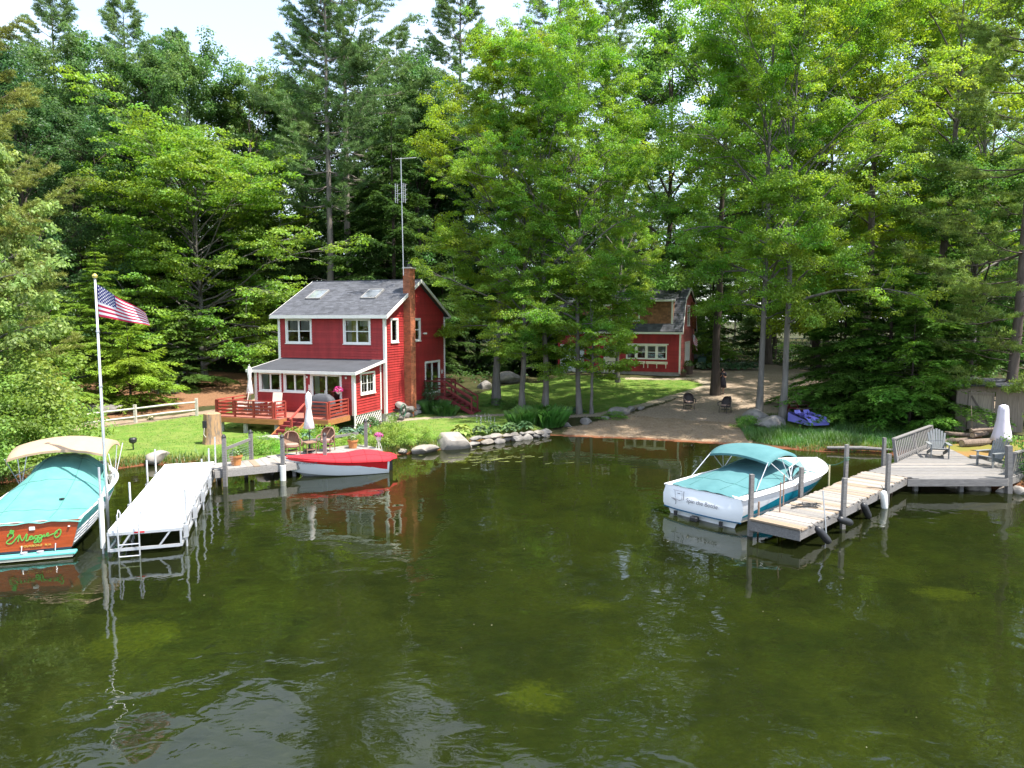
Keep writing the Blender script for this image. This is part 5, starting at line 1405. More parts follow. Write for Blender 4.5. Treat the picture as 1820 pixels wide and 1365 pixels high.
# --- the small red and white skiff
KB = empty('red_skiff', (-5.25, 29.2, 0), 1.92, 'small white skiff with a red canvas cover tied along the wooden dock', 'boat')
H3 = Hull(4.05, 1.7, .62, .84, .55, 2.1, -.2, .02, .35, .22, .78)
H3.shell(-1, 0, nf=4).build('hull_bottom', HULLG, KB, smooth=True)
H3.shell(0, 1, nf=6).build('hull', GEL, KB, smooth=True)
H3.transom(-.6, 1, .004).build('transom', REDB, KB)
H3.band(lambda t: .55 + .25 * t if t > .3 else .25 + 1.25 * t, lambda t: 1., .02, .97, .007).build('red_topside', REDB, KB, smooth=True)
H3.band(lambda t: .1 + t * 1.2, lambda t: .50 - .55 * (t - .17) if t > .17 else .2 + 1.75 * t, .0, .33, .012).build('white_flash', GEL, KB, smooth=True)
rows = []
for t in np.linspace(0, .995, 14):
    b = H3.hb(t) + .02; z = H3.sheer(t); pk = .03 + .26 * math.exp(-((t - .22) / .17) ** 2) + .02 * math.sin(t * 20) * (1 - t)
    rows.append((t * 4.0, [(-b - .004, z - .09)] + [(b * k, z + .01 + pk * (1 - abs(k) ** 1.6)) for k in np.linspace(-1, 1, 11)] + [(b + .004, z - .09)]))
rows = [(-.46, [(k * .17, .40 + .05 * (1 - k * k)) for k in np.linspace(-1, 1, 13)]), (-.42, [(k * .22, .52 + .10 * (1 - k * k)) for k in np.linspace(-1, 1, 13)]), (-.2, [(k * .34, .50 + .22 * (1 - abs(k) ** 2.5)) for k in np.linspace(-1, 1, 13)])] + rows
cover(KB, rows, REDC)
MB().box((0, -.16, .22), (.12, .2, .5)).build('motor', RUB, KB, bevel=.03)
for sd_ in (1, -1):
    p = H3.pt(.84, .80, sd_, .016); p0 = H3.pt(.74, .80, sd_, .016); dv = (p - p0).normalized() * sd_
    M_ = Matrix((( -dv.x if sd_ > 0 else -dv.x, 0, 0, 0),) * 1 + ((0, 0, 0, 0),) * 3) if False else None
    ang = math.atan2(dv.y, dv.x)
    if sd_ > 0: text('NH 2454 DOM', .13, GREYL, KB, Matrix.Translation(H3.pt(.80, .72, 1, .018)) @ Matrix.Rotation(ang, 4, 'Z') @ Matrix.Rotation(math.pi / 2 - .10, 4, 'X') @ Matrix.Rotation(.05, 4, 'Z'), 'registration_lettering')
    else: text('NH 2454 DOM', .13, GREYL, KB, Matrix.Translation(H3.pt(.80, .72, -1, .018)) @ Matrix.Rotation(ang, 4, 'Z') @ Matrix.Rotation(math.pi / 2 - .10, 4, 'X'), 'registration_lettering')
# ------------------------------------------------------------------ aluminium dock
AD = empty('aluminium_dock', (-9.86, 18.62, 0), .302, 'white topped aluminium section dock with truss sides beside the wood transom boat', 'dock')
DKW = mat('white_dock_panel', (.76, .76, .755), .6, .10, 1.1, .1, 30, island=.03)
for k in range(7):
    MB().b(-.88, .88, .0 + k * 1.29, 1.284 + k * 1.29, .64, .70).build('deck_panel', DKW, AD)
ln = 9.02
for z, nme in ((.60, 'top_rail'), (.16, 'bottom_rail')):
    for x in (-.88, .88): MB().bar((x, 0, z), (x, ln, z), .06, .075).build(nme, ALU, AD)
    for y in (.0, ln): MB().bar((-.85, y, z), (.85, y, z), .06, .075).build(nme, ALU, AD)
for x in (-.88, .88):
    for k in range(9):
        y0 = k * ln / 9
        a, b_ = (.2, .57) if k % 2 else (.57, .2)
        MB().bar((x, y0 + .05, a), (x, y0 + ln / 9 - .05, b_), .045, .045).build('truss_brace', ALU, AD)
        MB().bar((x, y0 + .02, .19), (x, y0 + .02, .57), .05, .05).build('truss_upright', ALU, AD)
for x0, x1 in ((-.6, -.35), (.35, .62)): MB().bar((x0, -.0, .2), (x1, -.0, .57), .045, .045).build('truss_brace', ALU, AD)
MB().b(-.25, .0, -.045, -.035, .59, .63).build('maker_badge', REDB, AD)
for x, ys, tops in ((.97, (.35, 2.3, 4.3, 6.4, 8.6), (1.6, 1.75, 1.7, 1.68, 1.75)), (-.97, (3.2, 6.0, 7.6), (1.3, 1.45, 1.55))):
    for y, t in zip(ys, tops): MB().tube([(x, y, -1.5), (x + .01, y, t)], .03, 8).build('leg_pipe', ALU, AD); MB().b(x - .06, x + .06, y - .06, y + .06, .28, .62).build('leg_bracket', ALU, AD)
lad = MB()
for x in (-.62, -.12): lad.tube([(x, -.12, -.7), (x, -.12, 1.12), (x, .05, 1.22), (x, .22, 1.1), (x, .22, .70)], .02, 6)
for z in (-.3, .0, .32): lad.tube([(-.62, -.12, z), (-.12, -.12, z)], .018, 6)
lad.build('ladder', ALU, AD)
# guard post between the boat and the dock
gpst = empty('boat_guide_post', (-11.0, 18.62, 0), .3, 'white dock guide post with a padded sleeve beside the wood transom', 'post')
MB().tube([(0, 0, -1.3), (0, 0, 2.35)], .03, 8).build('pipe', ALU, gpst)
MB().tube([(.0, 0, .15), (.0, 0, 1.5)], .065, 10).build('sleeve', FENDW, gpst)
MB().tube([(0, 0, 1.62), (-.3, 1.25, 1.66)], .018, 6).build('arm', ALU, gpst)
# flagpole and flag
FPX_, FPY_ = -12.02, 20.66
fp = empty('flagpole', (FPX_, FPY_, 0), 0, 'tall silver flagpole standing in the water between the boat and the dock', 'flagpole')
MB().tube([(0, 0, -1.5), (0, 0, 3.0), (0, 0, 7.45)], [.045, .042, .028], 10).build('pole', ALU, fp, smooth=True)
MB().lathe([(.02, 0), (.06, .03), (.075, .08), (.05, .13), (.01, .15)], (0, 0, 7.44), 10).build('ball_finial', GOLD, fp)
for z in (2.0, 4.3, 5.9): MB().tube([(0, 0, z), (0, 0, z + .05)], .052, 10).build('collar', STEEL, fp)
FR, FW, FB = mat('flag_red', (.50, .015, .06), .85, .1, 6), mat('flag_white', (.78, .74, .76), .85, .04, 6), mat('flag_blue', (.02, .025, .16), .85, .1, 6)
def flag_pt(s, t, w=1.42, h=.92, z0=7.28):
    dr = .82 * (1 - t) + .28 * t
    return Vector((.05 + w * s * (1 - .06 * (1 - t)), -.10 * math.sin(s * 4.6 + t * 1.3) * s ** .5 + .05 * math.sin(s * 11 - t * 3) * s, z0 - h * t - dr * s ** 1.05 + .02 * math.sin(s * 9) * s))
def make_flag(name, parent_loc, rz, label, f=flag_pt, nx=26):
    r = empty(name, parent_loc, rz, label, 'flag', 'american flags')
    for st in range(13):
        red = st % 2 == 0
        m = MB(); s0 = .4 if st < 7 else 0
        m.grid([[f(s0 + (1 - s0) * i / nx, (st + j) / 13) for i in range(nx + 1)] for j in (0, .5, 1)])
        m.build('stripe', FR if red else FW, r, smooth=True)
    MB().grid([[f(.4 * i / 12, 7 / 13 * j / 10) for i in range(13)] for j in range(11)]).build('canton', FB, r, smooth=True)
    m = MB()
    for row in range(9):
        for c in range(6 if row % 2 == 0 else 5):
            s = .4 * ((c + .5) / 6 if row % 2 == 0 else (c + 1) / 6); t = 7 / 13 * (row + .6) / 9.2
            c0 = f(s, t); ux = (f(s + .01, t) - c0).normalized(); uz = (f(s, t - .01) - c0).normalized(); nn = uz.cross(ux).normalized()
            for sgn in (1, -1):
                p = []
                for k in range(10):
                    a = math.pi / 2 + k * math.pi / 5; rr = .033 if k % 2 == 0 else .014
                    p.append(c0 + ux * (rr * math.cos(a)) + uz * (rr * math.sin(a)) + nn * (.006 * sgn))
                m.add(p, [tuple(range(10))])
    m.build('stars', FW, r, kind='stuff')
    return r
make_flag('american_flag', (FPX_, FPY_, 0), 0, 'american flag flying from the tall flagpole in the water')
# ------------------------------------------------------------------ wooden dock on the left
def deck_run(root, p0, dirv, width, n, pitch, z, mats_, seed, thick=.045, gap=.008, name='plank'):
    """planks laid across the run p0 + dirv*t, width to the left of it"""
    rs = random.Random(seed); dv = Vector((dirv[0], dirv[1], 0)).normalized(); lv = Vector((-dv.y, dv.x, 0)); ang = math.atan2(dv.y, dv.x)
    meshes = {}
    for i in range(n):
        mt = rs.choices(mats_[0], mats_[1])[0]
        if mt.name not in meshes:
            meshes[mt.name] = None
            o = MB().b(-pitch / 2 + gap / 2, pitch / 2 - gap / 2, 0, width, -thick, 0).build(name, mt, root); meshes[mt.name] = o.data
        else: o = link(name, meshes[mt.name], None, root)
        pz_ = z + rs.uniform(-.006, .006)
        o.location = Vector(p0) + dv * (pitch * (i + .5)) + lv * rs.uniform(-.035, .035) + Vector((0, 0, pz_)); o.rotation_euler = (0, rs.uniform(-.008, .008), ang + rs.uniform(-.006, .006))
PLANKM = [[PLANK, mat('dock_plank_dark', (.19, .175, .16), .85, .28, 4, .4, 25, stretch=(1, 10, 10)), mat('dock_plank_pale', (.27, .25, .23), .85, .25, 4, .4, 25, stretch=(1, 10, 10)), PLANKT], [5, 2, 5, 1]]
WD = empty('wooden_dock', (0, 0, 0), 0, 'low weathered wood dock with capped posts along the left lawn', 'dock')
wa, wb = Vector((-11.15, 26.2, 0)), Vector((-8.9, 27.47, 0)); d1 = (wb - wa).normalized(); d2 = Vector((.74, .67, 0)).normalized(); wc = wb + d2 * 4.4
l1 = Vector((-d1.y, d1.x, 0)); l2 = Vector((-d2.y, d2.x, 0))
deck_run(WD, wa, d1, 1.35, 11, .235, .65, PLANKM, 5); deck_run(WD, wb + d2 * .02, d2, 1.9, 19, .232, .645, PLANKM, 6)
for a, b_, dd in ((wa, wb, l1), (wb, wc, l2)):
    MB().bar(a + Vector((0, 0, .47)) - dd * .03, b_ + Vector((0, 0, .47)) - dd * .03, .045, .26).build('fascia_board', PLANKM[0][2], WD)
MB().bar(wa + Vector((0, 0, .47)) - d1 * .02, wa + l1 * 1.35 + Vector((0, 0, .47)) - d1 * .02, .045, .26).build('fascia_board', PLANK, WD)
def capped_post(p, top, bot=-1.3, sleeve=False, w=.13):
    pr_ = MB().b(p[0] - w / 2, p[0] + w / 2, p[1] - w / 2, p[1] + w / 2, bot, top).build('post', GREYW, WD)
    MB().lathe([(w * .62, 0), (w * .72, .04), (w * .5, .09), (w * .2, .14)], (p[0], p[1], top), 8).build('post_cap', DARK, pr_)
    if sleeve: MB().lathe([(.11, -.2), (.12, .6)], (p[0], p[1] - .02, 0), 10).build('sleeve', FENDW, pr_)
capped_post(wa + d1 * .35 - l1 * .13, 1.85); capped_post(wb - d1 * .12 - l1 * .13, 1.68, sleeve=True)
capped_post(wa + d1 * 1.55 + l1 * 1.4, 1.72, .2); capped_post(wb + d2 * 1.65 - l2 * .1, 1.55); capped_post(wc - d2 * .2 + l2 * 1.0, 1.75)
p5a, p5b = wa + d1 * .35 + l1 * .0, wa + d1 * 1.55 + l1 * 1.4
for a, b_, z in ((wa + d1 * .35 - l1 * .13, p5b, 1.42), (wb + d2 * 1.6 + l2 * 1.95, wb + d2 * 4.4 + l2 * 2.0, 1.05)):
    MB().bar(Vector((a.x, a.y, z)), Vector((b_.x, b_.y, z + .06)), .05, .11).build('rail', GREYW, WD)
m = MB(); a, b_ = wa + d1 * .4 - l1 * .05, p5b
for k in range(20): q = a + (b_ - a) * k / 19; m.tube([(q.x, q.y, .68), (q.x, q.y, 1.38)], .0035, 3)
for k in range(8): m.tube([(a.x, a.y, .7 + k * .095), (b_.x, b_.y, .7 + k * .095)], .0035, 3)
m.build('wire_mesh', STEEL, WD, kind='stuff')
for k in range(3):
    q = wa + d1 * (.3 + k * 1.0) + l1 * 1.2; MB().b(q.x - .06, q.x + .06, q.y - .06, q.y + .06, -1.2, .6).build('pile', GREYW, WD)
for k in range(4):
    q = wb + d2 * (.5 + k * 1.1) + l2 * .3; MB().b(q.x - .06, q.x + .06, q.y - .06, q.y + .06, -1.2, .59).build('pile', GREYW, WD)
def wicker_chair(name, loc, rz, label, group, mt):
    c = empty(name, loc, rz, label, 'chair', group)
    MB().lathe([(.29, .36), (.31, .40), (.30, .44), (.26, .45)], (0, 0, 0), 16, sy=.92).build('seat', mt, c)
    rows = []
    for z, k, lean in ((.42, 1, 0), (.6, 1.04, .05), (.78, 1.0, .10), (.9, .8, .14), (.97, .45, .17), (.985, .1, .18)):
        rows.append([(.31 * k * math.cos(a) if z < .8 else .31 * k * math.cos(a), .30 * math.sin(a) + lean - .02, z) for a in np.linspace(.12, math.pi - .12, 13)])
    m = MB().grid(rows); m.tube([rows[i][0] for i in range(6)] + [rows[i][-1] for i in range(5, -1, -1)], .025, 6)
    m.build('backrest', mt, c, smooth=True)
    for s in (-1, 1): MB().tube([(s * .30, .1, .68), (s * .35, -.1, .66), (s * .34, -.28, .60), (s * .30, -.29, .40)], .03, 6).build('armrest', mt, c, smooth=True)
    for x, y in ((-.27, -.24), (.27, -.24), (-.24, .24), (.24, .24)): MB().tube([(x * .95, y * .95, .4), (x, y, 0)], .022, 6).build('leg', mt, c)
    MB().lathe([(.27, .0), (.27, .02)], (0, 0, .2), 14, sy=.9).build('stretcher_ring', mt, c)
    MB().lathe([(.26, .452), (.27, .47), (.25, .50)], (0, 0, 0), 14, sy=.92).build('cushion', mat('seat_cushion', (.34, .22, .17) if mt is WICK else (.08, .06, .06), .9, .1, 4), c)
    return c
q = wb + d2 * .85 + l2 * 1.2; wicker_chair('wicker_chair', (q.x, q.y, .66), .55, 'brown wicker armchair on the wooden dock left of the wicker table', 'brown wicker chairs on the wooden dock', WICK)
q = wb + d2 * 2.45 + l2 * 1.25; wicker_chair('wicker_chair', (q.x, q.y, .66), -.25, 'brown wicker armchair on the wooden dock right of the wicker table', 'brown wicker chairs on the wooden dock', WICK)
q = wb + d2 * 1.65 + l2 * 1.25; t_ = empty('wicker_table', (q.x, q.y, .66), .7, 'small square wicker table between the two brown chairs', 'table')
MB().box((0, 0, .46), (.48, .48, .05)).build('tabletop', WICK, t_, bevel=.01); MB().box((0, 0, .16), (.40, .40, .03)).build('shelf', WICK, t_)
for x in (-.2, .2):
    for y in (-.2, .2): MB().tube([(x, y, 0), (x, y, .44)], .022, 6).build('leg', WICK, t_)
umbrella('dock_umbrella', (q.x - .12, q.y + .42, .66), 2.55, .2, 'white closed umbrella rising behind the wicker table on the wooden dock', 'closed white umbrellas', pole=DARK)
def pot(loc, label, colr=(.10, .2, .03), s=1., kind='leaf', mt=None, seed=1, name='planter'):
    p = empty(name, loc, seed, label, 'planter', scale=s)
    m = MB().lathe([(.15, 0), (.19, .26), (.215, .27), (.22, .33), (.19, .33), (.18, .29)], (0, 0, 0), 14); m.build('pot', mt or TERRA, p)
    flowers(p, .20, .26, 160, colr, seed, 'foliage', .30, False, .07)
    return p
q = wa + d1 * .85 + l1 * .55; pot((q.x, q.y, .655), 'terracotta pot with a leafy plant by the wire mesh rail on the wooden dock', s=1.15)
q = wb + d2 * 3.6 + l2 * 1.1; pot((q.x, q.y, .65), 'terracotta pot with green shoots at the far end of the wooden dock', (.13, .22, .04), 1.1, seed=2)
q = wc + d2 * .05 + l2 * .35; fs = empty('flower_stand', (q.x, q.y, .60), .3, 'pink flowers on a white wire stand beside the red skiff', 'flowers')
m = MB()
for k in range(4): a = k * 1.571; m.tube([(.13 * math.cos(a), .13 * math.sin(a), 0), (.04 * math.cos(a), .04 * math.sin(a), .32), (.12 * math.cos(a), .12 * math.sin(a), .5)], .012, 5)
m.build('stand', WHITE, fs); MB().lathe([(.08, .4), (.13, .55)], (0, 0, 0), 10).build('pot', WHITE, fs); flowers(fs, .2, .16, 160, (.62, .12, .32), 5, z=.58, size=.07)
# ------------------------------------------------------------------ weathered dock on the right
RD = empty('weathered_dock', (0, 0, 0), 0, 'long weathered plank dock with posts leading to the platform on the right', 'dock')
rd = Vector((.707, .707, 0)); rl = Vector((-.707, .707, 0)); r0_ = Vector((7.90, 18.95, 0)); RZ = .55
DP = [[mat('dock_plank_dark', (.3, .3, .3)), PLANK, PLANKT, mat('dock_plank_pale', (.5, .5, .5)), mat('dock_plank_tan', (.25, .205, .165), .85, .25, 4, .4, 25, stretch=(1, 10, 10))], [2, 4, 2, 2, 4]]
deck_run(RD, r0_ + rd * .01, rd, 1.46, 49, .187, RZ, DP, 9)
o = MB().bar(r0_ - rd * .02 + Vector((0, 0, RZ + .02)), r0_ - rd * .02 + rl * 1.46 + Vector((0, 0, RZ + .02)), .16, .05).build('end_plank', PLANKT, RD)
MB().bar(r0_ - rd * .03 + Vector((0, 0, RZ - .17)), r0_ - rd * .03 + rl * 1.46 + Vector((0, 0, RZ - .17)), .05, .28).build('fascia_board', GREYW, RD)
for o_ in (.02, 1.44): MB().bar(r0_ + rl * o_ + Vector((0, 0, RZ - .17)), r0_ + rl * o_ + rd * 9.2 + Vector((0, 0, RZ - .17)), .05, .24).build('stringer', GREYW, RD)
def edge_t(u, off):
    """distance along the dock edge whose deck point lies in photo column u"""
    best = None
    for t in np.linspace(-.5, 14, 1500):
        p = r0_ + rl * off + rd * t; d = p.y * math.cos(PITCH) - (RZ - CAM_H) * math.sin(PITCH)
        e = abs(910 + FPX * p.x / d - u)
        if best is None or e < best[0]: best = (e, t)
    return best[1]
def dpost(u, off, top, w=.115, m=GREYW, lean=(0, 0), name='post', bot=-1.4):
    p = r0_ + rl * off + rd * edge_t(u, off)
    b = MB()
    if w > .1: b.bar((p.x, p.y, bot), (p.x + lean[0], p.y + lean[1], top), w, w, (1, .2, 0))
    else: b.tube([(p.x, p.y, bot), (p.x + lean[0], p.y + lean[1], top)], w, 6)
    b.build(name, m, RD); return p
dpost(1334, 1.55, 1.82); dpost(1423, 1.57, 1.50); dpost(1499, -.09, 1.55); dpost(1577, -.09, 1.75); dpost(1503, 1.57, 1.75); dpost(1570, 1.57, 1.52)
RUST = mat('rusty_pipe', (.26, .17, .12), .8, .3, 8); YEP = mat('yellowed_pole', (.45, .42, .25), .7)
dpost(1386, 1.2, 1.45, .022, RUST, (.0, .0), 'pipe'); dpost(1392, 1.5, 1.5, .022, RUST, name='pipe'); dpost(1348, 1.5, .95, .03, RUST, name='pipe'); dpost(1470, -.08, 1.35, .022, STEEL, (-.10, .12), 'pipe', .0); dpost(1473, 1.53, 1.25, .03, YEP, name='pipe')
for t in (2.5, 5.5, 8.5):
    for o_ in (.3, 1.2): p = r0_ + rl * o_ + rd * t; MB().tube([(p.x, p.y, -1.5), (p.x, p.y, RZ - .06)], .05, 6).build('pile', RUST, RD)
def fender(u, off, dz, colr, label, tilt=(.5, .25), ln=.62):
    p = r0_ + rl * off + rd * edge_t(u, 0)
    f = empty('boat_fender', (p.x, p.y, RZ - dz), 0, label, 'fender', 'fenders hung along the dock')
    f.rotation_euler = (tilt[0], tilt[1], .78)
    m = MB().lathe([(.02, -ln), (.09, -ln + .05), (.11, -ln + .14), (.11, -.14), (.09, -.05), (.03, 0)], (0, 0, 0), 12); m.build('body', colr, f, smooth=True)
    MB().tube([(0, 0, 0), (0, .02, .1), (0, .06, .16)], .01, 4).build('cord', RUB, f)
fender(1440, -.16, .0, RUB, 'black fender hanging at the outer corner of the weathered dock', (-.5, -.5)); fender(1478, -.2, .08, RUB, 'black fender splayed out below the leaning pipe', (-.3, -1.2)); fender(1525, -.14, .02, RUB, 'black fender between the two tall right side posts', (-.2, -.5)); fender(1562, -.14, -.05, FENDW, 'white fender hanging on the weathered dock by the tall post', (-.1, 0), .7)
# coil of line on the planks, mooring line
m = MB(); c = r0_ + rl * .9 + rd * 2.6; pts = [(c.x + .45 * math.cos(k * .7) * (1 - k * .01) + .012 * k - .3, c.y + .14 * math.sin(k * 1.1) + .012 * k - .3, RZ + .02 + .012 * (k % 3)) for k in range(46)]
tag(MB().tube(pts, .012, 5).build('dock_line', RUB), 'dark line lying loose on the planks of the weathered dock', 'rope')
pA = RB.matrix_basis @ Vector((.1, 6.95, 1.0)) if False else Matrix.Translation(RB.location) @ Matrix.Rotation(-.855, 4, 'Z') @ Vector((.15, 7.4, 1.0))
pB = r0_ + rl * 1.57 + rd * edge_t(1503, 1.57); pB.z = 1.2
tag(MB().tube([pA.lerp(pB, t) - Vector((0, 0, .22 * math.sin(t * math.pi))) for t in np.linspace(0, 1, 9)], .014, 5).build('mooring_line', ROPE), 'green mooring line from the runabout bow to a dock post', 'rope')
tag(MB().tube([pB + Vector((.085 * math.cos(a), .085 * math.sin(a), -.06 + .025 * k * .25)) for k, a in enumerate(np.linspace(0, 12.5, 26))], .013, 5).build('rope_wrap', ROPE), 'green rope wound round a post of the weathered dock', 'rope')
# platform
PF = empty('dock_platform', (0, 0, 0), 0, 'weathered deck platform with slatted rails at the shore end of the dock', 'deck')
PP = np.array([(14.05, 25.10), (17.75, 25.18), (20.7, 27.4), (20.0, 28.6), (18.9, 28.9), (19.5, 31.5), (18.85, 32.1), (15.45, 28.1), (13.2, 26.2)])
cutl = r0_ + rd * 9.17
rs_ = random.Random(21); y = 25.16; me_ = 0
while y < 31.9:
    xs = []
    for i in range(len(PP)):
        a, b_ = PP[i], PP[(i + 1) % len(PP)]
        if (a[1] > y) != (b_[1] > y): xs.append(a[0] + (b_[0] - a[0]) * (y - a[1]) / (b_[1] - a[1]))
    xs.sort()
    for k in range(0, len(xs) - 1, 2):
        x0, x1 = xs[k], xs[k + 1]
        lim_ = cutl.x + (cutl.y - y) + .02                       # behind the last walkway plank
        x0 = max(x0, lim_)
        if x1 - x0 > .1: MB().b(x0, x1, y - .082, y + .082, RZ - .04, RZ + rs_.uniform(-.004, .006)).build('deck_board', rs_.choice([GREYW, DP[0][0], PLANK, GREYW]), PF)
    y += .172
def pbar(a, b_, z0, z1, w, nm, mt=GREYW): return MB().bar((*a, (z0 + z1) / 2), (*b_, (z0 + z1) / 2), w, z1 - z0).build(nm, mt, PF)
pbar((14.2, 25.06), (17.8, 25.08), .30, .56, .05, 'fascia_board'); pbar((17.8, 25.1), (20.75, 27.35), .30, .56, .05, 'fascia_board'); pbar((18.95, 28.95), (20.0, 28.65), .56, .66, .25, 'back_step')
def slat_rail(a, b_, h, n, lean=(0, 0), posts=2):
    a, b_ = Vector((*a, RZ)), Vector((*b_, RZ)); lv = Vector((*lean, 0)); up = Vector((0, 0, h)) + lv
    MB().bar(a + up, b_ + up, .15, .045).build('rail_cap', GREYW, PF); MB().bar(a + up * .18, b_ + up * .18, .04, .09).build('rail', GREYW, PF)
    me = None
    for i in range(n):
        p = a + (b_ - a) * (i + .5) / n
        MB().bar(p + up * .06, p + up * .97, .025, .10, (b_ - a).normalized()).build('slat', GREYW, PF)
    for i in range(posts + 1):
        p = a + (b_ - a) * i / posts; MB().bar(p - Vector((0, 0, .3)), p + up * .985, .11, .11, (b_ - a).normalized()).build('post', GREYW, PF)
slat_rail((15.5, 28.12), (19.15, 31.75), .92, 24, (-.14, .14)); slat_rail((18.35, 25.75), (20.9, 27.6), .85, 15, (.08, -.08))
MB().bar((18.05, 25.25, -1.0), (17.85, 25.2, 1.75), .17, .17, (1, 0, 0)).build('post', GREYW, PF)
for x, y in ((14.8, 25.6), (16.4, 25.5), (16.0, 27.5), (18.0, 27.4), (19.6, 27.5)): MB().b(x - .07, x + .07, y - .07, y + .07, -1.2, RZ - .05).build('pile', GREYW, PF)
SLATG = mat('grey_adirondack', (.17, .178, .18), .75, .2, 4, .3, 25, stretch=(6, 1, 1))
def adirondack(loc, rz, label):
    c = empty('adirondack_chair', loc, rz, label, 'chair', 'grey adirondack chairs on the platform')
    for k in range(7):
        x = -.27 + k * .09; h = .92 - .10 * abs(k - 3) ** 1.5 * .35
        MB().bar((x * .85, .20, .28), (x * 1.12, .20 + .36 * h, .28 + h * .9), .075, .02, (0, 1, 0)).build('back_slat', SLATG, c)
    for k in range(5): MB().bar((-.29, -.36 + k * .115, .40 - k * .028), (.29, -.36 + k * .115, .40 - k * .028), .10, .022).build('seat_slat', SLATG, c)
    for s in (-1, 1):
        MB().box((s * .36, -.05, .56), (.14, .75, .025)).build('armrest', SLATG, c)
        MB().box((s * .32, -.36, .275), (.03, .10, .55)).build('front_leg', SLATG, c)
        MB().bar((s * .30, -.38, .36), (s * .30, .55, .06), .03, .13).build('rear_leg', SLATG, c)
        MB().bar((s * .33, .30, .54), (s * .33, .26, .26), .03, .07).build('arm_brace', SLATG, c)
    MB().bar((-.3, .34, .60), (.3, .34, .60), .03, .07).build('back_brace', SLATG, c)
    return c
adirondack((17.75, 29.2, RZ + .012), -.35, 'grey adirondack chair by the slatted rail on the platform')
adirondack((18.75, 27.35, RZ + .012), -1.25, 'grey adirondack chair turned sideways at the right edge of the platform')
# ------------------------------------------------------------------ garage
PINKR = mat('sunlit_red_shingle', (.46, .12, .10), .8, .2, 3, .3, 40, island=.18)  # gable red with its sunlit pink put into the colour, paler than the front
CEDS = mat('cedar_shingle', (.27, .125, .065), .85, .3, 3, .4, 40, island=.3)
CREAM = mat('cream_paint_door', (.70, .64, .52), .5, .06, 3)
GA = -.385; GP = Vector((13.35, 56.3, 1.80))
GM = Matrix.Translation(GP) @ Matrix.Rotation(GA, 4, 'Z')
gar = empty('red_garage', GP, GA, 'red gambrel garage half hidden by maples with a window row over planter boxes', 'garage')
GL, GD_ = -10.3, 7.6
WS = (-4.35, -1.05, 1.28, 2.32); DC = (-6.1, -5.05, .05, 2.1); DW = (-10.0, -7.9, .05, 2.35)
gfront = lambda u, o, z: (u, -o, z); gright = lambda u, o, z: (o, u, z); gleft = lambda u, o, z: (GL - o, u, z)
clap(gfront, lambda z: (GL + .1, -.1), .22, 3.4, [WS, DC, DW], .13).build('wall', RED, gar)
clap(lambda u, o, z: (u, GD_ + o, z), lambda z: (GL + .1, -.1), .22, 3.4, [], .13).build('wall', RED, gar)
def gam(z):
    if z <= 3.4: return (.02, GD_ - .02)
    if z <= 6.0: k = (z - 3.4) / 2.6 * 1.15; return (.02 + k, GD_ - .02 - k)
    k = 1.15 + (z - 6.0) / .95 * (GD_ / 2 - 1.15); return (min(k, GD_ / 2 - .01), max(GD_ - k, GD_ / 2 + .01))
RDR = (2.2, 4.7, .05, 2.45); RWN = (3.2, 4.4, 3.95, 5.5)
clap(gright, gam, .05, 6.92, [RDR, RWN], .15).build('wall', PINKR, gar)
clap(gleft, gam, .05, 6.92, [], .15).build('wall', GREYW, gar)
MB().b(GL + .05, -.05, .06, GD_ - .06, -.8, .22).build('foundation', CONC, gar)
gr_ = MB()
prof = [(-.22, 3.38), (1.13, 6.02), (GD_ / 2, 6.98), (GD_ - 1.13, 6.02), (GD_ + .22, 3.38)]
for i in range(4):
    (y0, z0), (y1, z1) = prof[i], prof[i + 1]
    for dz, rev in ((0, 0), (.09, 1)): gr_.quad((GL - .2, y0, z0 + dz), (.2, y0, z0 + dz), (.2, y1, z1 + dz), (GL - .2, y1, z1 + dz))
    for x in (GL - .2, .2): gr_.quad((x, y0, z0), (x, y1, z1), (x, y1, z1 + .09), (x, y0, z0 + .09))
gro = gr_.build('roof', SHINGB, gar)
for i in range(4):
    (y0, z0), (y1, z1) = prof[i], prof[i + 1]
    if i >= 2: y0, z0, y1, z1 = y1, z1, y0, z0
    shingles('shingles', (GL - .2, y0, z0 + .095), (1, 0, 0), (0, y1 - y0, z1 - z0), -GL + .4, math.hypot(y1 - y0, z1 - z0), gro, .2, .4)
for x in (.2, GL - .24):
    m = MB()
    for i in range(4):
        (y0, z0), (y1, z1) = prof[i], prof[i + 1]
        m.add([(x + dx, y, z) for dx in (0, .035) for y, z in ((y0, z0 - .12), (y1, z1 - .12), (y1, z1 + .1), (y0, z0 + .1))], [(0, 1, 2, 3), (7, 6, 5, 4), (0, 4, 5, 1), (3, 2, 6, 7), (0, 3, 7, 4), (1, 5, 6, 2)])
    m.build('rake_trim', WHITE, gar)
MB().b(GL - .2, .24, -.30, -.225, 3.26, 3.42).build('gutter', WHITE, gar)
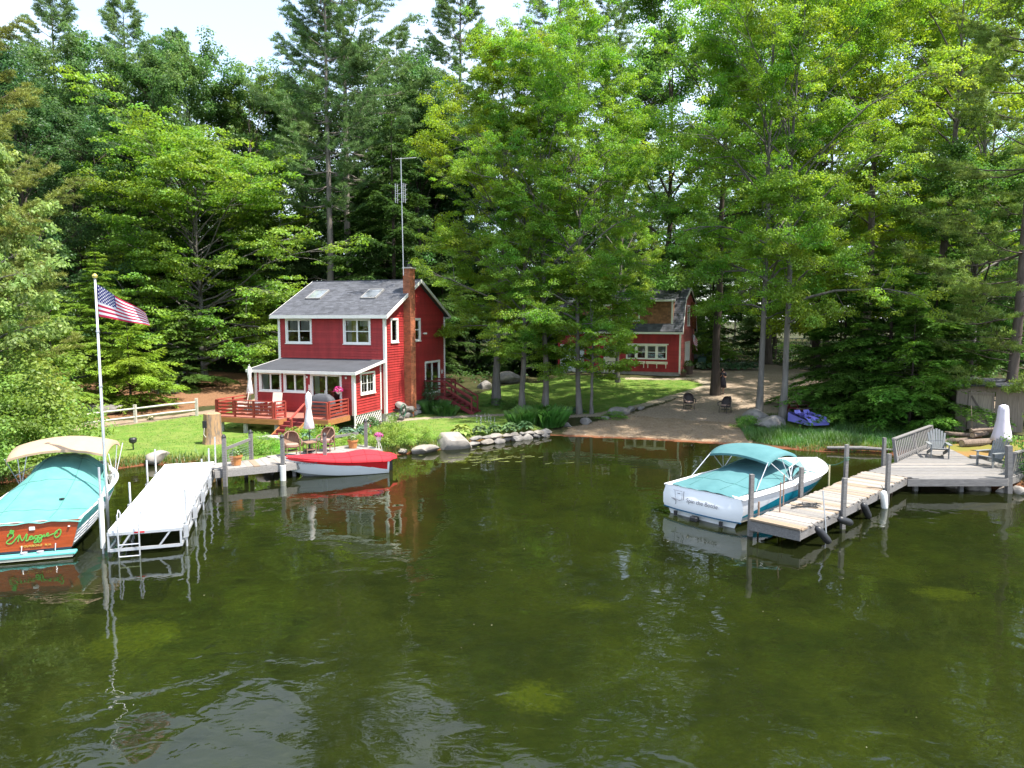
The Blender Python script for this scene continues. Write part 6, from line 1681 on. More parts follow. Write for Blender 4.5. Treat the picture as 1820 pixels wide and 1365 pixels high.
# shed dormer with cedar shingles
DX0, DX1, DY = -9.4, -.65, .10
for k in range(13):
    m = MB()
    z0 = 4.02 + k * .15; rs_ = random.Random(k); x = DX0
    while x < DX1:
        w_ = rs_.uniform(.12, .24); x1 = min(DX1, x + w_ - .005)
        m.quad((x, DY - .024, z0), (x1, DY - .024, z0), (x1, DY - .004, z0 + .16), (x, DY - .004, z0 + .16)); m.quad((x, DY + .02, z0), (x1, DY + .02, z0), (x1, DY - .024, z0), (x, DY - .024, z0)); x += w_
    if k == 0: mm = m
    else: mm.add(m.v, m.f)
dm = mm.build('dormer', CEDS, gar); dm['kind'] = 'stuff'
m = MB()
for x in (DX0, DX1): m.quad((x, DY, 3.95), (x, DY, 5.95), (x, 3.5, 6.85), (x, 1.2, 5.95))
m.build('dormer_cheek', CEDS, gar)
dr = MB().add([(x, y, z) for x in (DX0 - .2, DX1 + .2) for y, z in ((DY - .3, 5.88), (GD_ / 2, 7.02), (GD_ / 2, 7.10), (DY - .3, 5.96))], [(0, 1, 2, 3), (7, 6, 5, 4), (0, 4, 5, 1), (3, 2, 6, 7), (0, 3, 7, 4)]).build('dormer_roof', SHINGB, gar)
shingles('shingles', (DX0 - .2, DY - .3, 5.97), (1, 0, 0), (0, GD_ / 2 - DY + .3, 1.14), DX1 - DX0 + .4, 3.85, dr, .2, .4)
MB().b(DX0 - .22, DX1 + .22, DY - .35, DY - .303, 5.84, 5.98).build('dormer_fascia', WHITE, dr)
for x in (DX1 - .06, DX0 + .06): MB().b(x - .07, x + .075, DY - .035, DY - .03, 3.95, 5.9).build('corner_board', WHITE, gar)
window(gar, (-3.9, DY - .005, 4.35), 0, 1.0, 1.2); window(gar, (-6.2, DY - .005, 4.35), 0, 1.0, 1.2)
for x0, x1 in ((-.1, .03),): MB().b(x0, x1, -.034, -.03, .1, 3.3).build('corner_board', WHITE, gar)
MB().b(.026, .03, -.034, .1, .1, 3.3).build('corner_board', WHITE, gar)
wx = (WS[1] - WS[0]) / 4
for i in range(4): window(gar, (WS[0] + wx * (i + .5), 0, WS[2]), 0, wx - .13, WS[3] - WS[2], cols=1, casing=.066, curtain=[(0, 1, .62 - .1 * (i % 2), 1, CURT)], sill=i == -1)
MB().b(WS[0] - .12, WS[1] + .12, -.09, -.03, WS[3] + .07, WS[3] + .16).build('head_trim', WHITE, gar)
for i in range(2):
    x0 = WS[0] - .1 + i * 1.78
    b_ = MB().b(x0, x0 + 1.68, -.32, -.04, .86, 1.06).build('window_box', CREAM, gar)
    for k in range(3):
        m = MB(); xx = x0 + .12 + k * .72
        m.b(xx - .03, xx + .03, -.26, -.03, .80, .855); m.b(xx - .03, xx + .03, -.1, -.03, .52, .80); m.build('bracket', CREAM, b_)
MB().b(DC[0], DC[1], .0, .05, DC[2], DC[3]).build('side_door', CREAM, gar)
m = MB()
for x0, x1 in ((DC[0] - .12, DC[0]), (DC[1], DC[1] + .12)): m.b(x0, x1, -.05, .02, .05, 2.2)
m.b(DC[0], DC[1], -.05, .02, 2.1, 2.2); m.build('door_frame', WHITE, gar)
for k in range(2):
    x0 = DW[0] + k * 1.05; d_ = MB().b(x0 + .01, x0 + 1.04, -.03, .03, DW[2], DW[3]).build('barn_door', mat('pale_blue_door', (.60, .64, .68), .6, .08, 3), gar)
    for z in (.12, 1.15, 2.22): MB().b(x0 + .03, x0 + 1.02, -.055, -.033, z - .06, z + .06).build('batten', WHITE, d_)
    MB().bar((x0 + .08, -.046, .2), (x0 + .97, -.046, 1.08), .02, .09, (0, 0, 1)).build('brace', WHITE, d_)
g_ = MB().b(-.02, .03, RDR[0], RDR[1], RDR[2], RDR[3]).build('garage_door', WHITE, gar)
for k in range(1, 4): MB().b(.03, .045, RDR[0], RDR[1], .6 * k - .02, .6 * k + .02).build('door_groove', WHITE, g_)
m = MB()
for y0, y1, z0, z1 in ((RDR[0] - .14, RDR[0], .05, 2.6), (RDR[1], RDR[1] + .14, .05, 2.6), (RDR[0], RDR[1], 2.45, 2.6)): m.b(.0, .07, y0, y1, z0, z1)
m.build('door_frame', CREAM, gar)
window(gar, (0, (RWN[0] + RWN[1]) / 2, RWN[2]), math.pi / 2, RWN[1] - RWN[0], RWN[3] - RWN[2], cols=1)
def gll(x, y, z): return GM @ Vector((x, y, z))
# flag on the garage gable, vine, pots, bin, car
def gf(s, t):
    return Vector((.15 + .75 * s * .6 + .05 * math.sin(s * 5 + t), -.15 * s, .0 - .62 * t - .9 * s * (.5 + .5 * t)))
make_flag('house_flag', gll(.1, 5.3, 3.15), GA + .9, 'american flag hanging from a slanted staff on the garage gable', gf, 8)
fst = empty('flag_staff', gll(.05, 5.3, 2.9), GA, 'slanted wooden staff holding the flag on the garage gable', 'pole')
MB().tube([(0, 0, 0), (.55, .0, .55)], .02, 6).build('staff', GREYW, fst)
vn = empty('climbing_vine', gll(.06, 5.8, 0), GA, 'reddish climbing vine on the right edge of the garage gable', 'vine')
rsv = np.random.RandomState(3); n = 700
c = np.stack([rsv.uniform(.0, .3, n), rsv.normal(size=n) * .55, 3.6 + rsv.uniform(0, 2.3, n)], 1); c[:, 1] += -.25 * (c[:, 2] - 3.6)
V, F = leaf_quads(c, np.array([1, 0, .4]) + rsv.normal(size=c.shape) * .5, rsv.normal(size=c.shape), np.full(n, .13), np.full(n, .1))
link('foliage', new_mesh('foliage', V, F), LEAFO, vn).color = (.24, .09, .03, 1)
MB().tube([(0, .2, 0), (.03, .1, 2.5), (.03, -.2, 4.2), (.03, -.7, 5.6)], .02, 5).build('stem', DARK, vn)
def gpot(x, y, s, label, c_, seed): pot(gll(x, y, -.02) if False else (gll(x, y, 0).x, gll(x, y, 0).y, th(gll(x, y, 0).x, gll(x, y, 0).y)), label, c_, s, mt=mat('dark_barrel', (.10, .06, .045), .8), seed=seed)
gpot(.55, .8, 2.0, 'dark half barrel of bright leaves at the garage corner', (.12, .2, .03), 7)
gpot(.35, -.35, 1.1, 'small dark pot beside the garage corner board', (.09, .15, .03), 8)
p = gll(1.0, 5.7, 0); wb_ = empty('wheeled_bin', (p.x, p.y, th(p.x, p.y)), GA, 'dark green wheeled bin beside the white garage door', 'bin')
MB().box((0, 0, .5), (.58, .6, .95), taper=1.12).build('body', mat('green_plastic', (.012, .06, .045), .5), wb_, bevel=.03); MB().box((0, 0, 1.02), (.68, .72, .07)).build('lid', mat('green_plastic', (.0, .0, .0)), wb_, bevel=.02)
for x in (-.25, .25): MB().tube([(x - .03, .32, .12), (x + .03, .32, .12)], .12, 12).build('wheel', RUB, wb_)
p = gll(.6, 11.0, 0); cz = th(p.x, p.y); car = empty('parked_car', (p.x, p.y, cz), GA + 2.75, 'pale grey parked car mostly hidden behind the garage', 'car')
CARP = mat('silver_car_paint', (.42, .46, .50), .25, .05, 1, metal=.4, coat=.6)
sec = [(-2.15, .45, .62, .70), (-2.05, .36, .85, .82), (-1.2, .30, .98, .88), (-.55, .30, 1.02, .88), (1.5, .30, 1.02, .88), (2.05, .36, .96, .84), (2.15, .45, .75, .78)]
rows = [[(x, w * k, z0 + (z1 - z0) * f) for k, f in ((-.92, 0), (-1, .35), (-.98, .75), (-.86, 1), (-.4, 1.03), (.4, 1.03), (.86, 1), (.98, .75), (1, .35), (.92, 0))] for x, z0, z1, w in sec]
MB().grid(rows).build('body', CARP, car, auto=35)
rows = [[(x * s + .25, w * k, z) for x in (0,) for k in (0,)] for s, w, z in ()] or [[(x0, -w, z), (x1, -w, z), (x1, w, z), (x0, w, z), (x0, -w, z)] for x0, x1, w, z in ((-.75, 1.75, .84, 1.0), (-.1, 1.35, .66, 1.42))]
MB().grid(rows).build('window', mat('car_glass', (.02, .025, .03), .05, coat=1.), car); MB().quad((-.1, -.66, 1.425), (1.35, -.66, 1.425), (1.35, .66, 1.425), (-.1, .66, 1.425)).build('roof', CARP, car)
for x in (-1.35, 1.35):
    for y in (-.82, .82): MB().tube([(x, y - .1, .32), (x, y + .1, .32)], .32, 16).build('wheel', RUB, car)
for y in (-.62, .62): MB().box((-2.1, y, .68), (.1, .3, .14)).build('headlight', FENDW, car)
# ------------------------------------------------------------------ shed, log pile, lavender umbrella
SHW = mat('shed_board', (.20, .165, .13), .85, .25, 2, .3, 30, island=.15, stretch=(8, 8, .8))
sp = at(1762, 752, .9); sp = Vector((23.9, 35.3, th(23.9, 35.3)))
sh = empty('grey_shed', sp, -.40, 'grey brown board shed with a braced door behind the log pile', 'shed')
for i in range(12):
    x = -1.4 + i * .235
    if -.95 < x + .117 < .25: 
        MB().b(x, x + .23, 0, .03, 1.98, 2.25).build('wall_board', SHW, sh); continue
    MB().b(x, x + .23, 0, .03, -.3, 2.25).build('wall_board', SHW, sh)
for i in range(10): MB().b(1.42, 1.45, .02 + i * .235, .25 + i * .235, -.3, 2.25).build('wall_board', SHW, sh); MB().b(-1.43, -1.40, .02 + i * .235, .25 + i * .235, -.3, 2.25).build('wall_board', SHW, sh)
MB().add([(x, y, z) for x in (-1.65, 1.65) for y, z in ((-.25, 2.24), (2.6, 2.4), (2.6, 2.48), (-.25, 2.32))], [(0, 1, 2, 3), (7, 6, 5, 4), (0, 4, 5, 1), (3, 2, 6, 7), (0, 3, 7, 4), (1, 5, 6, 2)]).build('roof', SHINGB, sh)
dr_ = MB().b(-.92, .2, -.02, .02, .05, 1.95).build('door', mat('shed_door', (.25, .21, .16), .85, .25, 2, .3, 30, stretch=(8, 8, .8)), sh)
for z in (.15, 1.85): MB().b(-.9, .18, -.05, -.022, z - .06, z + .06).build('batten', SHW, dr_)
for x in (-.86, .14): MB().b(x - .05, x + .05, -.05, -.022, .22, 1.78).build('batten', SHW, dr_)
MB().bar((.08, -.037, .25), (-.80, -.037, 1.76), .024, .09, (0, 0, 1)).build('brace', mat('dark_board', (.10, .08, .065), .9), dr_)
LOGM = mat('log_bark', (.17, .125, .095), .95, .35, 3, .7, 8, stretch=(1, 5, 5)); LOGE = mat('log_end', (.34, .25, .16), .9, .25, 9)
rl_ = random.Random(12)
logs = [(21.6, 32.5, .15, 1.9, .17, .25), (22.6, 32.6, .18, .9, .22, 1.0), (21.0, 33.1, .14, 1.4, .12, -.1), (22.1, 33.2, .36, 1.2, .13, .5), (21.5, 33.5, .32, 1.5, .10, -.4), (22.9, 33.1, .16, 1.1, .17, .9), (22.1, 32.95, .62, 1.3, .07, .2), (20.7, 33.3, .1, 1.0, .10, .6), (22.4, 33.5, .45, 1.0, .12, -.2)]
lab = ['long bark covered log lying at the front of the pile', 'thick short log set end on beside the shed door', 'slim log at the pile end near the hemlock', 'middle sized log resting across the pile', 'thin log leaning across the back of the pile', 'stout log on the umbrella side of the pile', 'bare stick lying on top of the log pile', 'small log poking from under the low hemlock', 'log at the back of the pile against the shed']
for (x, y, z, ln, r, a), l in zip(logs, lab):
    o = empty('log', (x, y, th(x, y) + z), a, l, 'log', 'logs piled before the shed'); o.rotation_euler = (0, rl_.uniform(-.06, .06), a)
    MB().lathe([(r * rl_.uniform(.9, 1.05), -ln / 2), (r, -ln / 4), (r * 1.02, ln / 4), (r * .92, ln / 2)], (0, 0, 0), 12).build('bark', LOGM, o).rotation_euler = (0, math.pi / 2, 0)
    for s in (-1, 1): MB().lathe([(r * .82, 0), (r * .82, .012)], (0, 0, 0), 12).build('cut_end', LOGE, o).matrix_local = Matrix.Translation((s * (ln / 2 + .002) - (.006 if s < 0 else 0), 0, 0)) @ Matrix.Rotation(math.pi / 2, 4, 'Y')
tool = empty('garden_tool', (22.15, 33.75, th(22.15, 33.75)), .2, 'long handled tool leaning by the shed door', 'tool'); MB().tube([(0, 0, 0), (.05, .25, 1.6)], .018, 6).build('handle', LOGE, tool); MB().box((0, 0, .12), (.2, .03, .28)).build('blade', DARK, tool)
LAV = mat('lavender_cloth', (.60, .56, .64), .9, .06, 3, .2, 14)
ux, uy = 21.55, 30.9
um = empty('closed_parasol', (ux, uy, th(ux, uy)), 0, 'pale lavender closed parasol standing before the grey shed', 'umbrella')
w = lambda k, i: 1 + .13 * ((k % 2) * 2 - 1)
MB().lathe([(.05, 2.12), (.16, 2.06), (.19, 1.9), (.22, 1.4), (.34, .75), (.40, .52), (.30, .50)], (0, 0, 0), 16, wob=w).build('canopy', LAV, um, smooth=True)
MB().tube([(0, 0, 0), (0, 0, 2.2)], .025, 6).build('pole', DARK, um); MB().lathe([(.28, 0), (.28, .06), (.05, .1), (.05, .25)], (0, 0, 0), 12).build('base', DARK, um)
# ------------------------------------------------------------------ left lawn: fence, stump
SPLIT = mat('split_rail', (.50, .46, .40), .85, .25, 3, .4, 20, stretch=(1, 8, 8))
fc = empty('split_rail_fence', (0, 0, 0), 0, 'weathered two rail fence between the lawn and the sandy track', 'fence')
fps = [gp(350, 739), gp(241, 752), gp(128, 768), gp(20, 782)]
for p in fps: MB().b(p.x - .07, p.x + .07, p.y - .07, p.y + .07, p.z - .3, p.z + 1.02).build('post', SPLIT, fc)
for a, b_ in zip(fps, fps[1:]):
    for z in (.34, .80):
        MB().tube([a + Vector((0, 0, z)), a.lerp(b_, .5) + Vector((0, .02, z + .02)), b_ + Vector((0, 0, z))], [.05, .065, .05], 6).build('rail', SPLIT, fc)
wp = gp(268, 746); fbk = empty('flower_clump', wp, 0, 'small clump of cream flowers under the rail fence', 'flowers'); flowers(fbk, .2, .32, 130, (.62, .55, .30), 31, size=.06)
sp_ = gp(379, 788); st = empty('tree_stump', sp_, 0, 'tall cut tree stump with a black box on its side by the deck', 'stump')
MB().lathe([(.52, -.1), (.44, .12), (.40, .5), (.385, 1.0), (.37, 1.42), (.30, 1.46)], (0, 0, 0), 18, wob=lambda k, i: 1 + .06 * math.sin(k * 2.1) + .03 * math.sin(k * 5)).build('stump', mat('stump_wood', (.40, .235, .12), .9, .4, 2.2, .8, 7, stretch=(4, 4, .7), col2=(.17, .13, .105), thr=(.45, .6)), st, auto=50)
MB().box((-.2, -.36, .95), (.2, .13, .34)).build('black_box', RUB, st, bevel=.01); MB().tube([(-.2, -.44, .8), (-.23, -.46, .5), (-.14, -.45, .36)], .012, 5).build('cable', FENDW, st)
lp = gp(237, 800); ur = empty('urn_lantern', lp, 0, 'dark pot lantern on a thin stand behind the white dock', 'lantern'); MB().tube([(0, 0, 0), (0, 0, .3)], .03, 6).build('stem', DARK, ur); MB().lathe([(.06, .3), (.15, .36), (.17, .5), (.13, .56)], (0, 0, 0), 12).build('bowl', DARK, ur)
# hose by the wall
hp = hl(.62, .75, .0); hs = empty('hose_reel', (hp.x, hp.y, .45), HA, 'coiled green garden hose hung on the wall by the foundation stones', 'hose')
MB().tube([(.05 + .02 * (k % 3), .3 * math.cos(k * .5), .62 + .34 * math.sin(k * .5)) for k in range(60)], .022, 5).build('hose', mat('hose_green', (.02, .09, .05), .5), hs); MB().b(-.55, .04, -.03, .03, .55, .68).build('bracket', DARK, hs)
# ------------------------------------------------------------------ stones
def boulder(u, v, rx, ry, rz, seed, label, mt=STONEW, rot=0., flat=0., sink=.25, group=None, name='boulder', pos=None):
    mt = STONEB if mt is STONEW else mt
    p = gp(u, v) if pos is None else Vector((*pos, th(*pos)))
    o = link(name, rock_mesh(seed, rx, ry, rz, 3, .22, flat), mt, None, (p.x, p.y, max(p.z, -.1) + rz * (1 - 2 * sink) * .6), rot)
    return tag(o, label, 'rock', group)
boulder(800, 792, 1.2, .8, .62, 117, 'large rounded pale boulder on the shore below the hostas', rot=.3, pos=(-2.95, 34.45), flat=.28)
boulder(748, 806, .85, .55, .30, 102, 'low flat pale boulder at the waterline beside the big boulder', rot=.5, pos=(-4.2, 33.15), sink=.1)
boulder(712, 806, .26, .24, .16, 103, 'small round stone left of the low flat boulder', pos=(-5.15, 32.75))
boulder(258, 820, .6, .42, .3, 118, 'pale rock at the shore behind the white dock', pos=(-15.4, 30.5), rot=1.)
boulder(470, 808, .55, .4, .32, 105, 'pale rock under the wire mesh rail of the wooden dock', pos=(-10.2, 29.3)); boulder(495, 806, .45, .4, .35, 106, 'pale square rock between two capped dock posts', pos=(-9.4, 29.7))
boulder(1342, 748, .95, .8, .55, 107, 'grey boulder left of the leaning maple trunk', STONE); boulder(1372, 757, 1.0, .7, .45, 108, 'long grey boulder at the foot of the two maples by the bank', STONE, .3)
for k, (u, v, s, l) in enumerate(((1100, 737, .72, 'biggest grey stone on the lawn edging above the beach'), (1120, 731, .45, 'grey stone right next to the biggest edging stone'), (1138, 728, .34, 'last small edging stone where the beach meets the lawn'), (1076, 744, .32, 'small grey stone left of the biggest edging stone'), (1041, 753, .5, 'grey stone on the upper beach among tufts'), (1008, 758, .36, 'pale stone beside the tall grass clump'))):
    boulder(u, v, s, s * .7, s * .55, 110 + k, l, STONE, k * 1.1)
boulder(330, 682, 1.5, 1.0, .7, 120, 'grey boulder on the mulch bank left of the track', STONE, .2); boulder(280, 690, 1.0, .7, .5, 121, 'smaller boulder on the mulch beside the bright hemlock', STONE, 1.)
boulder(905, 680, 1.3, .9, .75, 122, 'big grey rock behind the lawn maples', STONE, .4); boulder(860, 690, .8, .6, .5, 123, 'grey rock in the grass behind the side steps', STONE, 1.4)
boulder(180, 735, 1.6, .8, .5, 124, 'flat grey rock beyond the rail fence behind the flagpole', STONE, .1, .3)
for k, (x, y, s, l) in enumerate(((17.1, 25.95, .42, 'largest pale rock under the front of the platform'), (17.45, 25.7, .34, 'second pale rock under the platform by the corner post'), (16.5, 26.2, .26, 'small rock under the platform in the shade'), (18.4, 25.25, .36, 'pale rock at the water right of the platform post'), (17.9, 25.5, .28, 'small rock at the foot of the platform corner post'))):
    boulder(0, 0, s, s * .8, s * .75, 130 + k, l, STONEW, k, pos=(x, y), sink=.1)
bw = empty('boulder_wall', (0, 0, 0), 0, 'row of big grey boulders edging the track behind the house', 'wall')
for k in range(7):
    p = gp(408 + k * 14.5, 637 - (k % 3)); link('stone', rock_mesh(140 + k, .75 + .2 * (k % 3), .6, .5 + .12 * (k % 2), 2), STONE, bw, (p.x, p.y, p.z + .28), k * 1.3)
sw = empty('stone_wall', (0, 0, 0), 0, 'low dry stone wall along the water below the hostas', 'wall')
rw = random.Random(6); sa, sb = np.array([-2.15, 34.75]), np.array([1.7, 37.75]); wn = np.linalg.norm(sb - sa); wd_ = (sb - sa) / wn
for row in range(2):
    t = -.1 + .2 * row
    while t < wn * (1 - .02 * row):
        ln = rw.uniform(.24, .46); q = sa + wd_ * (t + ln) + np.array([-wd_[1], wd_[0]]) * (.08 * row - .05 + rw.uniform(-.06, .06)); k = max(.0, 1 - t / wn * .35)
        link('stone', rock_mesh(rw.randint(200, 214), ln * 1.12, rw.uniform(.25, .36), (.19 if row < 1 else .11) * rw.uniform(.75, 1.25), 2, .25), STONEW if rw.random() < .45 else STONE, sw, (q[0], q[1], (.08 + .25 * row) * k + .02), math.atan2(wd_[1], wd_[0]) + rw.uniform(-.35, .35)).rotation_euler[0] = rw.uniform(-.25, .25)
        t += ln * 1.75
tag(link('shore_log', MB().tube([(0, 0, 0), (1.6, -.15, .05), (3.4, -.4, .02), (4.6, -.6, .05)], [.08, .10, .085, .05], 8).build('shore_log', LOGM).data, None), None) if False else None
p = gp(1468, 800); tag(MB().tube([p + Vector((0, -.1, .12)), p + Vector((1.5, -.35, .16)), p + Vector((2.9, -.7, .12))], [.07, .09, .06], 8).build('driftwood_log', GREYW), 'long grey driftwood log along the grassy shore', 'log')
# ------------------------------------------------------------------ beach chairs, person, table, pedal boat
p = gp(1224, 727); wicker_chair('wicker_chair', p, .1 + math.pi * 0, 'dark wicker armchair on the beach facing the water squarely', 'dark wicker chairs on the beach', WICKD)
p = gp(1289, 734); wicker_chair('wicker_chair', p, -.95, 'dark wicker armchair on the beach turned sideways', 'dark wicker chairs on the beach', WICKD)
def skin_body(name, chains, mtl, parent, sub=2):
    """chains of (point, radius) joined at shared points into one grown surface"""
    verts, edges, rad, ix = [], [], [], {}
    for ch in chains:
        prev = None
        for p, r in ch:
            k = tuple(round(c, 3) for c in p)
            if k not in ix: ix[k] = len(verts); verts.append(p); rad.append(r)
            i = ix[k]
            if prev is not None and prev != i: edges.append((prev, i))
            prev = i
    me = bpy.data.meshes.new(name); me.from_pydata(verts, edges, [])
    o = link(name, me, None, parent)
    md = o.modifiers.new('skin', 'SKIN'); md.use_smooth_shade = True
    for v, r in zip(me.skin_vertices[0].data, rad): v.radius = (r, r) if not isinstance(r, tuple) else r
    me.skin_vertices[0].data[0].use_root = True
    s = o.modifiers.new('sub', 'SUBSURF'); s.levels = s.render_levels = sub
    dg = bpy.context.evaluated_depsgraph_get(); m2 = bpy.data.meshes.new_from_object(o.evaluated_get(dg))
    o.modifiers.clear(); o.data = m2; m2.materials.clear(); m2.materials.append(mtl)
    m2.polygons.foreach_set('use_smooth', [True] * len(m2.polygons))
    return o
SKIN = mat('skin', (.46, .25, .17), .6, .06, 6); DRESS = mat('dark_dress', (.022, .02, .028), .9, .25, 5, .3, 20); HAIR = mat('dark_hair', (.025, .014, .01), .6, .2, 12)
p = gp(1283, 700); pe = empty('person', p, -.25, 'person in a long dark dress beside the dark trunk looking at a phone', 'person')
pel = ((0, 0, .98), (.15, .11))
arm = lambda s: [((0, 0, 1.36), (.14, .10)), ((s * .17, 0, 1.42), .062), ((s * .22, -.02, 1.18), .046), ((s * .19, -.22, 1.12), .038), ((s * .08, -.40, 1.24), .027), ((s * .07, -.45, 1.27), .03), ((s * .065, -.50, 1.30), .024)]
leg_ = lambda s, a: [pel, ((s * .09, 0, .92), .10), ((s * .09, -.01 - a * .02, .52), .062), ((s * .08, .02 + a * .12, .10), .042), ((s * .08, .02 + a * .12, .05), .045), ((s * .085, -.12 + a * .12, .03), .036)]
chs = [[pel, ((0, 0, 1.16), (.125, .09)), ((0, 0, 1.36), (.14, .10)), ((0, .0, 1.50), .05), ((0, -.02, 1.56), .055), ((0, -.03, 1.63), (.075, .09)), ((0, -.03, 1.71), (.07, .085))], arm(1), arm(-1), leg_(1, 0), leg_(-1, 1)]
for s in (1, -1):
    b = ((s * .065, -.50, 1.30), .024)
    for k in range(4): chs.append([b, ((s * .065 + (k - 1.5) * .018, -.535, 1.315), .009), ((s * .06 + (k - 1.5) * .018 - s * .01, -.56 + abs(k - 1.5) * .008, 1.30), .008)])
    chs.append([((s * .07, -.45, 1.27), .03), ((s * .035, -.47, 1.30), .010), ((s * .025, -.50, 1.315), .008)])
body = skin_body('body', chs, SKIN, pe)
MB().lathe([(.30, .42), (.27, .7), (.215, .98), (.16, 1.14), (.19, 1.34), (.15, 1.45), (.07, 1.47)], (0, 0, 0), 18, sy=.72, wob=lambda k, i: 1 + (.06 * math.sin(k * 2.1) if i < 2 else 0)).build('dress', DRESS, pe, smooth=True)
for s in (1, -1): MB().tube([(s * .13, 0, 1.43), (s * .195, -.01, 1.36), (s * .222, -.02, 1.20)], [.085, .078, .062], 10).build('sleeve', DRESS, pe, smooth=True)
MB().lathe([(.06, 1.46), (.105, 1.56), (.112, 1.66), (.09, 1.74), (.03, 1.775)], (0, .015, 0), 14).build('hair', HAIR, pe, smooth=True)
for s, a in ((1, 0), (-1, 1)): MB().box((s * .085, -.05 + a * .12, .035), (.09, .26, .07)).build('shoe', RUB, pe, bevel=.02)
for s in (1, -1): MB().lathe([(.008, 0), (.013, .01), (.008, .02)], (s * .03, -.112, 1.635), 8).build('eye', HAIR, pe)
MB().lathe([(.016, 0), (.010, .035)], (0, -.118, 1.60), 6).build('nose', SKIN, pe); MB().box((0, -.108, 1.575), (.045, .012, .012)).build('mouth', mat('lips', (.35, .10, .09), .5), pe)
ph_ = tag(MB().box((0, 0, 0), (.075, .012, .15), rx=-.5).build('phone', RUB), 'dark phone held in the raised hands of the person', 'phone'); ph_.location = p + Matrix.Rotation(-.25, 3, 'Z') @ Vector((0, -.53, 1.35))
ptp = gp(1428, 736); pn = empty('picnic_table', ptp, .28, 'dark red picnic table with pale benches behind the pedal boat', 'table')
PB = mat('bench_board', (.33, .26, .20), .8, .2, 4, .3)
for k in range(5): MB().b(-.95, .95, -.40 + k * .165, -.245 + k * .165, .71, .75).build('table_board', mat('table_board', (.25, .15, .12), .7, .2, 4, .3), pn)
for s in (-1, 1):
    for k in range(2): MB().b(-.95, .95, s * .72 - .14 + k * .145, s * .72 - .003 + k * .145, .40, .44).build('bench_board', PB, pn)
    for y in (-1, 1): MB().bar((s * .7, y * .28, .70), (s * .7, y * .62, 0), .045, .1, (1, 0, 0)).build('leg', mat('maroon_paint', (.12, .015, .02), .6), pn)
    MB().b(s * .7 + .03, s * .7 + .07, -.85, .85, .31, .40).build('cross_beam', mat('maroon_paint', (.1, 0, 0)), pn)
pbp = gp(1436, 757); pbp.z += .14; pb = empty('pedal_boat', pbp, .25, 'purple plastic pedal boat pulled up on the grassy bank', 'boat', scale=.86)
PUR = mat('purple_plastic', (.20, .19, .62), .35, .08, 2, coat=.3); PUR2 = mat('dark_purple_plastic', (.07, .06, .25), .45, .1, 2)
rows = []
for y, w_, z in ((-1.05, .66, .02), (-1.08, .74, .24), (-1.0, .76, .34), (-.6, .72, .46), (.2, .66, .52), (.8, .66, .62), (1.05, .66, .58), (1.1, .66, .05)):
    rows.append([(w_ * k, y, z - (.10 if .25 < abs(k) < .75 and 1 < len(rows) < 6 else 0) + (.05 if abs(k) == 1 and len(rows) > 2 else 0)) for k in (-1, -.9, -.76, -.7, -.5, -.3, -.24, 0, .24, .3, .5, .7, .76, .9, 1)])
MB().grid(rows).build('hull', PUR, pb, auto=45)
for s in (-1, 1):
    m = MB().grid([[(s * .70, -1.06, .02), (s * .70, 1.08, .04)], [(s * .77, -1.05, .3), (s * .70, 1.06, .58)]]); m.build('side', PUR, pb)
    MB().box((s * .33, .35, .52), (.42, .40, .10)).build('seat', PUR2, pb, bevel=.03); MB().box((s * .33, .62, .66), (.42, .08, .26), rx=-.45).build('seat_back', PUR, pb, bevel=.03)
    MB().box((s * .33, -.45, .42), (.22, .18, .12)).build('pedal', RUB, pb)
MB().box((0, -.86, .36), (.34, .26, .08)).build('cup_holder', PUR2, pb); MB().tube([(0, .1, .5), (0, .1, .74)], .02, 6).build('steering_lever', RUB, pb)
# ------------------------------------------------------------------ plants
PL = 1.15
def leafobj(name, V, F, colr, parent=None): 
    o = link(name, new_mesh(name, V, F), LEAFO, parent); o.color = (*[c * PL for c in colr], 1); return o
def hosta_mesh(seed, r=.45, h=.38, n=46, leaf=.26):
    rs = np.random.RandomState(seed); V, F = [], []
    for i in range(n):
        a = i * 2.4 + rs.normal() * .3; q = (i + 1) / n; rr = r * q ** .7 * rs.uniform(.8, 1.1); z = h * (1 - .65 * q) * rs.uniform(.8, 1.15) + .05
        d = np.array([math.cos(a), math.sin(a), 0]); s = np.array([-d[1], d[0], 0]); L_ = leaf * rs.uniform(.8, 1.2); w = L_ * .36
        c = d * rr * .55 + np.array([0, 0, z]); dn = .25 + .9 * q
        p = [c, c + d * L_ * .35 + s * w + [0, 0, .02], c + d * L_ * .75 + s * w * .75 - [0, 0, L_ * .2 * dn], c + d * L_ - [0, 0, L_ * .45 * dn], c + d * L_ * .75 - s * w * .75 - [0, 0, L_ * .2 * dn], c + d * L_ * .35 - s * w + [0, 0, .02]]
        m_ = c + d * L_ * .5 - np.array([0, 0, .03 + L_ * .08 * dn])
        b = len(V); V += p + [m_]
        F += [(b, b + 1, b + 6), (b + 1, b + 2, b + 6), (b + 2, b + 3, b + 6), (b + 3, b + 4, b + 6), (b + 4, b + 5, b + 6), (b + 5, b, b + 6)]
    return np.array(V), np.array(F)
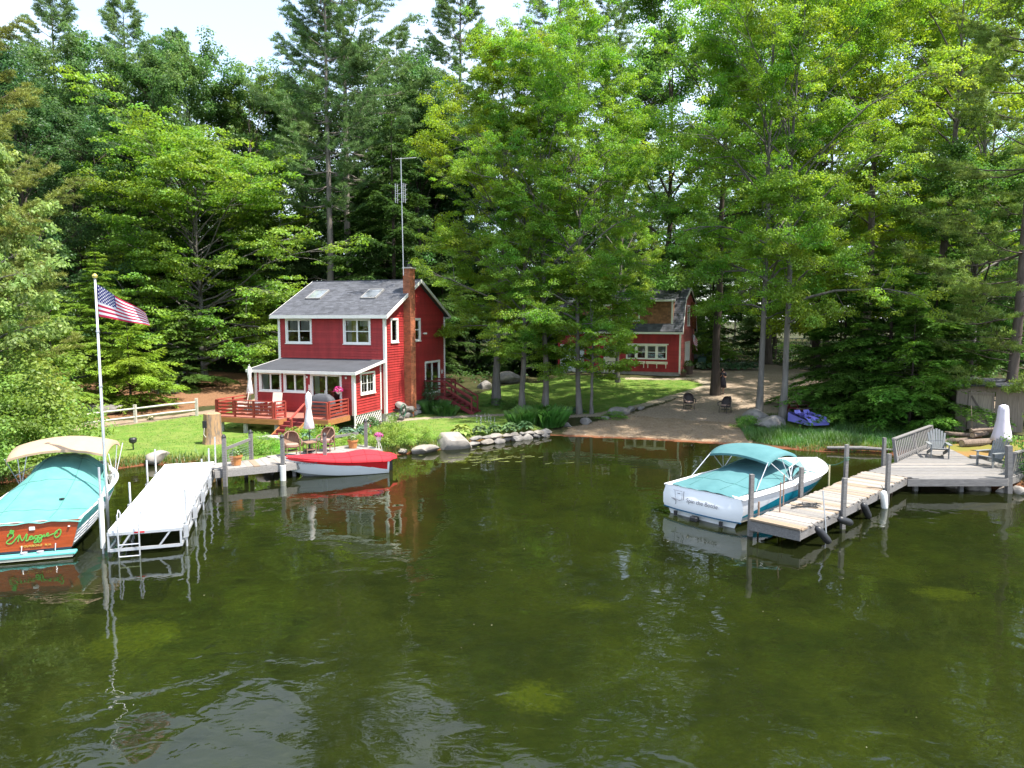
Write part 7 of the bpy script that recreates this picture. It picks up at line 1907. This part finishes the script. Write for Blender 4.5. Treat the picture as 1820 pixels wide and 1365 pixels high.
def blades(seed, n, r, h, w=.012, arch=.5, rx=None, ry=None):
    rs = np.random.RandomState(seed)
    a = rs.uniform(0, 6.283, n); q = rs.uniform(0, 1, n) ** .5
    b = np.stack([np.cos(a) * q * (rx or r) * .5, np.sin(a) * q * (ry or r) * .5, np.zeros(n)], 1)
    d = np.stack([np.cos(a + rs.normal(size=n) * .5), np.sin(a + rs.normal(size=n) * .5), np.zeros(n)], 1); s = np.stack([-d[:, 1], d[:, 0], d[:, 2]], 1)
    H_ = h * rs.uniform(.6, 1.1, n)[:, None]; up = np.array([0, 0, 1.]); k = arch * rs.uniform(.5, 1.2, n)[:, None]
    m_ = b + up * H_ * .62 + d * H_ * .22 * k; t = b + up * H_ * (1 - .35 * k) + d * H_ * .75 * k
    V = np.stack([b - s * w, b + s * w, m_ + s * w * .8, t, m_ - s * w * .8], 1).reshape(-1, 3)
    i = np.arange(n)[:, None] * 5
    return V, [tuple(int(v) for v in row) for row in (i + np.array([[0, 1, 2, 3, 4]]))]
HM_ = [hosta_mesh(k) for k in range(3)]
HMESH = [new_mesh('hosta', *h) for h in HM_]
for me in HMESH: me.materials.append(LEAFO)
def hosta(x, y, s, colr, label, k=0, group='hostas'):
    o = bpy.data.objects.new('hosta', HMESH[k % 3]); COL.objects.link(o); o.location = (x, y, th(x, y)); o.scale = (s, s, s); o.rotation_euler = (0, 0, k * 1.3)
    o.color = (*[c * PL for c in colr], 1); return tag(o, label, 'plant', group)
YH, BH, GH = (.20, .26, .05), (.11, .19, .13), (.085, .17, .05)
hosta(-2.55, 35.6, 1.25, YH, 'yellow green hosta on the bank behind the big rounded boulder', 0)
hosta(-1.65, 36.1, 1.0, (.10, .16, .06), 'flowering hosta right of the yellow green one', 1); hosta(-.9, 36.7, 1.0, GH, 'green hosta above the middle of the dry stone wall', 2)
hosta(-.1, 37.2, 1.15, (.12, .22, .08), 'broad pale green hosta above the dry stone wall', 3); hosta(.7, 37.9, 1.1, (.10, .2, .07), 'hosta at the far end of the dry stone wall', 4)
for k, (x, y, l) in enumerate(((-9.8, 34.2, 'blue green hosta at the foot of the deck steps'), (-9.0, 34.4, 'blue green hosta right of the deck steps'), (-8.2, 34.9, 'blue green hosta before the deck corner'), (-7.5, 35.2, 'blue green hosta beside the red peonies'))): hosta(x, y, 1.15, BH, l, k, 'blue green hostas by the deck')
fs_ = empty('flower_spikes', (-1.5, 36.25, th(-1.5, 36.25)), 0, 'pale lilac flower spikes standing over the hostas', 'flowers')
m = MB(); rs_ = random.Random(3); V, F = [], []
for k in range(7):
    x, y = rs_.uniform(-.6, .8), rs_.uniform(-.3, .3); m.tube([(x, y, .2), (x + rs_.uniform(-.15, .15), y, rs_.uniform(.7, 1.05))], .008, 4)
m.build('stem', mat('green_stem', (.08, .14, .04), .7), fs_)
rsn = np.random.RandomState(5); c = np.concatenate([np.array([v for v in m.v[i * 8 + 4:i * 8 + 5]]) + np.stack([rsn.normal(size=30) * .02, rsn.normal(size=30) * .02, -rsn.uniform(-.05, .40, 30)], 1) for i in range(7)])
V, F = leaf_quads(c, rsn.normal(size=c.shape), rsn.normal(size=c.shape), np.full(len(c), .04), np.full(len(c), .03)); leafobj('blossom', V, F, (.34, .32, .40), fs_)
def clump(x, y, seed, n, r, h, colr, label, w=.014, arch=.6, name='grass_clump'):
    V, F = blades(seed, n, r, h, w, arch); o = leafobj(name, V, F, colr); o.location = (x, y, th(x, y)); return tag(o, label, 'plant')
clump(1.75, 40.6, 1, 1500, 2.6, 1.25, (.06, .16, .02), 'big clump of tall arching grass at the beach end of the lawn', .02); clump(.6, 39.6, 2, 700, 1.6, .85, (.065, .165, .02), 'lower tuft of arching grass next to the big clump', .02)
q = hl(.9, 4.3, 0); clump(q.x, q.y, 3, 900, 1.7, .95, (.055, .14, .02), 'arching daylily clump below the gable wall', .018)
q = hl(2.0, 3.8, 0); clump(q.x, q.y, 4, 500, 1.2, .7, (.06, .15, .02), 'smaller daylily clump beside the side steps', .018)
clump(-6.3, 35.6, 5, 350, 1., .7, (.10, .16, .05), 'fine pale grass tuft in front of the lattice skirt')
def shrub(x, y, s, colr, label, rz=0., key='bushB', sc=None): plant(key, (x, y, th(x, y)), rz, sc or s, label, 'shrub', None, colr, crown='foliage', stem='stem')
q = hl(.75, 4.6, 0); shrub(q.x, q.y, 1., (.04, .085, .025), 'dark climbing rose bush against the gable beside the patio door', 0, 'bushB', (.75, .75, 1.9))
shrub(-5.5, 33.3, .95, (.13, .20, .03), 'yellow green shrub left of the low flat boulder', 1); shrub(-4.6, 34.0, .85, (.12, .2, .03), 'low yellow green shrub between the two shore boulders', 2); shrub(-6.5, 33.0, .85, (.13, .2, .035), 'light leafy shrub behind the flower stand', 3)
shrub(-5.9, 34.3, .8, (.11, .19, .03), 'upright leafy plant on the lawn edge behind the skiff', 4, sc=(.5, .5, 1.3)); shrub(-9.6, 32.1, 1.0, (.10, .2, .025), 'bright green mound behind the left wicker chair', 5); shrub(-8.6, 32.9, .9, (.11, .2, .025), 'bright green mound behind the wicker table', 6)
shrub(-11.0, 30.9, .9, (.10, .2, .025), 'leafy mound behind the wire mesh rail', 1); shrub(-11.9, 30.4, .7, (.095, .19, .025), 'small mound left of the wire mesh rail', 2); shrub(-7.3, 31.9, .7, (.12, .2, .03), 'low leafy plant by the terracotta pot at the dock end', 3)
q = gp(660, 772); pe_ = empty('peony_bush', q, 0, 'peony bush with crimson blooms before the lattice skirt', 'shrub'); 
T, V, F = bush(55, .6, .55, .75, 60, 40, .11, .2); leafobj('foliage', V, F, (.055, .13, .025), pe_); flowers(pe_, .5, .62, 26, (.50, .02, .08), 9, leaf=False, size=.17)
q = gp(297, 697); shrub(q.x, q.y, 1., (.10, .15, .10), 'grey green lavender shrub on the mulch bed', 1, sc=(1.0, 1.0, .8))
q = gp(915, 727); shrub(q.x, q.y, 1., (.05, .12, .02), 'leafy plants round the foot of the slim maple', 1, sc=(1.1, .8, .6)); q = gp(880, 722); shrub(q.x, q.y, 1., (.05, .12, .02), 'leafy plants at the foot of the yellow green maple', 3, sc=(.8, .7, .55)); q = gp(1008, 733); shrub(q.x, q.y, 1., (.05, .12, .07), 'dark bluish groundcover left of the twin stemmed maple', 3, sc=(1.2, .7, .35))
q = gp(1090, 745); shrub(q.x, q.y, 1., (.07, .16, .02), 'green tuft between the edging stones on the beach', 3, sc=(.8, .5, .5)); q = gp(1328, 760); shrub(q.x, q.y, 1., (.05, .13, .015), 'dark leafy tuft at the left end of the grassy bank', 3, sc=(.7, .6, .7))
for k in range(9):
    q = gp(1245 + k * 12, 657 + (k % 2)); hosta(q.x, q.y, 1.5, (.08, .16, .07) if k % 3 else (.16, .22, .13), 'hosta in the row along the far side of the drive', k, 'hostas beyond the drive')
# right edge: leafy branches close to the water
plant('bushA', (21.0, 25.6, th(21.0, 25.6)), 2., (.8, .8, 1.0), 'leafy shrub hanging over the right end of the platform', 'shrub', None, (.075, .16, .025), crown='foliage', stem='stem')
shrub(19.2, 24.6, .8, (.06, .14, .02), 'small leafy plant at the water right of the platform post', 2)
# grass: tall on the bank, mown on the lawns, weeds along the shore
rs = np.random.RandomState(77)
def grass_mass(name, x, y, h, w, colr, seed, arch=.5):
    n = len(x); r2 = np.random.RandomState(seed); z = terrain(x, y)
    a = r2.uniform(0, 6.283, n); d = np.stack([np.cos(a), np.sin(a), np.zeros(n)], 1); s = np.stack([-d[:, 1], d[:, 0], d[:, 2]], 1) * w
    H_ = (h * r2.uniform(.5, 1.2, n))[:, None]; b = np.stack([x, y, z - .01], 1)
    V = np.stack([b - s, b + s, b + np.array([0, 0, 1.]) * H_ + d * H_ * arch * r2.uniform(.3, 1.3, (n, 1))], 1).reshape(-1, 3)
    o = leafobj(name, V, np.arange(n * 3).reshape(-1, 3), colr); o['kind'] = 'stuff'; return o
def scatter(P, n, lo=0.): 
    x = rs.uniform(P[:, 0].min() - .5, P[:, 0].max() + .5, n); y = rs.uniform(P[:, 1].min() - .5, P[:, 1].max() + .5, n); k = (sdf(x, y, P) > lo) & (shore_d(x, y) > .05); return x[k], y[k]
x, y = scatter(Z_TALL, 42000, -.3); k = np.hypot(x - pbp.x, y - pbp.y) > 1.25; x, y = x[k], y[k]; grass_mass('bank_grass', x, y, .26 + .22 * np.maximum(0, np.sin(x * 1.3) * np.sin(y * 1.7)), .012, (.06, .155, .018), 1, .7)
x, y = scatter(Z_LAWNL, 90000, -.05); k = (shore_d(x, y) > .25) & ~((x > -14.8) & (x < -7.5) & (y > 35) & (y < 44)) & (seg_dist(x, y, PATHLINE) > .4); grass_mass('lawn_grass', x[k], y[k], .05, .012, (.085, .17, .022), 2)
x, y = scatter(Z_LAWNR, 80000, -.05); k = seg_dist(x, y, PATHLINE) > .35; grass_mass('lawn_grass', x[k], y[k], .05, .012, (.09, .18, .018), 3)
t = rs.uniform(0, 1, 9000); seg = rs.randint(4, 13, 9000); a, b_ = SHORE[seg], SHORE[seg + 1]; p_ = a + (b_ - a) * t[:, None] + rs.normal(size=(9000, 2)) * .25
x, y = p_[:, 0], p_[:, 1]; k = (shore_d(x, y) > .0) & (x < 1.2); grass_mass('shore_weeds', x[k], y[k] + .1, .30, .014, (.085, .17, .025), 4, .7)
# floating bits and water weed
n = 120; x = rs.uniform(-16, 20, n); y = 9 + 26 * rs.uniform(0, 1, n) ** .8; k = shore_d(x, y) < -.6; x, y = x[k], y[k]; n = len(x)
c = np.stack([x, y, np.full(n, .006)], 1); V, F = leaf_quads(c, np.tile([0, 0, 1.], (n, 1)), rs.normal(size=(n, 3)) * [1, 1, 0], rs.uniform(.02, .05, n), rs.uniform(.015, .03, n)); V[:, 2] = .006
o = leafobj('floating_leaves', V, F, (.26, .25, .14)); o['kind'] = 'stuff'
m = MB(); r3 = random.Random(9)
for k in range(70):
    cx_, cy_ = r3.gauss(-1.2, 1.4), r3.gauss(31.6, .9)
    if shore_d(np.array([cx_]), np.array([cy_]))[0] > -.4: continue
    a = r3.uniform(-.6, .6); l = r3.uniform(.15, .5); m.tube([(cx_, cy_, .004), (cx_ + l * .5 * math.cos(a), cy_ + l * .5 * math.sin(a), .010), (cx_ + l * math.cos(a + .4), cy_ + l * math.sin(a + .4), .004)], .007, 3)
o = m.build('water_weed', LEAFO); o.color = (.20, .24, .05, 1); o['kind'] = 'stuff'

# pebbles and fallen leaves on the beach and the drive
def pebbles(name, P_, n, r0, r1, mtl, seed):
    r2 = np.random.RandomState(seed); x, y = scatter(P_, n, .1); n = len(x); z = terrain(x, y)
    b = np.array([[1, 0, -.3], [-.5, .87, -.3], [-.5, -.87, -.3], [.1, .1, .75]]); f = np.array([[0, 1, 3], [1, 2, 3], [2, 0, 3]])
    a = r2.uniform(0, 6.283, n); s = r2.uniform(r0, r1, n)
    R = np.stack([np.stack([np.cos(a), -np.sin(a), 0 * a], 1), np.stack([np.sin(a), np.cos(a), 0 * a], 1), np.stack([0 * a, 0 * a, 0 * a + 1], 1)], 1)
    V = (np.einsum('nij,kj->nki', R, b) * s[:, None, None] + np.stack([x, y, z + .01], 1)[:, None]).reshape(-1, 3)
    F = (np.arange(n)[:, None, None] * 4 + f[None]).reshape(-1, 3)
    o = link(name, new_mesh(name, V, F), mtl); o['kind'] = 'stuff'
PEB = mat('pebble', (.22, .18, .145), .9, .3, 4, island=.4)
pebbles('pebbles', Z_BEACH, 900, .015, .055, PEB, 5); pebbles('pebbles', Z_DRIVE, 1600, .012, .04, PEB, 6)
x, y = scatter(np.vstack([Z_BEACH]), 500, .2); n = len(x); c = np.stack([x, y, terrain(x, y) + .02], 1)
V, F = leaf_quads(c, np.tile([0, 0, 1.], (n, 1)) + rs.normal(size=(n, 3)) * .3, rs.normal(size=(n, 3)), rs.uniform(.05, .11, n), rs.uniform(.03, .07, n)); o = leafobj('leaf_litter', V, F, (.16, .10, .045)); o['kind'] = 'stuff'
